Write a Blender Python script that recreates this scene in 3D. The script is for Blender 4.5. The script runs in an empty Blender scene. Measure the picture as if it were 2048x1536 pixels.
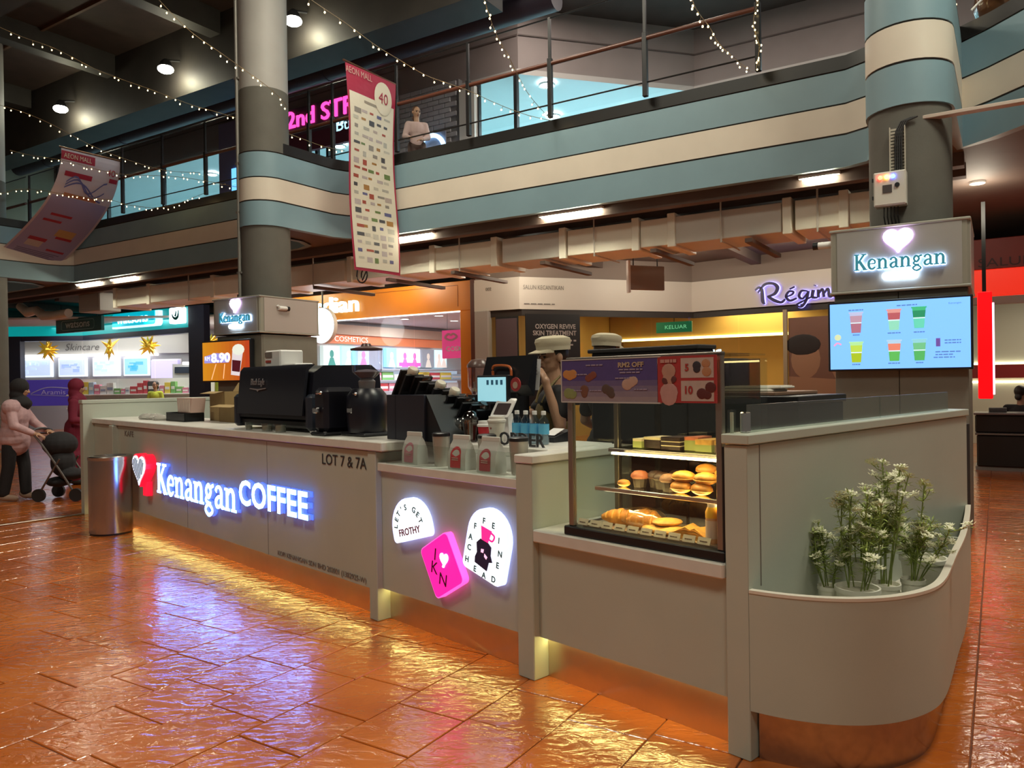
import bpy, math, random
from math import sin, cos, pi, radians, sqrt, atan2
from mathutils import Vector, Matrix, noise
random.seed(7)
SC = bpy.context.scene
COL = SC.collection
# ------------------------------------------------------------------ camera
F_PX = 1540.0
ROLL, PITCH, CAMZ = radians(.86), radians(-.26), 1.5
_fw = Vector((0, cos(PITCH), sin(PITCH))); _up = Vector((0, -sin(PITCH), cos(PITCH))); _xw = Vector((1, 0, 0))
_cx = cos(ROLL)*_xw - sin(ROLL)*_up; _cy = sin(ROLL)*_xw + cos(ROLL)*_up
cam_d = bpy.data.cameras.new('camera'); cam_d.sensor_width = 36; cam_d.lens = F_PX/2048*36
cam_d.clip_start = .05; cam_d.clip_end = 200
cam = bpy.data.objects.new('camera', cam_d); COL.objects.link(cam)
_m = Matrix.Identity(4)
for i in range(3):
    _m[i][0] = _cx[i]; _m[i][1] = _cy[i]; _m[i][2] = -_fw[i]
_m[2][3] = CAMZ
cam.matrix_world = _m
SC.camera = cam
# ------------------------------------------------------------------ world, lights, exposure
SC.view_settings.view_transform = 'Standard'; SC.view_settings.look = 'None'
SC.view_settings.gamma = 1; SC.view_settings.use_curve_mapping = False
SC.view_settings.exposure = 0.0
W = bpy.data.worlds.new('world'); SC.world = W; W.use_nodes = True
W.node_tree.nodes['Background'].inputs[0].default_value = (1, .88, .72, 1)
W.node_tree.nodes['Background'].inputs[1].default_value = .10
def area(name, loc, size, power, col, rot=(0, 0, 0), sy=None, spread=None):
    l = bpy.data.lights.new(name, 'AREA'); l.size = size; l.energy = power; l.color = col
    if sy: l.shape = 'RECTANGLE'; l.size_y = sy
    if spread: l.spread = spread
    o = bpy.data.objects.new(name, l); COL.objects.link(o); o.location = loc; o.rotation_euler = rot
    return o
WARM = (1, .92, .74)
area('atrium_light_a', (4.6, 3.4, 9.3), 2.0, 620, WARM)
area('atrium_light_b', (-1.6, 9.6, 9.3), 2.0, 580, WARM)
area('atrium_light_c', (-5.5, 2.0, 9.3), 2.0, 350, WARM)
for _i, (_x, _y) in enumerate(((.7, 15.2), (3.6, 14.6), (6.2, 12.9))): area('bulkhead_fill_%d' % _i, (_x, _y, 9.5), .8, 85, (1, .86, .76))  # unseen fill lights added to brighten the upper bulkhead
area('kiosk_fill', (.5, -3.5, 9.3), 2.0, 240, WARM)  # extra fill added behind the camera to lift the kiosk front
# ------------------------------------------------------------------ frames: kiosk (K), mall (M), world (W)
AK, AM = radians(43.75), radians(57.7)
FR = {'K': (Vector((.8391, 3.0635, 0)), AK-pi/2), 'M': (Vector((0, 12.2, 0)), AM-pi/2), 'W': (Vector((0, 0, 0)), 0.0)}
def wp(fr, p):
    o, a = FR[fr]
    return Vector((o.x+cos(a)*p[0]-sin(a)*p[1], o.y+sin(a)*p[0]+cos(a)*p[1], p[2]))
# ------------------------------------------------------------------ mesh builder
class MB:
    def __init__(s, off=(0, 0, 0), smooth=False):
        s.v = []; s.f = []; s.mi = []; s.cur = 0; s.off = Vector(off); s.smooth = smooth
    def add(s, vs, fs):
        b = len(s.v); s.v += [tuple(Vector(p)-s.off) for p in vs]
        for f in fs:
            s.f.append(tuple(b+i for i in f)); s.mi.append(s.cur)
        return s
    def box(s, x0, x1, y0, y1, z0, z1, c=0):
        if x0 > x1: x0, x1 = x1, x0
        if y0 > y1: y0, y1 = y1, y0
        if z0 > z1: z0, z1 = z1, z0
        c = min(c, (x1-x0)*.45, (y1-y0)*.45, (z1-z0)*.45)
        if c <= 0:
            return s.add([(x0,y0,z0),(x1,y0,z0),(x1,y1,z0),(x0,y1,z0),(x0,y0,z1),(x1,y0,z1),(x1,y1,z1),(x0,y1,z1)],
                  [(0,3,2,1),(4,5,6,7),(0,1,5,4),(1,2,6,5),(2,3,7,6),(3,0,4,7)])
        vs = []; idx = {}
        for i, x in enumerate((x0, x1)):
            for j, y in enumerate((y0, y1)):
                for k, z in enumerate((z0, z1)):
                    dx, dy, dz = (c if i == 0 else -c), (c if j == 0 else -c), (c if k == 0 else -c)
                    for a, p in (('x', (x, y+dy, z+dz)), ('y', (x+dx, y, z+dz)), ('z', (x+dx, y+dy, z))):
                        idx[(i, j, k, a)] = len(vs); vs.append(p)
        I = lambda i, j, k, a: idx[(i, j, k, a)]
        fs = []
        for i in (0, 1):
            q = [I(i,0,0,'x'), I(i,1,0,'x'), I(i,1,1,'x'), I(i,0,1,'x')]; fs.append(q if i else q[::-1])
            q = [I(0,i,0,'y'), I(1,i,0,'y'), I(1,i,1,'y'), I(0,i,1,'y')]; fs.append(q[::-1] if i else q)
            q = [I(0,0,i,'z'), I(1,0,i,'z'), I(1,1,i,'z'), I(0,1,i,'z')]; fs.append(q if i else q[::-1])
        for a in (0, 1):
            for b in (0, 1):
                q = [I(a,b,0,'x'), I(a,b,0,'y'), I(a,b,1,'y'), I(a,b,1,'x')]; fs.append(q if a == b else q[::-1])
                q = [I(a,0,b,'x'), I(a,1,b,'x'), I(a,1,b,'z'), I(a,0,b,'z')]; fs.append(q if a == b else q[::-1])
                q = [I(0,a,b,'y'), I(0,a,b,'z'), I(1,a,b,'z'), I(1,a,b,'y')]; fs.append(q[::-1] if a == b else q)
                for k in (0, 1):
                    t = [I(a,b,k,'x'), I(a,b,k,'y'), I(a,b,k,'z')]; fs.append(t if (a+b+k) % 2 == 0 else t[::-1])
        return s.add(vs, fs)
    def prism(s, pts, z0, z1, ax='z', cap=True):
        """extrude a 2D outline; ax z: (x,y), ax y: (x,z), ax x: (y,z)"""
        n = len(pts); P = {'z': lambda p, t: (p[0], p[1], t), 'y': lambda p, t: (p[0], t, p[1]), 'x': lambda p, t: (t, p[0], p[1])}[ax]
        vs = [P(p, z0) for p in pts]+[P(p, z1) for p in pts]
        fs = [(i, (i+1) % n, n+(i+1) % n, n+i) for i in range(n)]
        if cap: fs += [tuple(range(n))[::-1], tuple(range(n, 2*n))]
        return s.add(vs, fs)
    def strip(s, pts, z0, z1):
        n = len(pts); vs = [(p[0], p[1], z0) for p in pts]+[(p[0], p[1], z1) for p in pts]
        return s.add(vs, [(i, i+1, n+i+1, n+i) for i in range(n-1)])
    def lathe(s, prof, c=(0, 0, 0), n=24, M=None, cap=True):
        vs = []; fs = []
        for r, z in prof:
            for k in range(n):
                a = 2*pi*k/n; p = Vector((r*cos(a), r*sin(a), z))
                if M: p = M @ p
                vs.append(tuple(p+Vector(c)))
        m = len(prof)
        for i in range(m-1):
            for k in range(n):
                fs.append((i*n+k, i*n+(k+1) % n, (i+1)*n+(k+1) % n, (i+1)*n+k))
        if cap: fs += [tuple(range(n))[::-1], tuple((m-1)*n+k for k in range(n))]
        return s.add(vs, fs)
    def cyl(s, c, r, h, n=20, r2=None, M=None):
        return s.lathe([(r, 0), (r if r2 is None else r2, h)], c, n, M)
    def rod(s, a, b, r, n=8, r2=None):
        a, b = Vector(a), Vector(b); q = (b-a).to_track_quat('Z', 'Y').to_matrix()
        return s.lathe([(r, 0), (r if r2 is None else r2, (b-a).length)], a, n, q)
    def tube(s, pts, r, n=6, cap=True):
        pts = [Vector(p) for p in pts]; m = len(pts); vs = []; fs = []
        up = Vector((0, 0, 1)); R_ = r if isinstance(r, (list, tuple)) else [r]*m
        for i, p in enumerate(pts):
            t = (pts[min(i+1, m-1)]-pts[max(i-1, 0)]).normalized()
            x = t.cross(up)
            if x.length < 1e-3: x = t.cross(Vector((0, 1, 0)))
            x.normalize(); y = x.cross(t)
            for k in range(n):
                a = 2*pi*k/n; vs.append(tuple(p+x*(R_[i]*cos(a))+y*(R_[i]*sin(a))))
        for i in range(m-1):
            for k in range(n):
                fs.append((i*n+k, i*n+(k+1) % n, (i+1)*n+(k+1) % n, (i+1)*n+k))
        if cap: fs += [tuple(range(n)), tuple((m-1)*n+k for k in range(n))[::-1]]
        return s.add(vs, fs)
    def ball(s, c, r, n=12, m=8, M=None):
        if not isinstance(r, (tuple, list)): r = (r, r, r)
        vs = [];fs = []
        for i in range(m+1):
            th = pi*i/m
            for k in range(n):
                a = 2*pi*k/n
                p = Vector((r[0]*sin(th)*cos(a), r[1]*sin(th)*sin(a), -r[2]*cos(th)))
                if M: p = M @ p
                vs.append(tuple(p+Vector(c)))
        for i in range(m):
            for k in range(n):
                fs.append((i*n+k, i*n+(k+1) % n, (i+1)*n+(k+1) % n, (i+1)*n+k))
        return s.add(vs, fs)
    def cap(s, a, b, ra, rb, n=12):
        """tapered capsule"""
        s.ball(a, ra, n, 8); s.ball(b, rb, n, 8); return s.rod(a, b, ra, n, rb)
    def quad(s, a, b, c, d): return s.add([a, b, c, d], [(0, 1, 2, 3)])
    def ribbon(s, pts, w, y0, y1, sub=6, closed=False):
        """flat stroke in the x-z plane, extruded from y0 to y1 (front y0)"""
        P = [Vector((p[0], p[1])) for p in pts]; m = len(P)
        W_ = list(w) if isinstance(w, (list, tuple)) else [w]*m
        Q = []; WW = []
        if m > 2:
            rng = m if closed else m-1
            for i in range(rng):
                g = (lambda k: P[k % m]) if closed else (lambda k: P[max(0, min(m-1, k))])
                gw = (lambda k: W_[k % m]) if closed else (lambda k: W_[max(0, min(m-1, k))])
                for j in range(sub):
                    t = j/sub; a, b, c, d = g(i-1), g(i), g(i+1), g(i+2)
                    Q.append(.5*((2*b)+(c-a)*t+(2*a-5*b+4*c-d)*t*t+(3*b-a-3*c+d)*t**3)); WW.append(gw(i)*(1-t)+gw(i+1)*t)
            if not closed: Q.append(P[-1]); WW.append(W_[-1])
        else: Q, WW = P, W_
        n = len(Q); L_ = []; R_ = []
        for i in range(n):
            t = (Q[(i+1) % n]-Q[i-1]) if closed else (Q[min(i+1, n-1)]-Q[max(i-1, 0)])
            if t.length < 1e-9: t = Vector((1, 0))
            t.normalize(); nn = Vector((-t.y, t.x)); L_.append(Q[i]+nn*WW[i]*.5); R_.append(Q[i]-nn*WW[i]*.5)
        vs = []
        for y in (y0, y1):
            vs += [(p.x, y, p.y) for p in L_]+[(p.x, y, p.y) for p in R_]
        fs = []
        for i in range(n if closed else n-1):
            j = (i+1) % n
            fs += [(i, n+i, n+j, j), (2*n+i, 2*n+j, 3*n+j, 3*n+i), (i, j, 2*n+j, 2*n+i), (n+i, 3*n+i, 3*n+j, n+j)]
        if not closed: fs += [(0, 2*n, 3*n, n), (n-1, 2*n-1, 4*n-1, 3*n-1)]
        return s.add(vs, fs)
    def mesh(s, name):
        me = bpy.data.meshes.new(name); me.from_pydata(s.v, [], s.f); me.update()
        if len(set(s.mi)) > 1: me.polygons.foreach_set('material_index', s.mi)
        return me
def mkobj(name, mb, mats, parent=None, fix=True):
    me = mb.mesh(name) if isinstance(mb, MB) else mb
    if isinstance(mats, (list, tuple)):
        for m in mats: me.materials.append(m)
    elif mats: me.materials.append(mats)
    if isinstance(mb, MB) and mb.smooth:
        me.shade_smooth(); me.set_sharp_from_angle(angle=radians(38))
    o = bpy.data.objects.new(name, me); COL.objects.link(o)
    if parent: o.parent = parent
    return o
def tag(o, label, cat, group=None, kind=None):
    if label: o['label'] = label
    if cat: o['category'] = cat
    if group: o['group'] = group
    if kind: o['kind'] = kind
    return o
class Thing:
    """an Empty at a thing's base; parts are given in absolute frame coordinates"""
    def __init__(s, name, label, cat, fr, pos, rz=0, group=None, kind=None):
        s.fr = fr; s.pos = Vector(pos); s.o = bpy.data.objects.new(name, None); COL.objects.link(s.o)
        s.o.empty_display_size = .1
        s.o.location = wp(fr, pos); s.o.rotation_euler = (0, 0, FR[fr][1]+rz); tag(s.o, label, cat, group, kind); s.rz = rz
    def mb(s, smooth=False, local=False): return MB((0, 0, 0) if (local or s.rz) else s.pos, smooth)
    def part(s, name, mb, mat, parent=None, label=None, kind=None):
        o = mkobj(name, mb, mat, parent or s.o)
        if label: o['label'] = label
        if kind: o['kind'] = kind
        return o
def solo(name, mb, mat, label, cat, fr, pos, rz=0, group=None, kind=None):
    """single mesh thing; mb built in local coordinates"""
    o = mkobj(name, mb, mat); o.location = wp(fr, pos); o.rotation_euler = (0, 0, FR[fr][1]+rz)
    return tag(o, label, cat, group, kind)
def copy_tree(o, loc=None, rz=None, label=None, parent=None):
    c = o.copy(); COL.objects.link(c); c.parent = parent
    if loc is not None: c.location = loc
    if rz is not None: c.rotation_euler = (0, 0, rz)
    if label: c['label'] = label
    for ch in o.children: copy_tree(ch, parent=c)
    return c
# ------------------------------------------------------------------ materials
def mat(name, col, rough=.5, metal=0., emit=None, es=0., var=0., vs=6., bump=0., bs=60., spec=.5, coat=0., trans=0., alpha=1.):
    m = bpy.data.materials.new(name); m.use_nodes = True; nt = m.node_tree; b = nt.nodes['Principled BSDF']
    b.inputs['Base Color'].default_value = (*col, 1); b.inputs['Roughness'].default_value = rough
    b.inputs['Metallic'].default_value = metal; b.inputs['Specular IOR Level'].default_value = spec
    b.inputs['Coat Weight'].default_value = coat; b.inputs['Transmission Weight'].default_value = trans
    b.inputs['Alpha'].default_value = alpha
    if emit: b.inputs['Emission Color'].default_value = (*emit, 1); b.inputs['Emission Strength'].default_value = es
    if var or bump:
        g = nt.nodes.new('ShaderNodeNewGeometry')
    if var:
        n = nt.nodes.new('ShaderNodeTexNoise'); n.inputs['Scale'].default_value = vs; n.inputs['Detail'].default_value = 4
        nt.links.new(g.outputs['Position'], n.inputs['Vector'])
        r = nt.nodes.new('ShaderNodeMapRange'); r.inputs[1].default_value = .3; r.inputs[2].default_value = .7
        r.inputs[3].default_value = 1-var; r.inputs[4].default_value = 1+var
        h = nt.nodes.new('ShaderNodeVectorMath'); h.operation = 'SCALE'; h.inputs[0].default_value = col
        nt.links.new(n.outputs[0], r.inputs[0]); nt.links.new(r.outputs[0], h.inputs['Scale']); nt.links.new(h.outputs[0], b.inputs['Base Color'])
    if bump:
        n = nt.nodes.new('ShaderNodeTexNoise'); n.inputs['Scale'].default_value = bs; n.inputs['Detail'].default_value = 3
        nt.links.new(g.outputs['Position'], n.inputs['Vector'])
        bp = nt.nodes.new('ShaderNodeBump'); bp.inputs['Strength'].default_value = bump; bp.inputs['Distance'].default_value = .01
        nt.links.new(n.outputs[0], bp.inputs['Height']); nt.links.new(bp.outputs[0], b.inputs['Normal'])
    return m
_em = {}
def emi(col, s):
    k = (tuple(round(c, 3) for c in col), round(s, 2))
    if k not in _em: _em[k] = mat('glow_%d' % len(_em), tuple(min(1, c) for c in col), .5, emit=col, es=s)
    return _em[k]
_fl = {}
def flat(col, rough=.55):
    k = (tuple(round(c, 3) for c in col), rough)
    if k not in _fl: _fl[k] = mat('print_%d' % len(_fl), col, rough, var=.05, vs=30)
    return _fl[k]
def glassmat(name, tint=(.93, .97, .95), gl=.04, fres=.9, rough=.02):
    m = bpy.data.materials.new(name); m.use_nodes = True; nt = m.node_tree; nt.nodes.clear()
    out = nt.nodes.new('ShaderNodeOutputMaterial'); mx = nt.nodes.new('ShaderNodeMixShader')
    t = nt.nodes.new('ShaderNodeBsdfTransparent'); t.inputs[0].default_value = (*tint, 1)
    g = nt.nodes.new('ShaderNodeBsdfGlossy'); g.inputs['Roughness'].default_value = rough
    lw = nt.nodes.new('ShaderNodeLayerWeight'); lw.inputs[0].default_value = .5; pw = nt.nodes.new('ShaderNodeMath'); pw.operation = 'POWER'; pw.inputs[1].default_value = 4; nt.links.new(lw.outputs['Facing'], pw.inputs[0])
    mr = nt.nodes.new('ShaderNodeMapRange'); mr.inputs[3].default_value = gl; mr.inputs[4].default_value = fres
    nt.links.new(pw.outputs[0], mr.inputs[0]); nt.links.new(mr.outputs[0], mx.inputs[0])
    nt.links.new(t.outputs[0], mx.inputs[1]); nt.links.new(g.outputs[0], mx.inputs[2]); nt.links.new(mx.outputs[0], out.inputs[0])
    return m
LAM = mat('counter_laminate', (.465, .50, .43), .45, var=.03, vs=3, bump=.04, bs=220)
LAMTOP = mat('countertop_stone', (.66, .65, .60), .35, var=.05, vs=9)
STEEL = mat('brushed_steel', (.55, .50, .46), .22, 1, var=.08, vs=14)
KICK = mat('kick_steel', (.66, .57, .47), .32, 1, var=.05, vs=5)
CHROME = mat('chrome', (.8, .8, .8), .12, 1)
BLACK = mat('black_plastic', (.008, .009, .012), .38)
BLACKM = mat('black_matte', (.018, .018, .02), .65)
NAVYBLK = mat('blue_black_metal', (.007, .008, .015), .33)
WHITEP = mat('white_plastic', (.75, .74, .72), .4)
GLASS = glassmat('clear_glass'); GLASSG = glassmat('green_glass', (.93, .97, .95), .07, .9, .06); GLASSD = glassmat('shop_glass', (.92, .95, .94), .02, .6)
GLASSP = glassmat('screen_glass', (.84, .90, .87), .22, .7, .25)
LED = emi((1, .82, .28), 24)
SIGNW = emi((.13, .32, 1), 19.0); SIGNS = emi((.30, .42, 1), .45)
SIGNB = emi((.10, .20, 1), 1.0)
RED_E = emi((1, .0, .004), 1.0)
TAUPE = mat('taupe_paint', (.30, .25, .235), .7, var=.05, vs=2)
DKBR = mat('dark_brown', (.045, .030, .022), .7, var=.15, vs=3)
CREAM = mat('cream_paint', (.62, .56, .44), .55, var=.04, vs=3)
# ------------------------------------------------------------------ lettering
def text_mesh(s, size, ext=.002, off=0., align='CENTER', shear=0., space=1.):
    c = bpy.data.curves.new('t', 'FONT'); c.body = s; c.size = size; c.extrude = ext; c.offset = off; c.align_x = align; c.shear = shear
    c.space_character = space; c.resolution_u = 3
    o = bpy.data.objects.new('t', c); COL.objects.link(o)
    dg = bpy.context.evaluated_depsgraph_get(); me = bpy.data.meshes.new_from_object(o.evaluated_get(dg))
    bpy.data.objects.remove(o); bpy.data.curves.remove(c)
    # stand it up: text x,y -> x,z ; front looks to -y
    for v in me.vertices: v.co = (v.co.x, -v.co.z, v.co.y)
    me.materials.clear(); me.update()
    return me
def letters(th, s, size, pos, m, ext=.002, off=0., align='CENTER', parent=None, name='letter', fit=None, shear=0., space=1., sx=1., yaw=0.):
    """split text into one mesh per glyph (parts of th); pos in frame coords of th (relative to its origin)"""
    me = text_mesh(s, size, ext, off, align, shear, space)
    n = len(me.vertices); par = list(range(n))
    def find(a):
        while par[a] != a: par[a] = par[par[a]]; a = par[a]
        return a
    for e in me.edges:
        a, b = find(e.vertices[0]), find(e.vertices[1])
        if a != b: par[a] = b
    comp = {}
    for i in range(n): comp.setdefault(find(i), []).append(i)
    cl = []
    for vs in sorted(comp.values(), key=lambda q: min(me.vertices[i].co.x for i in q)):
        x0 = min(me.vertices[i].co.x for i in vs); x1 = max(me.vertices[i].co.x for i in vs)
        if cl and x0 < cl[-1][1]-.35*(x1-x0): cl[-1][0].extend(vs); cl[-1][1] = max(cl[-1][1], x1)
        else: cl.append([list(vs), x1])
    xs = [v.co.x for v in me.vertices]; k = sx
    if fit: k = fit/(max(xs)-min(xs)); 
    outs = []
    for vs, _ in cl:
        st = set(vs); mp_ = {i: j for j, i in enumerate(vs)}
        V = [(me.vertices[i].co.x*k, me.vertices[i].co.y, me.vertices[i].co.z) for i in vs]
        Fs = [tuple(mp_[i] for i in p.vertices) for p in me.polygons if p.vertices[0] in st]
        q = bpy.data.meshes.new(name); q.from_pydata(V, [], Fs); q.update(); q.materials.append(m)
        o = bpy.data.objects.new(name, q); COL.objects.link(o); o.parent = parent or th.o
        o.location = Vector(pos)-(th.pos if not th.rz else Vector()); o.rotation_euler = (0, 0, yaw); outs.append(o)
    bpy.data.meshes.remove(me)
    return outs
def greek_mesh(w, h):
    """rows too small to read: a line of short word-length bars"""
    me = bpy.data.meshes.new('lettering'); vs = []; fs = []; x = -w/2; r_ = random.Random(int(w*1e4))
    while x < w/2-.02*w:
        e = min(x+w*r_.uniform(.12, .3), w/2); b = len(vs); vs += [(x, -.0006, 0), (e, -.0006, 0), (e, -.0006, h), (x, -.0006, h), (x, .0004, 0), (e, .0004, 0), (e, .0004, h), (x, .0004, h)]
        fs += [tuple(b+i for i in f) for f in ((0, 1, 2, 3), (4, 7, 6, 5), (0, 4, 5, 1), (3, 2, 6, 7), (0, 3, 7, 4), (1, 5, 6, 2))]; x = e+w*.04
    me.from_pydata(vs, [], fs); me.update(); return me
def lettering(th, s, size, pos, m, ext=.0008, off=0., align='CENTER', parent=None, fit=None, shear=0., rot=0., sx=1., yaw=0., name='lettering', space=1.):
    me = text_mesh(s, size, ext, off, align, shear, space) if s != '~' else greek_mesh(fit, size*.5)
    xs = [v.co.x for v in me.vertices]; k = sx
    if fit and xs: k = fit/(max(xs)-min(xs))
    for v in me.vertices:
        x, z = v.co.x*k, v.co.z
        v.co.x = x*cos(rot)-z*sin(rot); v.co.z = x*sin(rot)+z*cos(rot)
    me.materials.append(m)
    o = bpy.data.objects.new(name, me); COL.objects.link(o); o.parent = parent or th.o
    o.location = Vector(pos)-(th.pos if not th.rz else Vector()); o.rotation_euler = (0, 0, yaw)
    return o
# bold serif strokes for the coffee brand lettering
GL = {
 'K': (.80, [([(.16, 0), (.16, 1)], .18), ([(.01, .035), (.33, .035)], .07), ([(.01, .965), (.33, .965)], .07), ([(.62, .96), (.22, .44)], .11),
       ([(.46, .965), (.77, .965)], .07), ([(.33, .56), (.67, .03)], .19), ([(.52, .035), (.83, .035)], .07)]),
 'e': (.58, [([(.10, .36), (.50, .36)], .07), ([(.49, .37), (.47, .54), (.30, .63), (.13, .50), (.10, .30), (.17, .10), (.33, .04), (.51, .15)], [.10, .12, .10, .15, .17, .15, .12, .06])]),
 'n': (.74, [([(.17, 0), (.17, .64)], .16), ([(.02, .035), (.32, .035)], .07), ([(.02, .61), (.17, .61)], .07),
       ([(.22, .46), (.33, .59), (.46, .59), (.54, .46), (.54, .2), (.54, 0)], [.08, .10, .13, .16, .16, .16]), ([(.40, .035), (.70, .035)], .07)]),
 'a': (.62, [([(.10, .48), (.18, .60), (.33, .62), (.44, .50), (.44, .25), (.45, .08), (.60, .04)], [.14, .09, .10, .15, .15, .14, .07]),
       ([(.44, .36), (.24, .32), (.11, .19), (.16, .06), (.30, .05), (.44, .16)], [.08, .10, .15, .13, .09, .08])]),
 'g': (.63, [([(.27, .62), (.12, .44), (.27, .26), (.42, .44)], .12, True), ([(.40, .56), (.60, .64)], .10), ([(.19, .30), (.10, .17), (.22, .09), (.42, .07)], .10),
       ([(.28, .05), (.06, -.12), (.28, -.27), (.52, -.12)], .10, True)])}
def brand(th, word, x0, z0, h, width, y0, y1, m, name='letter', parent=None, mback=None, grow=1.):
    tot = sum(GL[c][0] for c in word); k = width/tot; x = 0; out = []
    for c in word:
        mb = th.mb()
        for st in GL[c][1]:
            pts = [(x0+(x+p[0])*k, z0+p[1]*h) for p in st[0]]
            w = st[1]; kk = (k+h)/2*grow
            w = [q*kk for q in w] if isinstance(w, list) else w*kk
            mb.ribbon(pts, w, y0, y1, 5, len(st) > 2)
        out.append(th.part(name, mb, m, parent)); x += GL[c][0]
    return out
def heart(cx, cz, w, h, n=28, tail=True):
    o = []
    for i in range(n):
        t = 2*pi*i/n
        x = 16*sin(t)**3; z = 13*cos(t)-5*cos(2*t)-2*cos(3*t)-cos(4*t)
        o.append((cx+x/32*w, cz+(z+2.5)/29*h))
    return o
# ================================================================== STRUCTURE
def floor_mat():
    m = mat('floor_terracotta', (.42, .095, .018), .2, coat=.6); nt = m.node_tree; b = nt.nodes['Principled BSDF']
    b.inputs['Coat Roughness'].default_value = .12
    g = nt.nodes.new('ShaderNodeNewGeometry'); oi = nt.nodes.new('ShaderNodeObjectInfo')
    n1 = nt.nodes.new('ShaderNodeTexNoise'); n1.inputs['Scale'].default_value = 1.3; n1.inputs['Detail'].default_value = 5
    nt.links.new(g.outputs['Position'], n1.inputs['Vector'])
    cr = nt.nodes.new('ShaderNodeValToRGB'); e = cr.color_ramp.elements
    e[0].position = .32; e[0].color = (.40, .088, .010, 1); e[1].position = .68; e[1].color = (.56, .155, .022, 1)
    nt.links.new(n1.outputs[0], cr.inputs[0])
    mr = nt.nodes.new('ShaderNodeMapRange'); mr.inputs[3].default_value = .95; mr.inputs[4].default_value = 1.05
    nt.links.new(oi.outputs['Random'], mr.inputs[0])
    sc = nt.nodes.new('ShaderNodeVectorMath'); sc.operation = 'SCALE'
    nt.links.new(cr.outputs[0], sc.inputs[0]); nt.links.new(mr.outputs[0], sc.inputs['Scale']); nt.links.new(sc.outputs[0], b.inputs['Base Color'])
    mp = nt.nodes.new('ShaderNodeMapping'); mp.inputs['Rotation'].default_value = (0, 0, .5); mp.inputs['Scale'].default_value = (7, 15, 10)
    nt.links.new(g.outputs['Position'], mp.inputs[0])
    n2 = nt.nodes.new('ShaderNodeTexNoise'); n2.inputs['Scale'].default_value = 1.; n2.inputs['Detail'].default_value = 3; n2.inputs['Distortion'].default_value = 1.4
    nt.links.new(mp.outputs[0], n2.inputs['Vector'])
    bp = nt.nodes.new('ShaderNodeBump'); bp.inputs['Strength'].default_value = .5; bp.inputs['Distance'].default_value = .012
    nt.links.new(n2.outputs[0], bp.inputs['Height']); nt.links.new(bp.outputs[0], b.inputs['Normal']); nt.links.new(bp.outputs[0], b.inputs['Coat Normal'])
    return m
FLOORM = floor_mat()
GROUT = mat('floor_grout', (.16, .05, .02), .6, var=.1)
fl = Thing('floor', None, None, 'M', (0, 0, 0), kind='structure')
mb = MB(); mb.box(-30, 14, -16, 16, -.1, -.006); fl.part('base_slab', mb, GROUT)
def project(p):
    d = Vector(p)-Vector((0, 0, CAMZ)); z = d.dot(_fw)
    if z < .2: return None
    return 1024+F_PX*d.dot(_cx)/z, 768-F_PX*d.dot(_cy)/z, z
tiles = []
rng = random.Random(3)
TW = .38
for i in range(-78, 32):
    s0 = i*TW-.05; d = -13+rng.random()*.38
    while d < 14:
        ln = rng.choice([.38, .38, .38, .57]); tiles.append((s0, d, ln)); d += ln
near = []; rest = []
for t in tiles:
    c = wp('M', (t[0]+TW/2, t[1]+t[2]/2, 0)); p = project(c)
    ku = (c-FR['K'][0]); a = FR['K'][1]; u = ku.x*cos(a)+ku.y*sin(a); v = -ku.x*sin(a)+ku.y*cos(a)
    inside = -8.4 < u < .05 and .2 < v < 2.6
    if p and -60 < p[0] < 2110 and p[1] < 1600 and not inside: near.append((p[2], t))
    else: rest.append(t)
near.sort(key=lambda q: q[0])
rest += [t for _, t in near[300:]]
tm = {}
for ln in (.38, .57):
    mb = MB(); mb.box(-TW/2+.003, TW/2-.003, -ln/2+.003, ln/2-.003, -.02, 0, .003); tm[ln] = mb.mesh('tile'); tm[ln].materials.append(FLOORM)
for _, t in near[:300]:
    o = bpy.data.objects.new('tile', tm[t[2]]); COL.objects.link(o); o.parent = fl.o
    o.location = (t[0]+TW/2, t[1]+t[2]/2, rng.uniform(-.0012, .0012)); o.rotation_euler = (rng.uniform(-.002, .002), rng.uniform(-.002, .002), 0)
mb = MB()
for s0, d, ln in rest:
    z = rng.uniform(-.001, .001); g = .003
    x0, x1, y0, y1 = s0+g, s0+TW-g, d+g, d+ln-g
    mb.add([(x0, y0, -.02), (x1, y0, -.02), (x1, y1, -.02), (x0, y1, -.02), (x0, y0, z), (x1, y0, z), (x1, y1, z), (x0, y1, z)], [(4, 5, 6, 7), (0, 1, 5, 4), (1, 2, 6, 5), (2, 3, 7, 6), (3, 0, 4, 7)])
fl.part('tile_field', mb, FLOORM, kind='stuff')
# metal threshold strip on the floor at the far left
mb = MB(); mb.box(-.03, .03, -2.2, 1.6, 0, .012, .004)
solo('trim_1', mb, mat('threshold', (.25, .2, .16), .35, .8), None, None, 'W', (-5.35, 8.7, 0.002), radians(-38.5), kind='structure')
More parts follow.
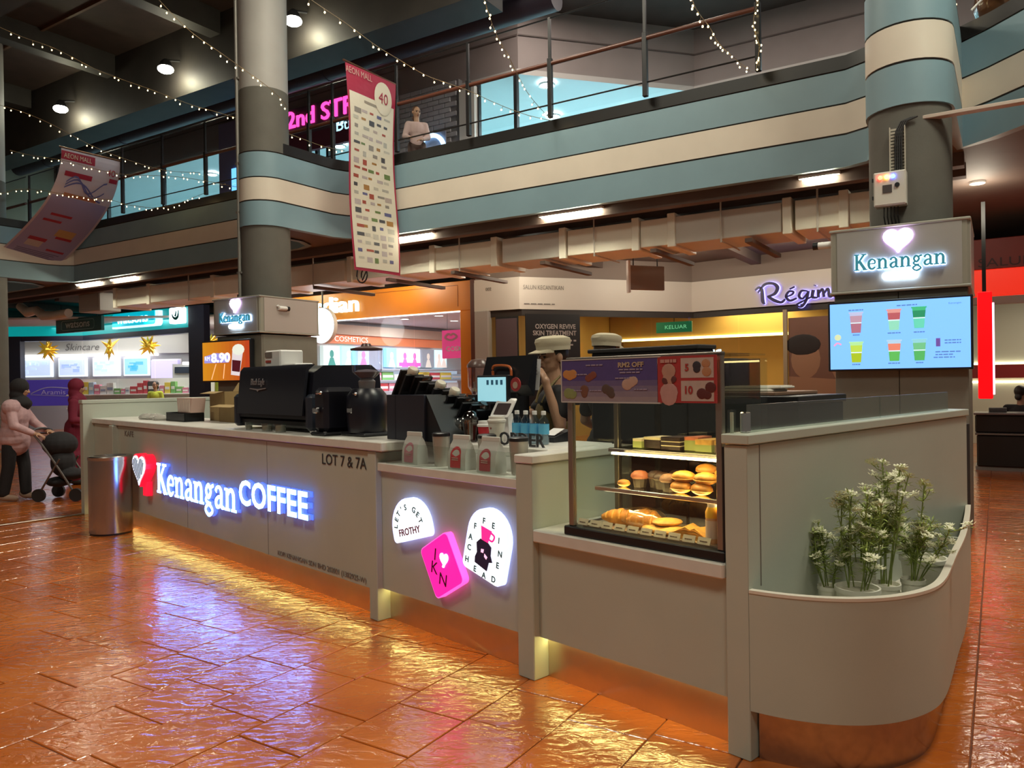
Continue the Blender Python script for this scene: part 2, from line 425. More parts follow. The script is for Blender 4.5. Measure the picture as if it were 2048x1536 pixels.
# ---- balcony slab and striped fascia
def arc(c, r, a0, a1, n=10): return [(c[0]+r*cos(a0+(a1-a0)*i/n), c[1]+r*sin(a0+(a1-a0)*i/n)) for i in range(n+1)]
COLS = [(-13.5, -1.6, .40), (-3.85, -1.57, .40), (5.79, -1.66, .37)]
path = [(-26, 0)]
for s, d, r in COLS[:2]:
    R = r+.025
    path += [(s-R-.55, 0), (s-R-.2, -.12), (s-R-.02, -.45)] + arc((s, d), R, pi, 2*pi, 14) + [(s+R+.02, -.45), (s+R+.12, -.2), (s+R+.35, 0)]
path += [(4.95, 0), (5.2, -.12), (5.36, -.45)] + arc(COLS[2][:2], .395, pi, 2*pi, 14) + [(6.2, -.45)]
path += [(6.2, -.09), (6.45, -.3), (6.77, -.63), (7.2, -1.2), (7.7, -2.0), (8.3, -3.1), (9, -4.6)]
BLUE = mat('fascia_blue', (.19, .30, .35), .5, var=.04, vs=2); CREAMB = mat('fascia_cream', (.64, .58, .49), .5, var=.04, vs=2)
KERB = mat('black_kerb', (.012, .012, .012), .4); LINE = mat('dark_line', (.02, .016, .014), .6)
def off_path(pts, t):
    o = []
    for i, p in enumerate(pts):
        a = Vector(pts[max(i-1, 0)]); b = Vector(pts[min(i+1, len(pts)-1)]); d = (b-a).normalized(); n = Vector((d.y, -d.x)); o.append((p[0]+n.x*t, p[1]+n.y*t))
    return o
bal = Thing('balcony', None, None, 'M', (0, 0, 0), kind='structure')
for nm, z0, z1, t, m in (('lower_band', 4.09, 4.482, 0, BLUE), ('lower_line', 4.482, 4.506, -.012, LINE), ('middle_band', 4.506, 4.862, 0, CREAMB),
                         ('upper_line', 4.862, 4.882, -.012, LINE), ('upper_band', 4.882, 5.28, 0, BLUE), ('kerb', 5.28, 5.48, -.03, KERB)):
    mb = MB(smooth=True); pts = off_path(path, t); mb.strip(pts, z0, z1); inn = off_path(path, -.12); n = len(pts)
    for z in (z0, z1):
        vs = [(p[0], p[1], z) for p in pts]+[(p[0], p[1], z) for p in inn]
        mb.add(vs, [(i, i+1, n+i+1, n+i) for i in range(n-1)])
    bal.part(nm, mb, m)
SOFF = mat('soffit_brown', (.12, .085, .07), .7, var=.12, vs=1.5)
mb = MB()
for i in range(len(path)-1):
    a, b = path[i], path[i+1]
    if abs(b[0]-a[0]) < 1e-4: continue
    for z in (4.12, 5.30):
        mb.quad((a[0], a[1], z), (b[0], b[1], z), (b[0], 16, z), (a[0], 16, z))
bal.part('slab', mb, SOFF)
mb = MB(); 
for d in (.32, .9): mb.box(-26, 6.2, d-.09, d+.09, 3.96, 4.12)
for s in range(-25, 7, 3): mb.box(s, s+.22, 1.2, 9, 3.93, 4.12)
bal.part('beam', mb, SOFF)
# ---- columns
CGREY = mat('column_grey', (.105, .10, .085), .75, var=.08, vs=3, bump=.1, bs=40); CUP = mat('column_upper', (.34, .33, .31), .6, var=.05, vs=2)
for i, (s, d, r) in enumerate(COLS):
    c = Thing('column', None, None, 'M', (s, d, 0), kind='structure')
    mb = c.mb(True); mb.cyl((s, d, 0), r, 6.35, 40); c.part('shaft', mb, CGREY)
    mb = c.mb(True); mb.cyl((s, d, 6.35), r-.003, 4.2, 40); c.part('upper_shaft', mb, CUP)
# conduit pipe up the middle column
mb = MB(smooth=True); mb.cyl((0, 0, 0), .028, 7.6, 10)
for z in (.4, 1.4, 2.2, 3.6, 5.5): mb.box(-.05, .05, -.02, .05, z, z+.03)
solo('conduit_pipe', mb, mat('conduit', (.20, .19, .17), .45, .3), 'grey conduit pipe running up the round column above the lit coffee sign', 'pipe', 'M', (-4.05, -1.95, 2.93))
# ---- ceiling of the atrium and gallery
cl = Thing('ceiling', None, None, 'M', (0, 0, 9.6), kind='structure')
mb = cl.mb(); mb.box(-32, 16, -18, 16, 9.6, 9.8); cl.part('ceiling_slab', mb, DKBR)
BEAM = mat('ceiling_beam', (.030, .026, .022), .6, var=.2, vs=2)
mb = cl.mb(); mb.box(-30, -.9, .55, 1.3, 8.08, 9.6); cl.part('beam', mb, BEAM)
mb = cl.mb(); mb.box(-30, -4, -3.4, -2.9, 8.7, 9.6); cl.part('beam', mb, BEAM)
mb = cl.mb()
for s in range(-28, 2, 4): mb.box(s, s+.35, -16, .5, 9.1, 9.6)
cl.part('cross_beams', mb, BEAM)
mb = cl.mb()
for d in (-1.2, -5.6): mb.box(-30, 2, d-.03, d+.03, 9.54, 9.62)
cl.part('seam_strip', mb, mat('ceiling_seam', (.13, .075, .04), .6))
mb = MB(smooth=True); mb.rod((-17.8, 0, 0), (1.9, 0, 0), .24, 16)
for s in range(-16, 0, 4): mb.rod((s, 0, 0), (s+.05, 0, 0), .255, 16); mb.box(s, s+.02, -.01, .01, .2, 1.05)
solo('round_duct', mb, mat('purple_duct', (.035, .026, .045), .45), 'dark round duct hanging under the upper ceiling beyond the beam', 'duct', 'M', (-2.2, 2.2, 8.55))
# ---- upper gallery wall
UW = [(-28, 4), (-2.25, 4), (.6, 7.2), (9, 7.2)]
wall = Thing('wall_upper', None, None, 'M', (0, 4, 5.3), kind='structure')
def facet(a, b): 
    L_ = Vector((b[0]-a[0], b[1]-a[1])); return L_.length, atan2(L_.y, L_.x)
mb = wall.mb(); mb.strip(UW, 8.25, 9.6); wall.part('bulkhead', mb, TAUPE)
mb = wall.mb()
for i in range(3):
    a, b = UW[i], UW[i+1]; n = Vector((b[1]-a[1], -(b[0]-a[0]))).normalized()*.03
    mb.strip([(a[0]+n.x, a[1]+n.y), (b[0]+n.x, b[1]+n.y)], 9.0, 9.03)
wall.part('bulkhead_groove', mb, mat('groove', (.14, .11, .10), .7))
mb = wall.mb(); mb.strip([(p[0], p[1]-.05) for p in UW], 8.15, 8.27); wall.part('cove_strip', mb, mat('pale_trim', (.52, .49, .46), .5))
mb = wall.mb(); mb.strip([(-28, 9), (9, 9)], 5.3, 9.6); mb.strip([(9, -6), (9, 9)], 5.3, 9.6); mb.strip([(-28, 4), (-28, 9)], 5.3, 9.6)
CYAN = mat('shop_cyan_wall', (.30, .52, .55), .6, var=.05, vs=1)
wall.part('shop_back', mb, CYAN)
mb = wall.mb()
for z in (8.27, 5.31):  # the lower sheet is a pale floor added to bounce light upward
    for a, b in zip(UW, UW[1:]): mb.quad((a[0], a[1], z), (b[0], b[1], z), (b[0], 9, z), (a[0], 9, z))
wall.part('shop_ceiling', mb, mat('shop_ceiling', (.55, .65, .66), .6))
# mullions and shop glass upstairs
UG = glassmat('upper_shop_glass', (.95, .97, .97), .02, .4)
wn = Thing('window_1', None, None, 'M', (0, 4, 5.3), kind='structure')
for s0, s1 in [(-27, -24), (-24, -21), (-21, -18), (-18, -15), (-15, -12.2), (-10, -8.4), (-8.4, -6.6), (-3.3, -2.3)]:
    mb = wn.mb(); mb.box(s0+.03, s1-.03, 3.99, 4.0, 5.35, 8.15); wn.part('pane', mb, UG)
mb = wn.mb()
for s in (-27, -24, -21, -18, -15, -12.2, -10, -8.4, -8.0, -6.6, -3.3, -2.3): mb.box(s-.04, s+.04, 3.94, 4.04, 5.3, 8.2)
wn.part('mullion', mb, BLACKM)
wall2 = Thing('wall_pier', None, None, 'M', (-11, 3.9, 5.3), kind='structure')
mb = wall2.mb(); mb.box(-12.2, -10, 3.85, 4.1, 5.3, 8.9); wall2.part('purple_pier', mb, mat('purple_wall', (.24, .20, .33), .6))
mb = wall2.mb(); mb.box(-11.6, -10.9, 3.8, 3.86, 6.1, 7.55); wall2.part('screen', mb, emi((.15, .5, 1), 1.6))
mb = wall2.mb(); mb.box(-10.05, -6.3, 3.84, 3.95, 7.55, 8.0); wall2.part('maroon_band', mb, mat('maroon', (.16, .03, .06), .6))
# brick pier: every brick its own piece
bp_ = Thing('wall_brick', None, None, 'M', (-4.9, 3.8, 5.3), kind='structure')
mb = bp_.mb(); mb.box(-6.3, -3.75, 3.86, 4.1, 5.3, 8.35); bp_.part('mortar', mb, mat('mortar', (.20, .19, .19), .8))
BRK = mat('white_brick', (.42, .40, .41), .7, var=.06, vs=8)
bm_ = MB(); bm_.box(-.16, .16, -.02, .02, -.052, .052, .008); bme = bm_.mesh('brick'); bme.materials.append(BRK)
for r in range(22):
    for c in range(8):
        x = -6.15+c*.335+(.167 if r % 2 else 0)
        if x > -3.9: continue
        o = bpy.data.objects.new('brick', bme); COL.objects.link(o); o.parent = bp_.o; o.location = Vector((x, 3.85, 5.86+r*.115))-bp_.pos
mb = bp_.mb(); mb.box(-3.72, -3.3, 3.82, 4.1, 5.3, 8.1); bp_.part('white_pillar', mb, mat('white_pillar', (.6, .57, .52), .5))
# end wall far left of the gallery
mb = MB(); mb.box(-.1, .1, -6, 4, 5.3, 9.6)
solo('wall_left', mb, mat('beige_wall', (.36, .31, .22), .7), None, None, 'M', (-20.5, -.5, 0), kind='structure')
# back and right closing walls (lower level)
mb = MB(); mb.box(-30, 14, 15.5, 15.7, 0, 9.6); solo('wall_back', mb, TAUPE, None, None, 'M', (0, 0, 0), kind='structure')
# lights of the upper shops
for qi, (s, d, z) in enumerate([(-14.6, 5.4, 8.2), (-12.9, 5.0, 8.2), (-11.2, 6.3, 8.2), (-9.2, 5.6, 8.2), (-8.1, 7.6, 8.2), (-15.2, 7.2, 8.2), (-2.1, 5.0, 8.2), (-1.3, 7.6, 8.2), (-3.0, 6.9, 8.2), (2.2, 8.0, 8.2)]):
    t = Thing('recessed_downlight', 'white recessed downlight in the upper shop ceiling, %s' % ['above the lilac banner', 'second from the lilac banner', 'beside the purple pier', 'left of grey column', 'deep behind grey column', 'farthest back at left', 'front of the angled cyan shop', 'deep in the angled cyan shop', 'nearest the white pillar', 'farthest right before striped column'][qi], 'light', 'M', (s, d, z), group='upper shop downlights')
    mb = t.mb(True, True); mb.lathe([(.14, 0), (.19, -.02), (.19, .03)], n=20, cap=False); t.part('trim_ring', mb, WHITEP)
    mb = t.mb(True, True); mb.cyl((0, 0, -.005), .14, .02, 20); t.part('lens', mb, emi((.9, .97, 1), 22))
for s, d in ((-22, 6.6), (-17.5, 6.6), (-13.5, 6.6), (-8.6, 6.8), (-6, 6.9)):
    l = bpy.data.lights.new('upper_spot', 'SPOT'); l.spot_size = 2.9; l.spot_blend = .3; l.energy = 330; l.color = (.68, .93, 1); l.shadow_soft_size = .12
    o = bpy.data.objects.new('upper_spot', l); COL.objects.link(o); o.location = wp('M', (s, d-.6, 8.1))
for s, d in ((-1.9, 6.6), (-.6, 8.3), (-3.2, 7.2), (2.2, 8.4), (5.5, 8.4)):
    l = bpy.data.lights.new('upper_spot', 'SPOT'); l.spot_size = 2.9; l.spot_blend = .3; l.energy = 260; l.color = (.72, .93, 1); l.shadow_soft_size = .1
    o = bpy.data.objects.new('upper_spot', l); COL.objects.link(o); o.location = wp('M', (s, d, 8.1))
# ceiling floodlights of the gallery with the glow on the beam
for s, d in ((-13.5, .15), (-9.1, .15), (-5.0, .15)):
    t = Thing('ceiling_floodlight', {-13.5: 'bright round floodlight on the dark beam, farthest left of three', -9.1: 'bright round floodlight on the dark beam, middle of three', -5.0: 'bright round floodlight on the dark beam right of the grey column'}[s], 'light', 'M', (s, d, 8.55), group='ceiling floodlights')
    mb = t.mb(True, True); mb.lathe([(.05, .22), (.12, .14), (.15, 0)], n=20); t.part('housing', mb, BLACKM)
    mb = t.mb(True, True); mb.ball((0, 0, -.0), (.17, .17, .09), 16, 8); t.part('lens', mb, emi((1, .95, .82), 45))
    mb = t.mb(True, True); mb.rod((0, 0, .2), (0, .35, .3), .025); t.part('bracket', mb, BLACKM)
    l = bpy.data.lights.new('flood', 'POINT'); l.energy = 28; l.color = (1, .95, .6); l.shadow_soft_size = .08
    o = bpy.data.objects.new('flood', l); COL.objects.link(o); o.location = wp('M', (s+.1, .28, 8.38))
# ---- railing of the balcony
STL = mat('rail_black', (.012, .012, .013), .4, .3); HANDR = mat('handrail_brown', (.10, .032, .018), .4); RG = glassmat('rail_glass', (.97, .98, .98), .003, .25)
ps = [-14.67, -13.3, -11.98, -10.48, -8.95, -7.46, -5.92, -4.385, -3.77, -2.234, -.714, .808, 2.344, 3.913]
rl = Thing('balcony_railing', 'black post railing with glass panes and brown handrail along the upper floor', 'railing', 'M', (-3, -.06, 5.48))
for i, s in enumerate(ps):
    mb = rl.mb(); mb.box(s-.035, s+.035, -.10, -.03, 5.48, 6.38, .006); mb.box(s-.02, s+.02, -.085, -.045, 6.38, 7.0); rl.part('post', mb, STL)
    if i < len(ps)-1:
        e = ps[i+1]
        mb = rl.mb(); mb.box(s+.05, e-.05, -.07, -.06, 5.5, 6.98); rl.part('glass_pane', mb, RG)
        mb = rl.mb(True); mb.rod((s, -.065, 6.3), (e, -.065, 6.3), .033, 10); rl.part('handrail', mb, HANDR)
        mb = rl.mb(True); mb.rod((s, -.065, 5.68), (e, -.065, 5.68), .012, 6); rl.part('lower_rail', mb, STL)
        mb = rl.mb(True); mb.rod((s, -.065, 6.99), (e, -.065, 6.99), .012, 6); rl.part('top_rail', mb, STL)
rl = Thing('balcony_railing', 'short railing with glass at the far left end of the upper floor', 'railing', 'M', (-16.5, -.06, 5.48))
for i, s in enumerate((-17.7, -16.2)):
    mb = rl.mb(); mb.box(s-.035, s+.035, -.10, -.03, 5.48, 6.38, .006); mb.box(s-.02, s+.02, -.085, -.045, 6.38, 7.0); rl.part('post', mb, STL)
mb = rl.mb(); mb.box(-19.5, -14.9, -.07, -.06, 5.5, 6.98); rl.part('glass_pane', mb, RG)
mb = rl.mb(True); mb.rod((-19.5, -.065, 6.3), (-14.85, -.065, 6.3), .033, 10); rl.part('handrail', mb, HANDR)
mb = rl.mb(True); mb.rod((-19.5, -.065, 6.99), (-14.85, -.065, 6.99), .012, 6); rl.part('top_rail', mb, STL)
# ================================================================== LOWER SHOPS, DUCTS
TEAL = mat('teal_sign', (.0, .17, .17), .4, emit=(.0, .42, .42), es=.55); TEALD = mat('teal_dark', (.0, .10, .10), .4)
NAVYF = mat('navy_frame', (.012, .014, .03), .4)
def V2(p): return Vector((p[0], p[1]))
# ---- left shop with the teal fascia (world coordinates for the facet that faces the camera)
wc = wp('M', (-18.8, 3.5, 0)); we = wp('M', (-12.9, 3.5, 0))
sh = Thing('storefront', 'teal shopfront with lit fascia and glass below at the far left', 'shopfront', 'W', (wc.x, wc.y, 0))
pl = [(-18.2, wc.y), (wc.x, wc.y), (we.x, we.y)]
for nm, z0, z1, m in (('fascia', 3.18, 3.78, TEAL), ('dark_band', 3.02, 3.18, NAVYF)):
    mb = sh.mb(); mb.strip(pl, z0, z1); mb.strip([(p[0], p[1]+.3) for p in pl], z0, z1)
    mb.quad((pl[0][0], pl[0][1], z0), (pl[1][0], pl[1][1], z0), (pl[1][0], pl[1][1]+.3, z0), (pl[0][0], pl[0][1]+.3, z0)); mb.quad((pl[1][0], pl[1][1], z0), (pl[2][0], pl[2][1], z0), (pl[2][0], pl[2][1]+.3, z0), (pl[1][0], pl[1][1]+.3, z0))
    sh.part(nm, mb, m)
mb = sh.mb(); mb.box(-16.55, -16.05, wc.y-.05, wc.y+.2, 0, 3.18); sh.part('jamb', mb, NAVYF)
mb = sh.mb(); mb.prism([(we.x-.25, we.y+.1), (we.x+.35, we.y-.28), (we.x+.45, we.y-.1), (we.x-.15, we.y+.3)], 0, 3.78); sh.part('jamb', mb, NAVYF)
for i in range(3):
    a = Vector(pl[1])+(Vector(pl[2])-Vector(pl[1]))*(i/3); b = Vector(pl[1])+(Vector(pl[2])-Vector(pl[1]))*((i+1)/3)
    d = (b-a).normalized()*.02; mb = sh.mb(); mb.strip([tuple(a+d), tuple(b-d)], .05, 3.02); sh.part('pane', mb, GLASSD)
mb = sh.mb(); mb.strip([(-16.0, wc.y+.02), (wc.x-.05, wc.y+.02)], .05, 3.02); sh.part('pane', mb, GLASSD)
# watsons lightbox
def outline_rr(x0, x1, z0, z1, r, n=4, corners=(1, 1, 1, 1)):
    o = []
    for (cx_, cz_, a0), on in zip(((x1-r, z1-r, 0), (x0+r, z1-r, pi/2), (x0+r, z0+r, pi), (x1-r, z0+r, 1.5*pi)), corners):
        if on: o += [(cx_+r*cos(a0+pi/2*i/n), cz_+r*sin(a0+pi/2*i/n)) for i in range(n+1)]
        else: o.append((cx_+(r if cx_ > (x0+x1)/2 else -r), cz_+(r if cz_ > (z0+z1)/2 else -r)))
    return o
t = Thing('shop_sign', 'lit turquoise shop name sign with rounded corners on the teal fascia', 'sign', 'M', (-15.6, 3.42, 3.3))
mb = t.mb(); mb.prism(outline_rr(-16.85, -14.45, 3.29, 3.74, .12, corners=(0, 1, 0, 1)), 3.36, 3.5, 'y'); t.part('rim', mb, emi((.55, .85, 1), 1.3))
mb = t.mb(); mb.prism(outline_rr(-16.8, -14.6, 3.345, 3.735, .1, corners=(0, 1, 0, 1)), 3.33, 3.36, 'y'); t.part('face', mb, emi((.0, .50, .65), .8))
letters(t, 'watsons', .40, (-15.72, 3.315, 3.43), emi((.85, 1, 1), 1.6), .01, .002, fit=1.62)
t = Thing('shop_sign', 'small white lit square sign with a teal bird mark on the teal fascia', 'sign', 'M', (-13.62, 3.42, 3.3))
mb = t.mb(); mb.prism(outline_rr(-13.92, -13.32, 3.3, 3.76, .06), 3.36, 3.5, 'y'); t.part('face', mb, emi((.8, .95, 1), 4))
mb = t.mb(); mb.ribbon([(-13.78, 3.58), (-13.72, 3.48), (-13.6, 3.44), (-13.5, 3.5), (-13.47, 3.68)], [.02, .06, .09, .07, .02], 3.345, 3.36); mb.ribbon([(-13.62, 3.5), (-13.58, 3.66)], [.08, .02], 3.343, 3.36); t.part('emblem', mb, TEALD)
# hanging sign below the soffit
t = Thing('hanging_sign', 'dark teal double sided hanging shop sign on two thin rods', 'sign', 'M', (-16.2, 2.0, 3.1))
mb = t.mb(); mb.box(-17.43, -15.0, 1.95, 2.05, 3.11, 3.53, .01); t.part('panel', mb, TEALD)
for s in (-17.2, -15.3):
    mb = t.mb(True); mb.rod((s, 2, 3.53), (s, 2, 3.97), .015); t.part('rod', mb, STL)
mb = t.mb(); mb.ribbon(outline_rr(-17.1, -15.35, 3.18, 3.46, .08), .015, 1.944, 1.95, 1, True); t.part('outline', mb, mat('pale_teal', (.25, .5, .52), .4))
letters(t, 'watsons', .30, (-16.22, 1.944, 3.25), mat('pale_letters', (.5, .72, .75), .4), .004, .004, fit=1.3)
# interior of the left shop
si = Thing('wall_shop_left', None, None, 'W', (-14, 27.5, 0), kind='structure')
mb = si.mb(); mb.box(-21, -4.5, 27.5, 27.7, 0, 4.1); si.part('back_wall', mb, mat('shop_back_grey', (.42, .42, .44), .6))
mb = si.mb(); mb.box(-21, -7.5, 22.5, 27.5, 3.5, 3.55); si.part('shop_ceiling', mb, mat('shop_white', (.62, .62, .60), .6))
mb = si.mb(); mb.box(-17.6, -12.6, 27.2, 27.5, 2.58, 2.66); si.part('light_shelf', mb, emi((1, .93, .95), 2.2))
mb = si.mb(); mb.box(-17.6, -11, 27.36, 27.5, 2.66, 3.45); si.part('header', mb, mat('header_grey', (.55, .54, .50), .6))
area('left_shop_light', (-13.3, 25.4, 3.45), 3.5, 130, (1, .97, .95))
area('left_shop_light', (-10.0, 23.6, 3.45), 2.0, 110, (1, .97, .95))
t = Thing('wall_lettering', 'grey handwritten style Skincare lettering on the shop wall', 'lettering', 'W', (-15.3, 27.34, 3.0))
lettering(t, 'Skincare', .36, (-15.25, 27.34, 2.80), flat((.13, .12, .12)), shear=.25, off=-.003, fit=1.2)
PC = [((.62, .74, 1), (.55, .70, .95), 'pale blue lightbox poster with small figures, leftmost of four'), ((.60, .70, 1), (.35, .45, .9), 'pale blue lightbox poster with bird shape, second of four'),
      ((.66, .78, 1), (.5, .65, 1), 'pale blue lightbox poster with faint lines, third of four'), ((.30, .58, 1), (.10, .40, .95), 'deeper blue lightbox poster, rightmost of four')]
for (x0, x1), (ca, cb, lab) in zip(((-17.48, -16.35), (-16.12, -15.13), (-14.9, -13.95), (-13.8, -12.9)), PC):
    t = Thing('lightbox_poster', lab+' on the teal-signed shop wall', 'poster', 'W', ((x0+x1)/2, 27.45, 1.88), group='lightbox posters in the left shop')
    mb = t.mb(); mb.box(x0, x1, 27.38, 27.5, 1.87, 2.53, .01); t.part('frame', mb, emi((.80, .88, 1), 1.0))
    mb = t.mb(); mb.box(x0+.05, x1-.05, 27.36, 27.38, 1.92, 2.48); t.part('face', mb, emi(ca, .85))
    mb = t.mb(); r_ = random.Random(x0)
    for q in range(7):
        a = x0+.08+r_.random()*(x1-x0-.4); b = 1.96+r_.random()*.4; mb.box(a, a+.08+r_.random()*.2, 27.35, 27.36, b, b+.03+r_.random()*.1)
    t.part('picture', mb, emi(cb, 1.0))
t = Thing('banner_stand', 'indigo promotional panel with a house drawing standing behind the two women', 'banner', 'W', (-15.2, 25.2, 0))
mb = t.mb(); mb.box(-15.9, -14.2, 25.2, 25.25, .9, 1.75, .01); t.part('panel', mb, mat('indigo', (.05, .035, .22), .5, emit=(.05, .03, .25), es=.4))
mb = t.mb(); mb.ribbon([(-15.75, 1.3), (-15.2, 1.5), (-14.4, 1.45)], .03, 25.19, 25.2); mb.ribbon([(-15.75, 1.27), (-14.4, 1.2)], .02, 25.19, 25.2); t.part('house_drawing', mb, mat('pale_violet', (.4, .38, .6), .5))
lettering(t, 'Aramis', .22, (-15.0, 25.18, 1.27), mat('pale_violet_b', (.5, .45, .7), .5), fit=.8)
mb = t.mb(); mb.box(-15.9, -15.85, 25.2, 25.25, 0, .9); mb.box(-14.25, -14.2, 25.2, 25.25, 0, .9); mb.box(-16, -14.1, 25.05, 25.4, 0, .03); t.part('stand', mb, STL)
# gondola shelf with boxes inside the left shop
t = Thing('gondola_shelf', 'low white gondola shelf packed with boxes inside the left shop', 'shelf', 'W', (-12.2, 24.6, 0))
mb = t.mb()
for z in (.35, .8, 1.22): mb.box(-14.1, -9.6, 24.35, 24.85, z, z+.04, .005)
t.part('shelf_board', mb, WHITEP); mb = t.mb(); mb.box(-14.1, -9.6, 24.85, 24.9, 0, 1.75); t.part('back_panel', mb, WHITEP)
pc = [('pink', (.7, .25, .35)), ('yellow', (.75, .6, .1)), ('white', (.75, .75, .75)), ('red', (.6, .08, .1)), ('dark grey', (.08, .08, .09)), ('orange', (.75, .3, .08)), ('pale blue', (.45, .6, .75)), ('green', (.2, .45, .15))]
x = -14.05; r_ = random.Random(5); k = 0
while x < -9.75:
    w = r_.uniform(.13, .24); h = r_.uniform(.16, .42); nm, c = r_.choice(pc)
    o = Thing('product_box', '%s product box on the gondola in the left shop, %s from left' % (nm, ['first', 'second', 'third', 'fourth', 'fifth', 'sixth', 'seventh', 'eighth', 'ninth', 'tenth', 'eleventh', 'twelfth', 'thirteenth', 'fourteenth', 'fifteenth', 'sixteenth', 'seventeenth', 'eighteenth', 'nineteenth', 'twentieth', 'twenty-first', 'twenty-second', 'twenty-third', 'twenty-fourth', 'twenty-fifth'][k].replace('number ', '')), 'box', 'W', (x, 24.5, 1.26), group='boxes on the gondola')
    o.o['label'] = o.o['label'].replace('number ', '')
    mb = o.mb(); mb.box(x, x+w-.02, 24.42, 24.6, 1.26, 1.26+h, .004); o.part('carton', mb, flat(c))
    mb = o.mb(); mb.box(x+.02, x+w-.04, 24.414, 24.42, 1.26+h*.35, 1.26+h*.6); o.part('print', mb, flat((.8, .8, .78) if nm != 'white' else (.3, .35, .5)))
    x += w; k += 1
# bright right-hand end of the left shop
t = Thing('lit_display', 'lilac backlit display panel beside the poster row in the left shop', 'display', 'W', (-12.3, 27.2, 0))
mb = t.mb(); mb.box(-12.7, -11.75, 27.1, 27.3, 0, 2.4, .01); t.part('face', mb, emi((.55, .5, .85), .9)); mb = t.mb(); mb.box(-12.75, -11.7, 27.3, 27.34, 0, 2.45); t.part('frame', mb, WHITEP)
t = Thing('pendant_shelf', 'white lit shelf canopy over yellow panel at the right end of left shop', 'shelf', 'W', (-9.6, 24.5, 0))
mb = t.mb(); mb.box(-10.4, -9.0, 24.3, 25, 2.16, 2.24, .01); t.part('canopy', mb, emi((1, .98, .9), 3)); mb = t.mb(); mb.box(-10.1, -9.1, 24.9, 24.95, 1.75, 2.05); t.part('yellow_panel', mb, emi((.9, .85, .1), 1)); mb = t.mb(); mb.box(-10.1, -9.1, 24.9, 24.95, 1.2, 1.75); t.part('olive_panel', mb, flat((.25, .3, .03)))
mb = t.mb(); mb.box(-10.9, -10.3, 24.9, 24.95, 1.9, 2.1); t.part('dark_label', mb, flat((.02, .03, .05))); mb = t.mb(); mb.box(-11, -9, 24.96, 25, 0, 2.2); t.part('back_panel', mb, mat('pale_grey', (.5, .5, .5), .5))
# golden star ornaments
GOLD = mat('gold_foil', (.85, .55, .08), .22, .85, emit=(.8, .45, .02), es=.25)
for i, (s, z, lab) in enumerate(((-21.6, 2.75, 'golden foil star ornament, leftmost in the teal-signed shop window'), (-18.3, 2.80, 'golden foil star ornament seen edge on beside the Skincare wall lettering'), (-16.1, 2.78, 'golden foil star ornament in the middle of the teal-signed shop window'), (-13.1, 2.74, 'golden foil star ornament partly behind the orange price screen'))):
    p = wp('M', (s, 4.1, z)) if i else Vector((-15.3, 25.4, 2.74)); o = Thing('star_ornament', lab, 'ornament', 'W', tuple(p), group='star ornaments')
    mb = o.mb(local=True); r_ = random.Random(i)
    sx = .35 if i == 1 else 1
    for q in range(14):
        th = 2*pi*q/14*1.0; ph = r_.uniform(-.8, .8); L_ = r_.uniform(.28, .5) if q % 2 else .36
        d = Vector((cos(th)*cos(ph)*sx, sin(ph)*.6, sin(th)*cos(ph))).normalized(); M_ = d.to_track_quat('Z', 'Y').to_matrix()
        mb.lathe([(.09, 0), (.0, L_)], (0, 0, 0), 4, M_, cap=False)
    mb.ball((0, 0, 0), (.12*max(sx, .5), .12, .12), 8, 6); o.part('spikes', mb, GOLD)
    mb = o.mb(local=True); mb.rod((0, 0, 0), (0, 0, 3.47-p.z), .004, 4); o.part('thread', mb, STL)
t = Thing('round_sale_sign', 'round red hanging sale sign with yellow print in the left shop window', 'sign', 'M', (-13.35, 3.9, 2.4))
mb = t.mb(True); mb.lathe([(.42, -.02), (.42, .02)], (-13.35, 3.9, 2.42), 28, Matrix.Rotation(pi/2, 3, 'X')); t.part('disc', mb, mat('sale_red', (.65, .10, .08), .5))
[lettering(t, '~', .14, (-13.35, 3.87, 2.33+q*.12), flat((.8, .65, .1)), fit=.5, rot=.15) for q in range(2)]; mb = t.mb(); mb.rod((-13.35, 3.9, 2.84), (-13.35, 3.9, 3.47), .006, 4); t.part('thread', mb, STL)
# ---- orange shop
ORG = mat('orange_panel', (.62, .20, .012), .38, var=.04, vs=1.5)
sh = Thing('storefront', 'orange portal shopfront with white illuminated lettering', 'shopfront', 'M', (-6, 3.5, 0))
mb = sh.mb(); mb.box(-9.6, -3.22, 3.5, 3.75, 3.06, 3.72, .01); sh.part('fascia', mb, ORG)
mb = sh.mb(); mb.box(-3.55, -3.22, 3.5, 3.75, 0, 3.06, .01); sh.part('jamb', mb, ORG)
mb = sh.mb(); mb.box(-9.6, -9.2, 3.5, 3.75, 0, 3.06, .01); sh.part('jamb', mb, ORG)
mb = sh.mb(); mb.box(-3.215, -3.06, 3.42, 3.75, 0, 3.72, .01); sh.part('edge_trim', mb, mat('rust_edge', (.10, .02, .008), .5))
mb = sh.mb(); mb.ribbon([(-6.2, 3.63), (-3.6, 3.63), (-3.6, 3.16)], .012, 3.493, 3.5, 1); sh.part('groove', mb, mat('groove_o', (.25, .07, .005), .5))
mb = sh.mb(); mb.box(-9.2, -3.55, 3.49, 3.52, 3.035, 3.06); sh.part('edge_light', mb, emi((.9, .95, 1), 2.5))
for i in range(4):
    a = -9.2+i*1.4125; mb = sh.mb(); mb.box(a+.01, a+1.40, 3.62, 3.635, .02, 3.04); sh.part('pane', mb, GLASSD)
t = Thing('shop_sign', 'white illuminated shop name lettering on the orange fascia', 'sign', 'M', (-7.6, 3.45, 3.2))
letters(t, 'guardian', .56, (-7.78, 3.44, 3.24), emi((.62, .95, 1), 2.2), .03, .006, fit=2.55)
t = Thing('round_sign', 'round glowing white projecting sign beside the orange fascia', 'sign', 'M', (-6.66, 2.4, 2.4))
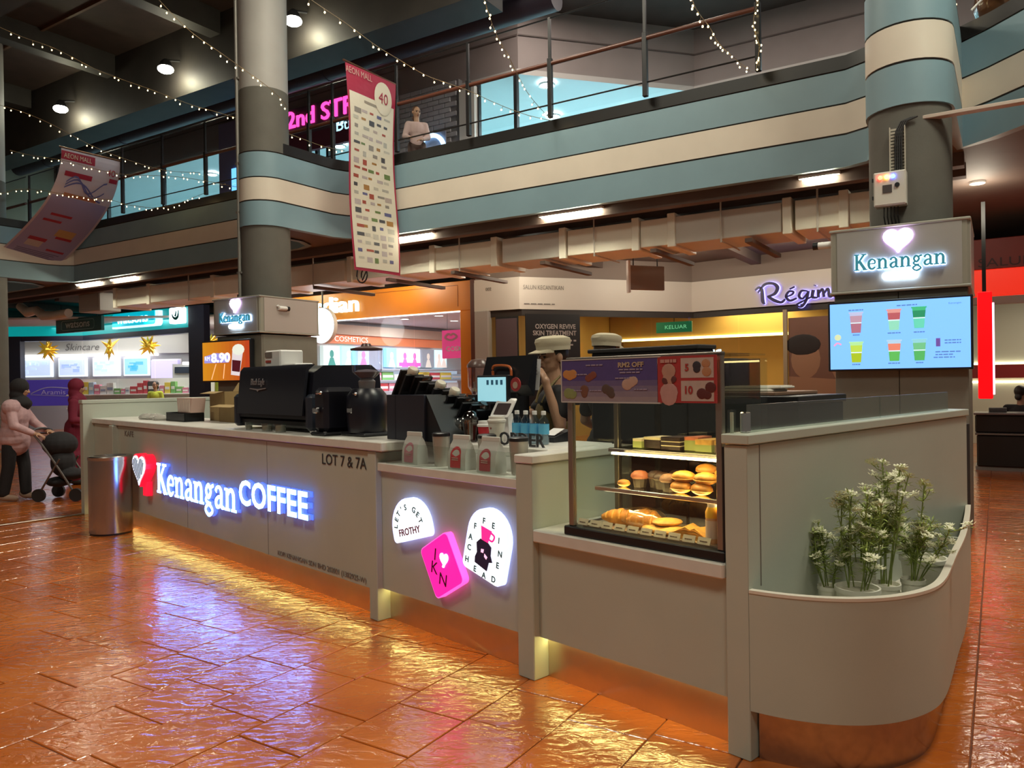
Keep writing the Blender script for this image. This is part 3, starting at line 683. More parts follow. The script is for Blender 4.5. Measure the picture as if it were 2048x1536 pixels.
mb = t.mb(True); mb.lathe([(.40, -.06), (.40, .06)], (-6.66, 2.4, 2.83), 32, Matrix.Rotation(pi/2, 3, 'X')); t.part('face', mb, emi((.9, .97, 1), 5))
mb = t.mb(True); mb.lathe([(.42, -.05), (.42, .05)], (-6.66, 2.4, 2.83), 32, Matrix.Rotation(pi/2, 3, 'X')); t.part('rim', mb, WHITEP); mb = t.mb(); mb.rod((-6.66, 2.4, 3.24), (-6.66, 2.4, 3.97), .02); t.part('rod', mb, STL)
si = Thing('wall_shop_middle', None, None, 'M', (-8.8, 7, 0), kind='structure')
mb = si.mb(); mb.box(-9.0, -8.8, 3.76, 12, 0, 3.2); si.part('side_wall', mb, mat('shop_pale', (.55, .55, .56), .6))
mb = si.mb(); mb.box(-8.8, -3.1, 3.76, 12, 3.2, 3.25); si.part('shop_ceiling', mb, mat('ceil_blue', (.45, .50, .60), .6))
mb = si.mb(); mb.box(-8.8, -8.7, 3.8, 11, 2.58, 2.82); si.part('orange_band', mb, mat('coral_band', (.72, .22, .10), .5, emit=(.7, .2, .1), es=.35))
mb = si.mb(); mb.box(-8.8, -8.6, 3.8, 11, 2.83, 3.1); si.part('header', mb, mat('peach_header', (.62, .48, .38), .6))
mb = si.mb(); mb.box(-8.8, -3.1, 12, 12.2, 0, 3.3); mb.box(-3.1, -2.95, 3.76, 12, 0, 4.0); si.part('back_wall', mb, mat('shop_pale2', (.5, .45, .47), .6))
area('middle_shop_light', wp('M', (-6.2, 6.5, 3.18)), 3.0, 300, (.95, .97, 1))
t = Thing('wall_lettering', 'pale COSMETICS lettering on the coral band inside the orange shop', 'lettering', 'M', (-8.68, 5.4, 2.62), rz=pi/2)
lettering(t, 'COSMETICS', .2, (0, -.02, .02), emi((1, .75, .65), 1.2), fit=1.3)
GP = [(.7, 1.35, (.55, .62, .62), (.05, .25, .22), 'grey-green poster of a woman in a green top'), (1.36, 1.95, (.35, .85, .85), (.7, .95, .95), 'turquoise poster with product bottles'), (2.0, 2.5, (.55, .6, .85), (.8, .3, .5), 'lilac poster behind the glass hopper'),
      (3.2, 3.7, (.25, .55, .85), (.75, .8, .9), 'blue poster of a woman right of the hopper'), (3.75, 4.8, (.75, .75, .85), (.85, .15, .45), 'white poster of several faces with a pink strip'), (4.85, 5.5, (.20, .20, .24), (.65, .55, .5), 'dark grey poster of a long haired woman'), (5.55, 6.15, (.60, .80, .9), (.8, .65, .6), 'pale blue poster of two faces')]
for a, b, c1, c2, lab in GP:
    t = Thing('wall_poster', 'backlit '+lab+' on the orange shop wall', 'poster', 'M', (-8.68, 3.6+(a+b)/2, 1.95), rz=pi/2, group='cosmetics posters in the orange shop'); w = (b-a)/2-.02
    mb = t.mb(); mb.box(-w, w, -.03, .1, 0, .56, .004); t.part('lightbox', mb, emi(c1, 1.15))
    mb = t.mb(); mb.cur = 0
    for fx in ((-.35, .35) if 'faces' in lab else (0,)):
        mb.lathe([(.09, -.003), (.09, .003)], (fx*w*1.3, -.034, .34), 14, Matrix.Diagonal((.8, 1, 1.15)).to_3x3() @ Matrix.Rotation(pi/2, 3, 'X'))
        mb.prism([(fx*w*1.3-.15, 0), (fx*w*1.3+.15, 0), (fx*w*1.3+.06, .24), (fx*w*1.3-.06, .24)], -.036, -.031, 'y')
    t.part('figure', mb, emi(c2, .8))
    if 'pink strip' in lab: mb = t.mb(); mb.box(-w, w, -.04, -.035, .03, .14); t.part('strip', mb, emi((.9, .1, .4), 1))
t = Thing('product_shelf', 'shelves of small cosmetic items under the posters in the orange shop', 'shelf', 'M', (-8.68, 6.8, 0), rz=pi/2)
for z in (1.84, 1.52, 1.2): mb = t.mb(); mb.box(-3, 3.5, -.32, 0, z, z+.05, .004); t.part('shelf_board', mb, mat('shelf_grey', (.35, .36, .42), .5))
mb = t.mb(); mb.box(-3, 3.5, -.02, 0, .3, 1.9); t.part('back_panel', mb, emi((.7, .8, .95), .5))
r_ = random.Random(9); k = 0
ORD = ['first', 'second', 'third', 'fourth', 'fifth', 'sixth', 'seventh', 'eighth', 'ninth', 'tenth', 'eleventh', 'twelfth']
for z in (1.57, 1.25):
    x = -2.9; k = 0
    while x < 3.1:
        w = r_.uniform(.45, .75); nm, c = r_.choice(pc); h = r_.uniform(.14, .24)
        p = wp('M', (-8.86+.05, 6.8+x, z))
        o = Thing('cosmetic_box', '%s cosmetic carton on the %s shelf of the orange shop, %s inward' % (nm, 'middle' if z > 1.4 else 'lower', ORD[k % 12]), 'box', 'M', (-8.53, 6.8+x+w/2, z), rz=pi/2, group='cosmetics on the shelves')
        mb = o.mb(); mb.box(-w/2+.01, w/2-.01, -.08, .08, 0, h, .004); o.part('carton', mb, flat(c)); mb = o.mb(); mb.box(-w/2+.03, w/2-.03, -.085, -.08, h*.3, h*.6); o.part('print', mb, flat((.8, .78, .78)))
        x += w+.02; k += 1
t = Thing('hanging_sign', 'pink hanging sign reading 50 COSMETICS with lips inside the orange shop', 'sign', 'M', (-4.0, 4.4, 2.1))
mb = t.mb(); mb.box(-4.75, -3.6, 4.4, 4.44, 2.05, 2.72, .005); t.part('board', mb, mat('hot_pink', (.75, .05, .22), .5, emit=(.8, .05, .25), es=.5))
lettering(t, '50', .26, (-4.05, 4.39, 2.47), emi((1, .9, .1), 1), off=.006); lettering(t, 'COSMETICS', .16, (-4.15, 4.39, 2.22), flat((.8, .8, .8)), fit=.95, off=.003)
mb = t.mb(); mb.ribbon([(-4.65, 2.55), (-4.55, 2.63), (-4.48, 2.6), (-4.4, 2.63), (-4.3, 2.55), (-4.48, 2.48)], .05, 4.385, 4.4, 4, True); t.part('lips', mb, flat((.75, .35, .45)))
for s in (-4.6, -3.75): mb = t.mb(); mb.rod((s, 4.42, 2.72), (s, 4.42, 3.2), .006, 4); t.part('wire', mb, STL)
for i, (s, d) in enumerate([(-7.4, 4.6), (-6.2, 4.4), (-6.9, 5.6), (-5.0, 4.3), (-5.6, 5.4), (-4.2, 4.9), (-6.3, 7), (-5.0, 6.8), (-4.4, 6.0), (-5.6, 8.4), (-4.2, 8.2)]):
    o = Thing('recessed_downlight', 'round downlight in the blue-grey orange shop ceiling, %s counted inward' % ORD[i], 'light', 'M', (s, d, 3.19), group='downlights of the orange shop')
    mb = o.mb(True, True); mb.cyl((0, 0, -.005), .1, .015, 16); o.part('lens', mb, emi((1, 1, .97), 14)); mb = o.mb(True, True); mb.lathe([(.1, 0), (.125, -.012), (.13, .012)], n=16, cap=False); o.part('trim_ring', mb, WHITEP)
# ---- salon with cream fascia
SA, SB, SC_, SD = (-3.06, 3.36), (-1.98, 3.47), (.62, 6.74), (5.0, 6.2)
WHF = mat('salon_fascia', (.62, .57, .50), .5, var=.03, vs=1); 
sh = Thing('storefront', 'cream angled fascia of the beauty salon with dark glazed recess', 'shopfront', 'M', (-1, 4, 0))
pts = [SA, SB, SC_, SD, (9, 5.7)]
mb = sh.mb(); mb.strip(pts, 3.0, 3.62); mb.strip([(p[0], p[1]+.01) for p in pts], 3.62, 3.68); sh.part('fascia', mb, WHF)
mb = sh.mb(); mb.strip([(p[0]+.02, p[1]+.06) for p in pts], 2.86, 3.02); sh.part('dark_head', mb, mat('dark_head', (.03, .022, .018), .5))
mb = sh.mb(); mb.strip([(p[0], p[1]+.05) for p in (SA, SB, SC_, SD)], 3.6, 4.12); sh.part('upper_infill', mb, mat('infill', (.22, .17, .14), .7))
for a, b, n in ((SA, SB, 1), (SB, SC_, 4), (SC_, SD, 4)):
    for i in range(n):
        p = V2(a).lerp(V2(b), i/n); q = V2(a).lerp(V2(b), (i+1)/n); d = (q-p).normalized()*.015
        mb = sh.mb(); mb.strip([tuple(p+d), tuple(q-d)], .03, 2.88); sh.part('pane', mb, GLASSD)
mb = sh.mb(); mb.box(-3.05, -2.7, 3.34, 3.5, 0, 3.0, .01); sh.part('pier', mb, mat('salon_pier', (.36, .33, .30), .6)); 
mb = sh.mb(); mb.box(2.7, 2.78, 6.4, 6.5, 0, 2.9); sh.part('mullion', mb, mat('beige_mullion', (.40, .33, .22), .5))
aB = atan2(SC_[1]-SB[1], SC_[0]-SB[0]); aC = atan2(SD[1]-SC_[1], SD[0]-SC_[0]); aA = atan2(SB[1]-SA[1], SB[0]-SA[0])
t = Thing('fascia_lettering', 'small grey SALUN KECANTIKAN lettering on the cream salon fascia', 'lettering', 'M', (SB[0], SB[1], 3.3), rz=aB)
LG = flat((.20, .18, .16))
lettering(t, 'SALUN KECANTIKAN', .13, (.55, -.012, .12), LG, fit=.92); lettering(t, '~', .05, (.45, -.012, -.2), LG, fit=.7)
t = Thing('fascia_lettering', 'small grey 002 unit number on the left end of salon fascia', 'lettering', 'M', (SA[0], SA[1], 3.3), rz=aA)
lettering(t, '002', .1, (.36, -.012, .13), LG)
t = Thing('wall_poster', 'tall black poster with pale skin treatment lettering in the salon window', 'poster', 'M', (SB[0], SB[1], .9), rz=aB)
mb = t.mb(); mb.box(.12, 1.37, -.03, -.01, .05, 2.0); t.part('sheet', mb, mat('poster_black', (.008, .007, .008), .4))
PT = flat((.38, .34, .32))
lettering(t, 'OXYGEN REVIVE', .14, (.80, -.034, 1.69), PT, fit=.93, off=.003); lettering(t, 'SKIN TREATMENT', .14, (.78, -.034, 1.55), PT, fit=1.0, off=.003)
for i, (w, z) in enumerate(((.95, 1.42), (.8, 1.33), (.6, 1.24))): lettering(t, '~', .07, (.8, -.034, z), PT, fit=w)
t = Thing('window_panel', 'mauve blank panel behind glass at the left of the salon', 'panel', 'M', (SA[0], SA[1], 1.0), rz=aA)
mb = t.mb(); mb.box(.5, 1.0, .03, .06, .1, 1.82, .004); t.part('sheet', mb, mat('mauve', (.13, .085, .10), .5)); mb = t.mb(); mb.box(.48, 1.02, .06, .08, 0, 1.86); t.part('frame', mb, BLACKM)
t = Thing('exit_sign', 'small dark green exit sign hanging inside the salon', 'sign', 'M', (.2, 7.6, 2.6))
mb = t.mb(); mb.box(-.55, .35, 7.5, 7.56, 2.6, 2.86, .006); t.part('box', mb, mat('exit_green', (.01, .10, .05), .4, emit=(.01, .25, .1), es=.3)); lettering(t, 'KELUAR', .13, (-.05, 7.495, 2.69), emi((.2, .7, .4), .6), fit=.55); mb = t.mb(); mb.rod((-.1, 7.53, 2.86), (-.1, 7.53, 3.2), .01); t.part('rod', mb, STL)
si = Thing('wall_salon', None, None, 'M', (1, 10, 0), kind='structure')
GOLDW = mat('golden_wall', (.50, .36, .13), .6, var=.05, vs=1)
mb = si.mb(); mb.box(-2.9, 6, 10.8, 11, 0, 3.3); mb.box(-3, -2.92, 3.6, 11, 0, 3.3); si.part('back_wall', mb, GOLDW)
mb = si.mb(); mb.box(-2.9, 6, 9.9, 10.8, 2.62, 3.3); si.part('cove_header', mb, GOLDW)
mb = si.mb(); mb.box(-2.9, 6, 9.86, 9.9, 2.55, 2.62); si.part('cove_light', mb, emi((1, .72, .22), 5))
mb = si.mb()
for a, b in zip(pts, pts[1:]): mb.quad((a[0], a[1]+.08, 3.3), (b[0], b[1]+.08, 3.3), (b[0], 11, 3.3), (a[0], 11, 3.3))
si.part('shop_ceiling', mb, mat('salon_ceiling', (.20, .15, .07), .6))
mb = si.mb(); mb.box(5.6, 5.7, 6.3, 10.8, 0, 3.3); si.part('side_wall', mb, GOLDW)
area('salon_light', wp('M', (1.4, 9.3, 3.25)), 1.8, 95, (1, .72, .28))
area('salon_light', wp('M', (-1.6, 7.0, 3.25)), 1.5, 40, (1, .72, .28))
t = Thing('wall_poster', 'salon poster of two faces close together in brown tones', 'poster', 'M', (SC_[0], SC_[1], 1.0), rz=aC)
mb = t.mb(); mb.box(2.2, 3.9, -.03, -.01, .0, 1.72); t.part('sheet', mb, mat('poster_brown', (.20, .10, .07), .5))
mb = t.mb(True); mb.cur = 0; mb.ball((2.55, -.03, .85), (.30, .006, .40), 20, 8); mb.ball((3.3, -.03, .72), (.24, .006, .36), 20, 8); mb.prism([(2.2, .0), (3.7, .0), (3.3, .42), (2.2, .5)], -.034, -.03, 'y'); t.part('faces', mb, mat('poster_skin', (.36, .20, .12), .5))
PH = mat('poster_hair', (.022, .016, .016), .5); mb = t.mb(True); mb.ball((2.5, -.034, 1.15), (.36, .006, .22), 20, 8); t.part('hair', mb, PH); mb = t.mb(True); mb.ball((3.45, -.034, 1.0), (.2, .006, .3), 16, 8); t.part('hair', mb, PH)
t = Thing('neon_mark', 'two small reversed bluish neon letters inside the salon', 'sign', 'M', (.4, 8.6, 2.0))
lettering(t, 'BU', .30, (.55, 8.55, 1.98), emi((.45, .75, 1), 4), off=.008, sx=-1)
mb = t.mb(); mb.box(.3, .85, 8.57, 8.6, 1.94, 1.96); t.part('bar', mb, STL)
# purple script sign with halo
t = Thing('script_sign', 'dark purple script lettering with blue halo light on the cream fascia', 'sign', 'M', (SC_[0], SC_[1], 3.0), rz=aC)
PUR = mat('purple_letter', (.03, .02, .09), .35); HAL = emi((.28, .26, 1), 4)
RS = [[([(1.52, .36), (1.60, .41), (1.66, .36), (1.68, .12), (1.72, .05)], [.03, .05, .06, .07, .03]), ([(1.58, .30), (1.72, .46), (1.90, .47), (2.0, .38), (1.94, .25), (1.78, .2)], [.02, .05, .06, .07, .06, .03]), ([(1.8, .2), (1.95, .10), (2.08, .06), (2.16, .12)], [.05, .07, .05, .03])],
      [([(2.16, .16), (2.3, .2), (2.33, .26), (2.24, .27), (2.18, .17), (2.26, .08), (2.4, .12)], [.03, .03, .04, .04, .05, .05, .03]), ([(2.26, .32), (2.36, .36)], .03)],
      [([(2.62, .25), (2.5, .26), (2.45, .16), (2.52, .1), (2.62, .2)], [.03, .04, .05, .04, .03]), ([(2.64, .25), (2.6, .08), (2.5, -.06), (2.4, -.02), (2.55, .06), (2.72, .13)], [.05, .05, .04, .04, .03, .03])],
      [([(2.74, .26), (2.72, .12), (2.82, .1)], [.06, .06, .03]), ([(2.77, .345), (2.775, .36)], .05)],
      [([(2.84, .26), (2.84, .1)], .05), ([(2.85, .18), (2.92, .26), (2.95, .1)], [.03, .05, .05]), ([(2.96, .18), (3.03, .26), (3.06, .1), (3.14, .13)], [.03, .05, .05, .03])],
      [([(3.2, .16), (3.3, .2), (3.33, .26), (3.26, .27), (3.2, .17), (3.27, .08), (3.4, .12)], [.03, .03, .04, .04, .05, .05, .03])]]
for g in RS:
    mb = t.mb()
    for pt, w in g: mb.ribbon(pt, w, -.09, -.05)
    o = t.part('letter', mb, PUR); mb = t.mb()
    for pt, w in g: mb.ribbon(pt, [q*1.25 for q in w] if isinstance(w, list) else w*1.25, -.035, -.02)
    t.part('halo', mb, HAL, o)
# brown hanging blade sign and its mate
t = Thing('hanging_sign', 'pale brown blank hanging blade sign tilted in front of the salon fascia', 'sign', 'M', (1.4, 1.5, 2.95), rz=.9)
mb = t.mb(); mb.box(-.05, .62, -.03, .03, .02, .42, .006); t.part('board', mb, mat('blade_brown', (.27, .20, .16), .6)); mb = t.mb(); mb.box(-.06, -.02, -.035, .035, -.03, .5); t.part('edge', mb, WHITEP)
for x in (.05, .5): mb = t.mb(); mb.rod((x, 0, .42), (x, 0, .98), .01); t.part('rod', mb, STL)
# ---- red eatery on the right
REDL = emi((1, .015, .012), 1.1)
sh = Thing('storefront', 'red glowing fascia of the eatery at the right edge', 'shopfront', 'M', (8, 4.5, 0))
mb = sh.mb(); mb.box(5.9, 11, 4.5, 4.6, 2.76, 3.2, .01); sh.part('fascia', mb, mat('red_fascia', (.55, .03, .015), .4, emit=(1, .03, .01), es=.7)); mb = sh.mb(); mb.box(5.9, 11, 4.5, 4.6, 3.2, 3.7, .01); sh.part('upper_fascia', mb, mat('red_dark', (.22, .02, .015), .5))
mb = sh.mb(); mb.box(5.9, 11, 4.46, 4.6, 2.62, 2.75, .01); sh.part('head', mb, mat('taupe_head', (.40, .35, .31), .5))
lettering(sh, 'SALUN RAMBUT', .2, (7.2, 4.49, 3.24), flat((.06, .01, .01)), fit=1.9)
t = Thing('light_column', 'tall glowing red vertical lightbox beside the menu screen', 'sign', 'M', (6.38, 2.6, 1.14))
mb = t.mb(); mb.box(6.27, 6.45, 2.5, 2.75, 1.14, 2.66, .012); t.part('body', mb, RED_E); mb = t.mb(); mb.box(6.45, 6.475, 2.52, 2.73, 1.2, 2.5); t.part('edge_strip', mb, emi((1, .5, .75), 2.5)); mb = t.mb(); mb.box(6.33, 6.38, 2.6, 2.65, 2.66, 3.95); t.part('hanger', mb, STL)
si = Thing('wall_eatery', None, None, 'M', (8, 9, 0), kind='structure')
mb = si.mb(); mb.box(5.75, 12, 9, 9.2, 0, 3.6); mb.box(5.72, 5.8, 4.7, 9, 0, 3.6); si.part('back_wall', mb, mat('pale_green_wall', (.52, .52, .42), .5))
mb = si.mb(); mb.box(5.8, 12, 8.94, 9, 1.40, 1.68); si.part('tile_band', mb, mat('red_tile', (.22, .02, .02), .3))
for z in (1.69, 1.30): mb = si.mb(); mb.box(5.8, 12, 8.95, 8.99, z, z+.035); si.part('cove_light', mb, emi((1, .92, .65), 5))
mb = si.mb(); mb.box(5.8, 12, 4.6, 9, 3.3, 3.35); si.part('shop_ceiling', mb, WHITEP)
area('eatery_light', wp('M', (7.8, 6.8, 3.25)), 1.6, 60, (1, .95, .75))
o = Thing('recessed_downlight', 'round white downlight in the ceiling of the red eatery', 'light', 'M', (6.72, 6.9, 3.28))
mb = o.mb(True, True); mb.cyl((0, 0, -.005), .12, .02, 16); o.part('lens', mb, emi((1, 1, .9), 12)); mb = o.mb(True, True); mb.lathe([(.12, 0), (.15, -.012), (.155, .012)], n=16, cap=False); o.part('trim_ring', mb, WHITEP)
# dark booth counter
BTH = mat('booth_dark', (.016, .017, .017), .3)
t = Thing('booth_counter', 'dark glossy booth counter with pale metal edge in front of red eatery', 'counter', 'M', (8, 3.9, 0))
for i, s in enumerate((6.22, 6.95, 7.7)):
    mb = t.mb(); mb.box(s, s+.72, 3.62, 4.2, .06, .55, .02); t.part('front_panel', mb, BTH)
mb = t.mb(); mb.box(6.2, 8.5, 3.6, 4.22, .55, .58, .005); t.part('metal_edge', mb, mat('edge_metal', (.25, .28, .28), .3, .8)); mb = t.mb(); mb.box(6.2, 8.5, 3.68, 4.2, .58, .86, .02); t.part('back_panel', mb, BTH); mb = t.mb(); mb.box(6.18, 8.5, 3.6, 4.2, .86, .89, .008); t.part('worktop', mb, mat('worktop_grey', (.18, .18, .18), .3)); mb = t.mb(); mb.box(6.2, 8.5, 3.66, 4.2, 0, .06); t.part('plinth', mb, mat('plinth', (.3, .29, .27), .4))
for k in range(3):
    mb = MB(); mb.box(-.12, .12, -.08, .08, 0, .022, .006)
    solo('tray', mb, flat((.05+.03*k, .06+.03*k, .06+.03*k)), 'dark flat tray on the eatery booth counter, %s of the stack of three' % ('bottom', 'middle', 'top')[k], 'tray', 'M', (6.5, 3.95, .89+k*.024), group='trays on the booth counter')
# ---- air ducts below the balcony
DUCT = mat('duct_cream', (.84, .82, .70), .45, var=.03, vs=2); DUCTG = mat('duct_grey', (.60, .59, .54), .45, var=.03, vs=2)
du = Thing('air_duct', 'long cream rectangular air duct with raised flanges under the balcony', 'duct', 'M', (0, .8, 3.45))
secs = [(-12, -10.6), (-10.6, -8.2), (-8.2, -6.1), (-6.1, -4.2), (-4.0, -2.1), (-1.97, -.76), (-.55, .55), (.7, 1.84), (1.95, 2.42), (2.5, 4.02), (4.2, 4.8), (4.8, 5.25)]
for i, (a, b) in enumerate(secs):
    mb = du.mb(); mb.box(a, b, .62, 1.5, 3.48, 3.89, .008); du.part('duct_section', mb, DUCTG if i in (6, 9) else DUCT)
for s in (-12, -10.6, -8.2, -6.1, -4.05, -2.03, -.7, .62, 1.88, 2.45, 4.1, 4.82):
    mb = du.mb(); mb.box(s-.06, s+.06, .58, 1.54, 3.44, 3.94, .008); du.part('flange', mb, DUCT)
for s in (-9, -5, -1.4, 1.2, 3.2, 4.5):
    mb = du.mb(); mb.rod((s, .56, 3.42), (s, .56, 4.12), .013, 6); mb.rod((s, .56, 3.44), (s, 1.5, 3.44), .013, 6); du.part('hanger_rod', mb, mat('hanger', (.5, .48, .42), .4))
t = Thing('support_channel', 'row of brown steel channels carrying the air duct from below', 'beam', 'M', (-2, 1.2, 3.38))
for s in (-7.2, -4.9, -3.0, -1.5, .3, 2.2, 3.6): mb = t.mb(); mb.box(s-.05, s+.05, .5, 2.2, 3.37, 3.43, .005); t.part('channel', mb, SOFF)
# tube lights along the soffit edge
for s in (-12.4, -10.9, -2.2, 1.0, 4.6):
    o = Thing('tube_light', {-12.4: 'bright tube light under the balcony edge, farthest left', -10.9: 'bright tube light under the balcony edge above the left duct end', -2.2: 'bright tube light under the balcony beside the long white banner', 1.0: 'bright tube light under the balcony above the middle of the duct', 4.6: 'bright tube light under the balcony near right column'}[s], 'light', 'M', (s, .16, 4.03), group='tube lights under the balcony')
    w = .5 if s < 4 else .2
    mb = o.mb(); mb.box(s-w-.05, s+w+.05, .12, .2, 4.05, 4.085); o.part('batten', mb, WHITEP); mb = o.mb(True); mb.rod((s-w, .16, 4.035), (s+w, .16, 4.035), .016, 8); o.part('tube', mb, emi((1, .93, .70), 110))
mb = MB(smooth=True); mb.rod((-11.5, 0, 0), (9.5, 0, 0), .022, 8)
solo('pipe', mb, mat('pipe_grey', (.35, .32, .29), .4), 'thin grey pipe running under the balcony edge above the duct', 'pipe', 'M', (-3.5, .48, 4.0))
# pale flexible duct and white gear at the far left
mb = MB(smooth=True); mb.tube([(-.9, 0, .25), (-.5, 0, .05), (0, 0, .08), (.4, 0, -.1), (1.0, 0, -.12), (1.7, 0, -.1)], [.12, .14, .12, .14, .12, .12], 12)
solo('flexible_duct', mb, mat('flex_white', (.7, .66, .55), .5), 'pale bent flexible duct under the balcony at far left', 'duct', 'M', (-16.6, 1.0, 3.62))
mb = MB(); mb.box(-.5, .5, -.3, .3, 0, .5, .02); mb.box(-.45, .45, -.31, -.3, .08, .4)
solo('air_unit', mb, mat('unit_grey', (.42, .42, .38), .5), 'grey boxed air unit under the balcony between flexible duct and cream duct', 'air unit', 'M', (-13.9, 1.3, 3.5))
# coiled cable near the middle column
mb = MB(smooth=True)
pts = [(.0, 0, .67), (-.02, 0, .42), (-.05, 0, .2)]+[(.02+.1*cos(a), .01*i, .02+.13*sin(a)) for i, a in enumerate([pi+i*2*pi/12 for i in range(14)])]+[(.12, .1, .2)]+[(.2+.08*cos(a), .1, .28+.1*sin(a)) for a in [pi+i*2*pi/12 for i in range(14)]]
mb.tube(pts, .014, 6); solo('coiled_cable', mb, BLACKM, 'dark coiled cable hanging under the balcony beside the long white banner', 'cable', 'M', (-3.4, .2, 3.45))
# spotlights added under the soffit to brighten the shop fascias
for i, (s, d, e, c) in enumerate(((-8.6, 2.7, 26, (1, .86, .6)), (-5.0, 2.6, 30, (1, .86, .6)), (-1.2, 2.6, 30, (1, .9, .72)), (.9, 4.6, 26, (1, .9, .72)), (3.2, 4.6, 26, (1, .9, .72)), (-12, 2.2, 20, (1, .95, .8)), (6.3, 2.0, 16, (1, .9, .7)))):
    o = Thing('fascia_fill_spot', 'added fill spotlight under the balcony, %s from the left' % ORD[i], 'light', 'M', (s, d, 4.1), group='added fascia spotlights')
    mb = o.mb(True, True); mb.lathe([(.07, .015), (.095, -.01), (.1, .015)], n=16, cap=False); o.part('trim_ring', mb, WHITEP); mb = o.mb(True, True); mb.cyl((0, 0, -.002), .07, .012, 16); o.part('lens', mb, emi((1, .92, .75), 10))
    l = bpy.data.lights.new('fascia_fill_lamp', 'POINT'); l.energy = e*2.2; l.color = c; l.shadow_soft_size = .22;
    q = bpy.data.objects.new('fascia_fill_lamp', l); COL.objects.link(q); q.location = wp('M', (s, d, 3.86))
# ================================================================== KIOSK COUNTERS AND SIGNS
INK = flat((.03, .03, .035)); INKG = flat((.20, .17, .15)); SEAM = mat('seam_dark', (.16, .14, .12), .6)
def led(th, u0, u1, v=.012):
    mb = th.mb(); mb.box(u0, u1, v+.036, v+.05, .196, .206); th.part('led_strip', mb, LED)
t = Thing('counter', 'long cream coffee counter with glowing brand sign and steel kick plate', 'counter', 'K', (-5.4, .4, 0)); c1 = t
mb = t.mb(); mb.box(-8.37, -2.54, 0, .045, .19, 1.065); t.part('front_panel', mb, LAM)
mb = t.mb(); mb.box(-8.37, -2.54, .075, .095, 0, .19); t.part('kick_plate', mb, KICK)
led(t, -8.3, -2.55)
mb = t.mb(); mb.box(-8.37, -2.36, -.03, .78, 1.072, 1.13, .006); t.part('countertop', mb, LAMTOP)
mb = t.mb(); mb.box(-8.37, -2.38, -.005, .7, 1.062, 1.074); t.part('shadow_gap', mb, SEAM)
mb = t.mb(); mb.box(-2.54, -2.45, -.012, .72, 0, 1.065, .004); t.part('end_post', mb, LAM)
mb = t.mb(); mb.box(-7.62, -7.5, -.06, .02, .19, 1.07, .004); t.part('pilaster', mb, LAM)
mb = t.mb(); mb.box(-8.37, -2.54, .7, .74, 0, 1.065); t.part('back_panel', mb, LAM)
for u in (-5.55, -3.95): mb = t.mb(); mb.box(u, u+.004, -.0015, .01, .19, 1.06); t.part('panel_joint', mb, SEAM)
lettering(t, 'LOT 7 & 7A', .105, (-2.845, -.004, .945), INK, fit=.55); lettering(t, 'KAFE', .085, (-7.13, -.004, .965), INKG, fit=.28); lettering(t, 'KOPI KENANGAN SDN BHD 202001 (1382925-W)', .05, (-3.19, -.004, .213), INKG, fit=1.2)
t = Thing('counter', 'lower cream counter bay with three lit badges and a glass fronted ledge', 'counter', 'K', (-1.8, .4, 0))
mb = t.mb(); mb.box(-2.45, -1.19, .03, .07, .2, .945); t.part('front_panel', mb, LAM)
mb = t.mb(); mb.box(-2.45, -1.19, .085, .105, 0, .2); t.part('kick_plate', mb, KICK); led(t, -2.44, -1.2, .04)
mb = t.mb(); mb.box(-2.45, -1.19, 0, .26, .945, .998, .005); t.part('ledge', mb, LAMTOP)
mb = t.mb(); mb.box(-2.45, -1.19, .24, .27, .95, 1.075); t.part('riser', mb, WHITEP)
mb = t.mb(); mb.box(-2.36, -1.19, .235, .78, 1.075, 1.13, .005); t.part('worktop', mb, LAMTOP)
mb = t.mb(); mb.box(-2.37, -1.2, .012, .022, .998, 1.128); t.part('glass_front', mb, GLASSG)
mb = t.mb(); mb.box(-2.45, -1.19, .7, .74, 0, 1.075); t.part('back_panel', mb, LAM)
t = Thing('divider_panel', 'cream dividing panel with cap between ledge bay and cake display', 'panel', 'K', (-1.13, .4, 0))
mb = t.mb(); mb.box(-1.186, -1.07, -.012, .8, 0, 1.08, .004); t.part('panel', mb, LAM); mb = t.mb(); mb.box(-1.19, -1.06, -.02, .82, 1.083, 1.125, .005); t.part('cap', mb, LAMTOP)
t = Thing('counter', 'cream base cabinet carrying the cake display case', 'counter', 'K', (-.5, .4, 0))
mb = t.mb(); mb.box(-1.068, -.003, .03, .07, .212, .69); t.part('front_panel', mb, LAM); mb = t.mb(); mb.box(-1.068, -.003, .09, .11, 0, .21); t.part('kick_plate', mb, KICK); led(t, -1.06, -.01, .04)
mb = t.mb(); mb.box(-1.068, -.003, -.015, .8, .695, .757, .006); t.part('ledge', mb, LAMTOP); mb = t.mb(); mb.box(-1.068, -.003, .74, .78, 0, .69); t.part('back_panel', mb, LAM)
t = Thing('partition', 'tall cream side partition wall with overhanging cap right of the cake display', 'partition', 'K', (.05, 1.3, 0))
mb = t.mb(); mb.box(0, .1, 0, 2.72, 0, 1.232, .003); t.part('wall_panel', mb, LAM); mb = t.mb(); mb.box(-.006, .112, -.012, 2.73, 1.236, 1.276, .004); t.part('cap', mb, LAM); mb = t.mb(); mb.box(.1, .102, .095, .099, .67, 1.23); t.part('panel_joint', mb, SEAM)
mb = t.mb(); mb.box(.02, .1, 2.722, 2.78, .5, 1.18); t.part('dark_gap_strip', mb, BLACKM)  # black strip stands in for the dark gap past the partition
for a, b in ((.1, 1.45), (1.46, 2.52)):
    mb = t.mb(); mb.box(.045, .055, a, b, 1.276, 1.388); t.part('glass_screen', mb, GLASSP)
mb = t.mb(True); mb.box(.035, .065, .06, .1, 1.276, 1.36, .004); t.part('clip', mb, CHROME)
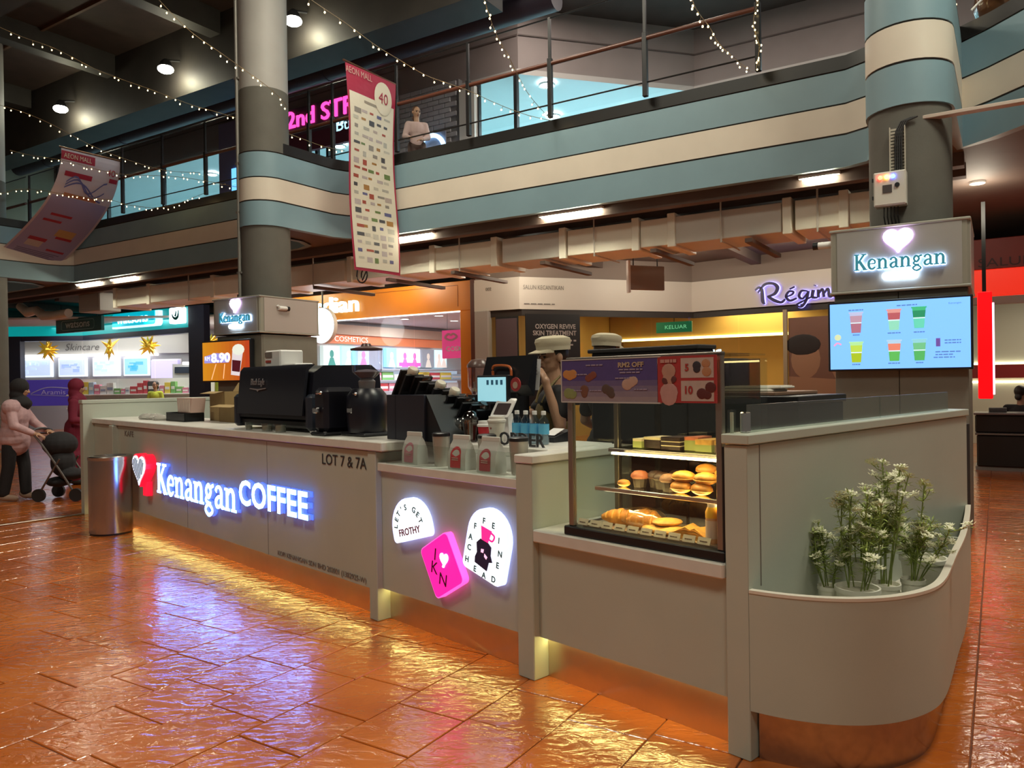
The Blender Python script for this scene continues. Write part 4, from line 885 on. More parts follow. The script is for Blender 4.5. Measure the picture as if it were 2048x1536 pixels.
t = Thing('partition', 'tall cream partition at the far left end of the coffee counter', 'partition', 'K', (-8.44, 1.3, 0))
mb = t.mb(); mb.box(-8.5, -8.375, -.12, 2.72, 0, 1.30, .003); t.part('wall_panel', mb, LAM); mb = t.mb(); mb.box(-8.51, -8.37, -.13, 2.73, 1.303, 1.345, .004); t.part('cap', mb, LAM)
t = Thing('counter', 'back counter of the kiosk along its inner side', 'counter', 'K', (-5, 2.4, 0))
mb = t.mb(); mb.box(-8.37, -3.2, 2.15, 2.7, 0, .86); t.part('cabinet', mb, LAM); mb = t.mb(); mb.box(-8.37, -3.2, 2.12, 2.72, .86, .9, .005); t.part('worktop', mb, LAMTOP)
# ---- planter
PL = [(.101, 0), (.19, .018), (.28, .05), (.38, .105), (.47, .185), (.54, .29), (.585, .42), (.6, .55), (.585, .70), (.545, .90), (.48, 1.2), (.38, 1.68), (.24, 2.25), (.115, 2.72)]
def inset(pts, t):
    return off_path(pts, -t)
t = Thing('planter_box', 'cream curved planter box on steel base along the side partition', 'planter', 'K', (.3, 1.0, 0))
def ring(mb, A, B, z0, z1):
    n = len(A); vs = [(p[0], p[1], z0) for p in A]+[(p[0], p[1], z1) for p in A]+[(p[0], p[1], z0) for p in B]+[(p[0], p[1], z1) for p in B]
    fs = []
    for i in range(n-1): fs += [(i, i+1, n+i+1, n+i), (2*n+i, 3*n+i, 3*n+i+1, 2*n+i+1), (n+i, n+i+1, 3*n+i+1, 3*n+i), (i, 2*n+i, 2*n+i+1, i+1)]
    mb.add(vs, fs)
def smooth_path(pts, k=4):
    o = []; P = [Vector(p) for p in pts]; n = len(P)
    for i in range(n-1):
        a, b, c, d = P[max(i-1, 0)], P[i], P[i+1], P[min(i+2, n-1)]
        for j in range(k):
            q = j/k; v = .5*((2*b)+(c-a)*q+(2*a-5*b+4*c-d)*q*q+(3*b-a-3*c+d)*q**3); o.append((max(v.x, .101), v.y))
    return o+[pts[-1]]
PS = smooth_path(PL)
mb = t.mb(True); ring(mb, PS, inset(PS, .022), .2, .66); t.part('skirt', mb, LAM)
mb = t.mb(True); ring(mb, off_path(PS, .003), inset(PS, .026), .66, .672); t.part('rim', mb, mat('rim_pale', (.72, .68, .58), .4))
bs_ = [p for p in inset(PS, .05) if p[0] > .103]
mb = t.mb(True); ring(mb, bs_, inset(bs_, .01), 0, .2); t.part('steel_base', mb, mat('base_steel', (.46, .42, .39), .22, 1, var=.1, vs=30))
ins = [p for p in inset(PS, .02) if p[0] > .101]
mb = t.mb(); mb.add([(p[0], p[1], .42) for p in ins]+[(.101, 2.7, .42), (.101, .02, .42)], [tuple(range(len(ins)+2))]); mb.add([(p[0], p[1], .205) for p in ins]+[(.101, 2.7, .205), (.101, .02, .205)], [tuple(range(len(ins)+2))[::-1]]); t.part('tray_floor', mb, mat('tray_pale', (.55, .53, .46), .6))
mb = t.mb(); mb.box(.103, .365, 1.64, 1.66, .42, .66); t.part('divider', mb, LAM)
mb = t.mb(); r_ = random.Random(2)
for i in range(170):
    v = r_.uniform(.12, 1.5); um = .52-(abs(v-.55)*.18); u = r_.uniform(.13, um)
    mb.ball((u, v, .423), (r_.uniform(.006, .014),)*3, 6, 4)
t.part('white_gravel', mb, mat('gravel', (.75, .72, .6), .7), kind='stuff')
# ---- main glowing sign
t = Thing('brand_sign', 'glowing white coffee brand lettering with striped red heart on long counter', 'sign', 'K', (-5, -.03, .4))
LT = brand(t, 'Kenangan', -6.19, .463, .287, 1.80, -.046, -.026, SIGNS)
tot = sum(GL[c][0] for c in 'Kenangan'); k_ = 1.80/tot; x_ = 0
for c, o in zip('Kenangan', LT):
    mb = t.mb()
    for st in GL[c][1]:
        w = st[1]; kk = (k_+.287)/2; mb.ribbon([(-6.19+(x_+p[0])*k_, .463+p[1]*.287) for p in st[0]], [q*kk for q in w] if isinstance(w, list) else w*kk, -.0485, -.0465, 5, len(st) > 2)
    t.part('face', mb, SIGNW, o); mb = t.mb()
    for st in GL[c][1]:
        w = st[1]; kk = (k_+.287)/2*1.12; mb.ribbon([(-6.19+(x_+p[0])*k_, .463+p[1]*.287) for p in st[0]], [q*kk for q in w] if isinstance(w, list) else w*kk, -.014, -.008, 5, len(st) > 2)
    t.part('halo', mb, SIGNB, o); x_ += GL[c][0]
CF = letters(t, 'COFFEE', .272, (-3.80, -.036, .548), SIGNS, .010, .006, fit=1.10, space=1.06)
for o, q in zip(CF, letters(t, 'COFFEE', .272, (-3.80, -.0475, .548), SIGNW, .001, .006, fit=1.10, space=1.06, name='face')): q.parent = o; q.location = (0, -.0115, 0)
for o, q in zip(CF, letters(t, 'COFFEE', .272, (-3.80, -.011, .548), SIGNB, .003, .007, fit=1.12, space=1.06, name='halo')): q.parent = o; q.location = (0, .025, 0)
REDP = mat('red_side', (.55, .01, .03), .35, emit=(1, .01, .04), es=.9)
mb = t.mb(); mb.prism(heart(-6.52, .655, .40, .33), -.10, -.005, 'y'); mb.prism([(-6.55, .54), (-6.44, .54), (-6.44, .40), (-6.55, .40)], -.06, -.005, 'y'); hb = t.part('heart_body', mb, REDP)
mb = t.mb(); mb.prism(heart(-6.52, .655, .36, .295), -.112, -.101, 'y'); t.part('heart_face', mb, emi((.75, .82, 1), 1.3), hb)
mb = t.mb(); H_ = heart(-6.52, .655, .32, .255, 60)
def inside(p, poly):
    c = False; n = len(poly)
    for i in range(n):
        a, b = poly[i], poly[i-1]
        if (a[1] > p[1]) != (b[1] > p[1]) and p[0] < (b[0]-a[0])*(p[1]-a[1])/(b[1]-a[1])+a[0]: c = not c
    return c
for k in range(-9, 10):
    run = []
    for q in range(-60, 61):
        x = -6.52+k*.036+q*.004*.45; z = .655+q*.004
        if inside((x, z), H_): run.append((x, z))
    if len(run) > 4: mb.ribbon([run[0], run[-1]], .012, -.116, -.112)
t.part('stripe', mb, mat('stripe_teal', (.03, .10, .10), .4), hb, kind='stuff')
# ---- three badges
def loc2(cx, cz, a): return lambda x, z: (cx+x*cos(a)-z*sin(a), cz+x*sin(a)+z*cos(a))
def arch(w, h, r=.03, n=16):
    R = w/2; o = []
    for (cx_, a0) in ((R-r, -pi/2), ):
        o += [(cx_+r*cos(a0+pi/2*i/4), r+r*sin(a0+pi/2*i/4)) for i in range(5)]
    o += [(R*cos(pi*i/n), h-R+R*sin(pi*i/n)) for i in range(n+1)]
    o += [(-R+r+r*cos(pi+pi/2*i/4), r+r*sin(pi+pi/2*i/4)) for i in range(5)]
    return o
def arc_text(th, s, L, cx, cz, R, a0, a1, size, m, v, tilt=0.):
    for i, ch in enumerate(s):
        if ch == ' ': continue
        a = a0+(a1-a0)*i/(len(s)-1); x, z = L(cx+R*cos(a), cz+R*sin(a)); lettering(th, ch, size, (x, v, z), m, rot=a-pi/2+tilt, off=.001, name='letter')
BW = emi((.86, .93, 1), 1.25); BWR = emi((.40, .45, 1), 2.2)
t = Thing('badge_sign', "arched white lit badge reading LET'S GET FROTHY", 'sign', 'K', (-2.08, .02, .5)); a = radians(15); L = loc2(-2.076, .564, a)
mb = t.mb(); mb.prism([L(*p) for p in arch(.356, .25)], -.015, .028, 'y'); t.part('lightbox', mb, BWR); mb = t.mb(); mb.prism([L(*p) for p in arch(.344, .243)], -.018, -.015, 'y'); t.part('face', mb, BW)
INKT = flat((.05, .16, .17)); INKM = flat((.20, .02, .06))
arc_text(t, "LET'S GET", L, 0, .065, .115, radians(165), radians(15), .048, INKT, -.022, a)
x, z = L(0, .035); lettering(t, 'FROTHY', .058, (x, -.022, z), INKM, rot=a, fit=.215, off=.001)
t = Thing('badge_sign', 'tilted pink lit square badge with dark letters and pale heart', 'sign', 'K', (-1.8, .02, .3)); a = radians(30); L = loc2(-1.797, .459, a)
PK = emi((1, .015, .36), 1.0)
mb = t.mb(); mb.prism([L(*p) for p in outline_rr(-.142, .142, -.152, .152, .03)], -.015, .028, 'y'); t.part('lightbox', mb, emi((1, .10, .50), 1.5)); mb = t.mb(); mb.prism([L(*p) for p in outline_rr(-.136, .136, -.146, .146, .028)], -.018, -.015, 'y'); t.part('face', mb, PK)
INKP = flat((.10, .0, .05))
for ch, x0, z0 in (('I', -.052, .025), ('K', -.062, -.052), ('N', .016, -.108)):
    x, z = -1.797+x0, .459+z0; lettering(t, ch, .10, (x, -.022, z), INKP, rot=radians(-8), name='letter')
mb = t.mb(); mb.prism(heart(-1.797+.03, .459+.035, .075, .08), -.023, -.018, 'y'); mb.rod((-1.775, -.02, .455), (-1.767, -.02, .47), .008, 5); t.part('heart', mb, emi((1, .65, .85), 2.5))
t = Thing('badge_sign', 'tall arched white lit badge reading CAFFEINE HEAD with cup and bust', 'sign', 'K', (-1.45, .02, .4)); a = radians(-14.6); L = loc2(-1.464, .457, a)
mb = t.mb(); mb.prism([L(*p) for p in arch(.314, .375)], -.015, .028, 'y'); t.part('lightbox', mb, BWR); mb = t.mb(); mb.prism([L(*p) for p in arch(.302, .368)], -.018, -.015, 'y'); t.part('face', mb, BW)
for ch, x0, z0 in (('C', -.115, .115), ('A', -.118, .175), ('F', -.095, .245), ('F', -.035, .298), ('E', .04, .300), ('I', .098, .24), ('N', .122, .175), ('E', .118, .11), ('H', -.118, .045), ('E', -.045, .02), ('A', .03, .015), ('D', .105, .025)):
    x, z = L(x0, z0); lettering(t, ch, .045, (x, -.022, z-.01), INKT, rot=a*.5, off=.001, name='letter')
mb = t.mb(); mb.prism([L(*p) for p in ((-.05, .27), (.035, .27), (.02, .20), (-.03, .20))], -.022, -.018, 'y'); mb.ribbon([L(*p) for p in ((.03, .26), (.06, .25), (.05, .22), (.02, .22))], .009, -.022, -.018); t.part('cup', mb, emi((.95, .02, .22), 1.2))
mb = t.mb(); mb.prism([L(*p) for p in ((-.055, .06), (.045, .05), (.05, .10), (.075, .11), (.055, .14), (.05, .185), (.02, .2), (-.04, .2), (-.065, .17), (-.05, .12), (-.06, .09))], -.022, -.018, 'y'); t.part('bust', mb, flat((.03, .03, .12)))
mb = t.mb(); mb.prism([L(*p) for p in ((-.02, .15), (.0, .155), (.0, .135), (-.018, .132))], -.024, -.022, 'y'); mb.prism([L(*p) for p in ((.01, .135), (.035, .125), (.03, .11), (.012, .118))], -.024, -.022, 'y'); t.part('eye_patch', mb, emi((1, .5, .7), 1.2))
# ---- litter bin
t = Thing('litter_bin', 'round brushed steel litter bin standing against the long counter', 'bin', 'K', (-6.93, -.25, 0))
mb = t.mb(True, True); mb.cyl((0, 0, .02), .203, .735, 48); t.part('body', mb, mat('bin_steel', (.46, .42, .40), .2, 1, var=.05, vs=3)); mb = t.mb(True, True); mb.lathe([(.195, 0), (.198, .02)], n=48); t.part('base_ring', mb, BLACK)
mb = t.mb(True, True); mb.lathe([(.206, .755), (.208, .785), (.20, .795), (.15, .795), (.145, .77)], n=48, cap=False); t.part('lid_ring', mb, mat('lid_steel', (.5, .47, .45), .25, 1)); mb = t.mb(True, True); mb.lathe([(.146, .768), (.0, .775)], n=48, cap=False); t.part('swing_lid', mb, BLACK)
# ---- column cladding, sign boxes, screens
CLAD = mat('cladding', (.17, .165, .135), .6, var=.06, vs=4, bump=.06, bs=60); BOXM = mat('sign_box', (.33, .32, .30), .4, var=.03, vs=2)
def sign_box(s0, s1, d0, d1, name, lab, zb, zt):
    cx_ = (s0+s1)/2; t = Thing('sign_box', lab, 'sign', 'M', (cx_, (d0+d1)/2, zb))
    mb = t.mb(); mb.box(s0, s1, d0, d1, zb, zt, .02); t.part('box', mb, mat('box_frame_'+name, (.30, .29, .24), .45, .2))
    mb = t.mb(); mb.box(s0+.06, s1-.06, d0-.008, d0, zb+.03, zt-.03); t.part('face_panel', mb, BOXM)
    mb = t.mb(); mb.box(s1, s1+.008, d0+.08, d1-.06, zb+.03, zt-.03); t.part('side_panel', mb, mat('side_panel_'+name, (.40, .35, .32), .35))
    for z in (zb, zt-.028): mb = t.mb(); mb.box(s0-.01, s1+.012, d0-.015, d1, z, z+.028, .008); t.part('edge_rail', mb, mat('edge_rail', (.36, .35, .30), .4, .3))
    v = d0-.03; zc = (zb+zt)/2; w = (s1-s0)*.66
    brand(t, 'Kenangan', cx_-w/2+.02, zc-.10, .155, w, v-.025, v, mat('letter_teal_'+name, (.04, .17, .20), .3, emit=(.05, .3, .4), es=.5))
    tt = sum(GL[c][0] for c in 'Kenangan'); kx = w/tt; xx = 0
    for c, o in zip('Kenangan', [q for q in t.o.children if q.name.startswith('letter')]):
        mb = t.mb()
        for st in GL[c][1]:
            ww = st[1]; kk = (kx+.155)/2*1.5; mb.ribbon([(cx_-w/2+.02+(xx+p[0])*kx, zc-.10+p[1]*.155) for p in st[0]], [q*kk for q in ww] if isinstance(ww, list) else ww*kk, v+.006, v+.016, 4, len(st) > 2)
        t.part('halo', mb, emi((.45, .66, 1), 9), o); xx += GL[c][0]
    letters(t, 'COFFEE', .085, (cx_+.02, v-.005, zc-.20), emi((.7, .85, 1), 9), .012, .006, fit=.30)
    mb = t.mb(); mb.prism(heart(cx_+.01, zc+.155, .20, .17), v-.02, v, 'y'); mb.rod((cx_+.01, v-.01, zc+.05), (cx_+.01, v-.01, zc+.09), .014, 6); hh = t.part('heart', mb, emi((.9, .9, 1), 9))
    mb = t.mb(); mb.ribbon(heart(cx_+.01, zc+.155, .24, .21), .02, v+.004, v+.014, 1, True); t.part('heart_rim', mb, emi((.75, .5, 1), 7), hh)
    return t
sign_box(5.13, 6.31, -2.2, -1.05, 'r', 'boxed coffee sign with halo lettering above the blue menu screen', 2.29, 2.925)
sign_box(-4.42, -3.27, -2.2, -.95, 'l', 'boxed coffee sign with halo lettering above the orange price screen', 2.31, 2.905)
for s0, s1, d0, d1, lab in ((5.15, 6.29, -2.15, -1.08, None), (-4.39, -3.3, -2.15, -.98, None)):
    t = Thing('column_cladding', None, None, 'M', ((s0+s1)/2, (d0+d1)/2, 0), kind='structure')
    n = 2
    for i in range(n):
        a = s0+(s1-s0)*i/n; mb = t.mb(); mb.box(a+.003, a+(s1-s0)/n-.003, d0, d0+.03, 0, 2.29, .003); t.part('panel', mb, CLAD)
    mb = t.mb(); mb.box(s0, s1, d0+.03, d1, 0, 2.29); t.part('core', mb, CLAD)
# menu screen
t = Thing('menu_screen', 'wide wall screen with pale blue menu of six drinks on right column', 'screen', 'M', (5.72, -2.2, 1.54))
mb = t.mb(); mb.box(5.105, 6.33, -2.245, -2.17, 1.54, 2.215, .006); t.part('bezel', mb, BLACK)
SB = emi((.17, .43, 1), 1.1); v = -2.248
mb = t.mb(); mb.box(5.125, 6.31, v, -2.244, 1.56, 2.195); t.part('display', mb, SB)
def cupshape(cx_, z0, h, wt, wb, lid, body, low, dome=False):
    mb = t.mb(); mb.cur = 0; w = lambda q: wb+(wt-wb)*q
    P = lambda q0, q1: mb.prism([(cx_-w(q0)/2, z0+h*q0), (cx_+w(q0)/2, z0+h*q0), (cx_+w(q1)/2, z0+h*q1), (cx_-w(q1)/2, z0+h*q1)], v-.0012, v, 'y')
    P(0, .45); mb.cur = 1; P(.45, .5); mb.cur = 2; P(.5, .82); mb.cur = 3; P(.82, .93); mb.box(cx_-wt*.56, cx_+wt*.56, v-.0016, v, z0+h*.93, z0+h)
    t.part('drink_picture', mb, [emi(low, .8), emi((.6, .8, .9), .9), emi(body, .8), emi(lid, .8)])
for cx_, z0, lid, body, low in ((5.36, 1.91, (.45, .5, .75), (.45, .28, .38), (.38, .15, .22)), (5.69, 1.92, (.65, .3, .28), (.42, .10, .12), (.25, .65, .50)), (5.90, 1.93, (.05, .45, .2), (.02, .25, .12), (.12, .6, .45)),
                                (5.36, 1.625, (.4, .75, .35), (.45, .65, .08), (.35, .5, .02)), (5.69, 1.63, (.4, .6, .8), (.7, .22, .15), (.1, .45, .1)), (5.90, 1.63, (.25, .6, .7), (.15, .5, .25), (.08, .42, .12))):
    cupshape(cx_, z0, .20, .115, .082, lid, body, low)
TXT = emi((.10, .22, .50), .7)
for s, x, z, f in (('~', 5.36, 2.125, .13), ('~', 5.80, 2.145, .17), ('Kenangan', 6.19, 2.14, .10), ('~', 5.36, 1.885, .06), ('~', 5.69, 1.89, .11), ('~', 5.90, 1.89, .09), ('~', 5.36, 1.60, .07), ('~', 5.69, 1.605, .10), ('~', 5.90, 1.605, .06), ('~', 6.17, 1.805, .13), ('~', 6.17, 1.78, .13), ('~', 6.13, 1.70, .2), ('~', 6.10, 1.675, .14), ('~', 6.10, 1.65, .17)):
    lettering(t, s, .02, (x, v-.001, z), TXT, fit=f)
mb = t.mb(); mb.box(6.035, 6.07, v-.001, v, 1.755, 1.83); t.part('picture', mb, emi((.15, .08, .35), .7)); mb = t.mb(); mb.lathe([(.03, -.001), (.03, .001)], (5.195, v-.001, 1.87), 20, Matrix.Rotation(pi/2, 3, 'X')); t.part('yellow_dot', mb, emi((.55, .65, .4), .9)); mb = t.mb(); mb.ribbon([(5.16, 1.79), (5.19, 1.815), (5.225, 1.80)], .014, v-.001, v); t.part('pink_curl', mb, emi((.85, .3, .5), .9))
# price screen on the left column
t = Thing('price_screen', 'wall screen with orange picture of iced drink priced 8.90', 'screen', 'M', (-4.05, -2.2, 1.54))
mb = t.mb(); mb.box(-4.67, -3.45, -2.245, -2.17, 1.545, 2.225, .006); t.part('bezel', mb, BLACK); v = -2.248
mb = t.mb(); mats = []
for i in range(12):
    mats.append(emi((.62-.03*i*.5, .25-.018*i, .012), .85)); mb.cur = i; a = -4.645+i*.0975
    mb.prism([(a-.0, 1.57), (a+.0975, 1.57), (a+.0975, 2.2), (a, 2.2)], v, -2.244, 'y')
t.part('display', mb, mats)
mb = t.mb(); mb.prism([(-4.6, 1.86), (-3.98, 1.86), (-3.95, 2.0), (-4.3, 2.02), (-4.6, 1.97)], v-.001, v, 'y'); t.part('price_plate', mb, emi((.32, .30, .75), .9)); lettering(t, '8.90', .20, (-4.18, v-.003, 1.875), emi((.85, .9, 1), 1.4), fit=.48, off=.008); lettering(t, 'RM', .1, (-4.52, v-.003, 1.9), emi((.8, .85, 1), 1.2))
mb = t.mb(); mb.cur = 0; mb.prism([(-3.93, 1.66), (-3.72, 1.64), (-3.62, 2.05), (-3.88, 2.08)], v-.001, v, 'y'); mb.cur = 1; mb.prism([(-3.9, 1.72), (-3.71, 1.70), (-3.68, 1.88), (-3.89, 1.9)], v-.002, v, 'y'); mb.cur = 2; mb.ball((-3.74, v-.001, 2.06), (.15, .001, .09), 16, 6); t.part('drink_picture', mb, [emi((.75, .7, .75), .8), emi((.10, .01, .02), .5), emi((.75, .8, .7), .9)])
mb = t.mb(); mb.ribbon([(-4.42, 1.59), (-4.3, 1.84)], .02, v-.001, v); mb.ribbon([(-4.12, 1.6), (-4.08, 1.84)], .02, v-.001, v); t.part('streak', mb, emi((.95, .5, .25), 1))
# security cameras
for fr, pos, rz, lab in (('M', (5.03, -1.95, 2.83), pi, 'white bullet security camera left of the right sign box'), ('M', (-3.24, -1.75, 2.72), pi/2, 'white dome ended security camera on side of the left sign box')):
    t = Thing('security_camera', lab, 'camera', fr, pos, rz=rz); 
    mb = t.mb(True, True); mb.rod((-.1, 0, 0), (.06, 0, 0), .035, 14); t.part('body', mb, WHITEP); mb = t.mb(True, True); mb.rod((.06, 0, 0), (.11, 0, 0), .038, 14); t.part('lens_hood', mb, BLACK); mb = t.mb(True, True); mb.rod((-.08, 0, 0), (-.12, 0, .04), .02); t.part('bracket', mb, WHITEP)
# control box, cable tray on right column
t = Thing('control_box', 'white electrical control box with red and blue lamps on right column', 'electrical box', 'M', (5.66, -2.1, 3.11))
mb = t.mb(); mb.box(5.52, 5.80, -2.17, -2.03, 3.115, 3.44, .008); t.part('case', mb, mat('box_white', (.55, .53, .47), .5)); mb = t.mb(); mb.box(5.53, 5.79, -2.176, -2.17, 3.125, 3.43, .004); t.part('door', mb, mat('box_white2', (.58, .56, .50), .5))
for x, c in ((5.58, (1, .06, .03)), (5.635, (1, .45, .05)), (5.69, (.05, .12, 1))):
    mb = t.mb(True); mb.lathe([(.02, 0), (.02, .014), (.0, .024)], (x, -2.176, 3.385), 14, Matrix.Rotation(pi/2, 3, 'X'), cap=False); t.part('indicator_lamp', mb, emi(c, 14))
mb = t.mb(); mb.box(5.60, 5.68, -2.182, -2.176, 3.235, 3.31); t.part('meter', mb, flat((.05, .04, .04))); mb = t.mb(True); mb.lathe([(.022, 0), (.022, .012)], (5.725, -2.176, 3.30), 12, Matrix.Rotation(pi/2, 3, 'X')); t.part('switch', mb, BLACK)
for z in (3.19, 3.36): mb = t.mb(); mb.box(5.505, 5.525, -2.16, -2.12, z, z+.03); t.part('hinge', mb, BLACK)
t = Thing('cable_tray', 'perforated cream cable tray with black cables above the control box', 'cable tray', 'M', (5.72, -2.03, 3.44))
mb = t.mb()
for x in (5.655, 5.785): mb.box(x-.004, x+.004, -2.08, -2.03, 3.44, 3.88)
for i in range(14): mb.box(5.655, 5.785, -2.04, -2.034, 3.45+i*.031, 3.468+i*.031)
t.part('ladder', mb, mat('tray_cream', (.45, .42, .35), .5), kind='stuff')
for i in range(4):
    x = 5.70+i*.018; mb = t.mb(True); mb.tube([(x, -2.055, 3.42), (x, -2.06, 3.7), (x+.01, -2.06, 3.84), (x+.05, -2.06, 3.92), (x+.14, -2.05, 3.95)], .008, 6); t.part('cable', mb, BLACKM)
mb = t.mb(); mb.box(5.82, 9.2, -2.0, -1.9, 3.93, 3.965, .004); t.part('horizontal_tray', mb, mat('tray_pink', (.48, .40, .34), .5)); mb = t.mb(); mb.box(5.86, 5.9, -2.0, -1.95, 3.74, 3.93); t.part('bracket', mb, mat('tray_pink2', (.5, .42, .38), .5))
for i in range(5): mb = t.mb(True); mb.tube([(5.6+i*.03, -2.08, 3.12), (5.6+i*.03, -2.1, 3.02), (5.61+i*.03, -2.06, 2.93)], .007, 6); t.part('lower_cable', mb, BLACKM)
# ================================================================== THINGS ON THE COUNTERS
CT = 1.13
def spline(pts, k=5):
    P = [Vector(p) for p in pts]; n = len(P); o = []
    for i in range(n-1):
        a, b, c, d = P[max(i-1, 0)], P[i], P[i+1], P[min(i+2, n-1)]
        for j in range(k):
            q = j/k; o.append(.5*((2*b)+(c-a)*q+(2*a-5*b+4*c-d)*q*q+(3*b-a-3*c+d)*q**3))
    return o+[P[-1]]
# ---- espresso machine
t = Thing('espresso_machine', 'large blue-black espresso machine on the long counter', 'coffee machine', 'K', (-4.15, .42, CT))
mb = t.mb(True); pr = [(.12, CT+.10), (.16, 1.58), (.24, 1.635), (.66, 1.64), (.74, 1.58), (.76, CT+.10)]
mb.prism(pr, -4.70, -3.50, 'x'); t.part('body', mb, NAVYBLK)
mb = t.mb(True); mb.prism([(.10, CT+.13), (.145, 1.60), (.2, 1.645), (.15, 1.645), (.12, 1.61), (.085, CT+.13)], -4.66, -3.55, 'x'); t.part('rear_shell', mb, mat('shell_black', (.014, .016, .024), .3))
for u in (-4.72, -3.50): mb = t.mb(True); mb.box(u-.05, u+.03, .10, .74, CT+.02, 1.42, .025); t.part('side_panel', mb, mat('side_blue', (.02, .026, .04), .35))
mb = t.mb(True); mb.box(-4.72, -3.48, .14, .74, CT+.03, CT+.10, .02); t.part('drip_base', mb, BLACK)
for u in (-4.66, -3.56):
    for v in (.18, .68): mb = t.mb(True); mb.cyl((u, v, CT), .025, .04, 12); t.part('foot', mb, CHROME)
lettering(t, 'Black Eagle', .075, (-4.30, .098, 1.495), mat('badge_silver', (.38, .38, .40), .35, .6), .002, fit=.24, shear=.25); mb = t.mb(); mb.prism([(-4.43, 1.47), (-4.29, 1.462), (-4.15, 1.47), (-4.15, 1.463), (-4.27, 1.452), (-4.29, 1.44), (-4.31, 1.452), (-4.43, 1.463)], .094, .1, 'y'); t.part('wing_badge', mb, mat('badge_silver2', (.4, .4, .42), .35, .6))
mb = t.mb(True); mb.tube(spline([(-3.5, .5, 1.42), (-3.44, .48, 1.40), (-3.42, .46, 1.3), (-3.43, .45, 1.2)]), .009, 8); t.part('steam_wand', mb, CHROME)
mb = t.mb(True); mb.rod((-3.5, .3, 1.42), (-3.40, .3, 1.43), .014, 8); t.part('tap_lever', mb, CHROME)
t = Thing('receipt_printer', 'white receipt printer with small display on top of espresso machine', 'printer', 'K', (-4.5, .45, 1.64))
mb = t.mb(True); mb.box(-4.70, -4.42, .36, .58, 1.642, 1.79, .012); t.part('body', mb, WHITEP); mb = t.mb(); mb.box(-4.68, -4.56, .352, .36, 1.73, 1.775); t.part('display', mb, flat((.18, .16, .14))); mb = t.mb(); mb.box(-4.67, -4.58, .353, .36, 1.685, 1.705); t.part('red_label', mb, flat((.4, .06, .04))); mb = t.mb(True); mb.box(-4.42, -4.2, .38, .55, 1.642, 1.672, .008); t.part('paper_tray', mb, WHITEP)
for i, u in enumerate((-4.38, -4.06, -3.84)):
    t = Thing('glass_cup', ('small shot glass', 'short clear glass', 'clear glass with dark print')[i]+' standing below the espresso machine front', 'glass', 'K', (u, .06, CT), group='glasses below the espresso machine')
    r = (.03, .045, .045)[i]; mb = t.mb(True, True); mb.lathe([(r*.85, 0), (r, .065), (r-.004, .065), (r*.8, .006)], n=20, cap=False); t.part('wall', mb, GLASS); mb = t.mb(True, True); mb.cyl((0, 0, .002), r*.84, .01, 20); t.part('base', mb, mat('glass_base%d' % i, (.30, .28, .26), .2)); 
    mb = t.mb(True, True); mb.cyl((0, 0, .012), r*.8, .025+.008*i, 18); t.part('content', mb, flat((.28, .24, .2)))
# ---- grinders
def grinder(u, v, w, h, lab, hopper):
    t = Thing('coffee_grinder', lab, 'grinder', 'K', (u, v, CT))
    mb = t.mb(True, True); mb.box(-w/2-.015, w/2+.015, -.13, .16, 0, .025, .01); t.part('base', mb, BLACK)
    mb = t.mb(True, True)
    if hopper: mb.lathe([(w*.48, .025), (w*.5, .06), (w*.52, h*.6), (w*.50, h*.85), (w*.36, h)], n=28)
    else: mb.box(-w/2, w/2, -.11, .14, .025, h, .03)
    t.part('body', mb, NAVYBLK)
    mb = t.mb(True, True); mb.rod((-.02, -.115, h*.88), (.06, -.13, h*.89), .008, 8); mb.ball((.06, -.13, h*.89), .013, 8, 6); t.part('dose_lever', mb, CHROME)
    mb = t.mb(True, True); mb.box(-.03, .03, -.15, -.12, .16, .20, .006); t.part('portafilter_fork', mb, CHROME)
    for q in (-.06, .06): mb = t.mb(True, True); mb.cyl((q, -.1, -.0), .012, .03, 8); t.part('foot', mb, CHROME)
    if hopper:
        mb = t.mb(True, True); mb.lathe([(.055, h), (.06, h+.05), (.04, h+.07)], n=20); t.part('collar', mb, mat('collar_grey', (.15, .14, .14), .4))
        mb = t.mb(True, True); mb.lathe([(.05, h+.07), (.105, h+.12), (.108, h+.27)], n=28, cap=False); t.part('glass_hopper', mb, glassmat('hopper_glass', (.86, .86, .95), .08, .9))
        mb = t.mb(True, True); mb.lathe([(.112, h+.268), (.112, h+.28), (.04, h+.295), (.03, h+.315), (0, h+.315)], n=28, cap=False); t.part('hopper_lid', mb, mat('lid_smoke', (.10, .05, .05), .3))
        mb = t.mb(True, True); mb.lathe([(.045, h+.075), (.09, h+.115), (.06, h+.13), (0, h+.135)], n=20, cap=False); t.part('coffee_beans', mb, mat('beans', (.18, .15, .15), .5))
    return t
grinder(-3.24, .16, .17, .34, 'slim black coffee grinder between espresso machine and hopper grinder', False)
grinder(-2.98, .28, .28, .33, 'round bodied black coffee grinder with tall clear glass hopper', True)
t = Thing('coffee_grinder', 'smaller grinder hopper standing behind the slanted cup dispenser', 'grinder', 'K', (-2.6, 1.0, .9))
mb = t.mb(True, True); mb.cyl((0, 0, 0), .09, .5, 20); t.part('body', mb, BLACK); mb = t.mb(True, True); mb.lathe([(.05, .5), (.085, .56), (.088, .70)], n=24, cap=False); t.part('glass_hopper', mb, glassmat('hopper_glass2', (.85, .8, .85), .1, .9)); mb = t.mb(True, True); mb.lathe([(.092, .70), (.09, .72), (.06, .755), (0, .765)], n=24, cap=False); t.part('hopper_lid', mb, mat('lid_smoke2', (.12, .07, .06), .3))
t = Thing('side_cabinet', 'dark low cabinet inside the kiosk behind the cup dispenser', 'cabinet', 'K', (-2.9, 1.0, 0))
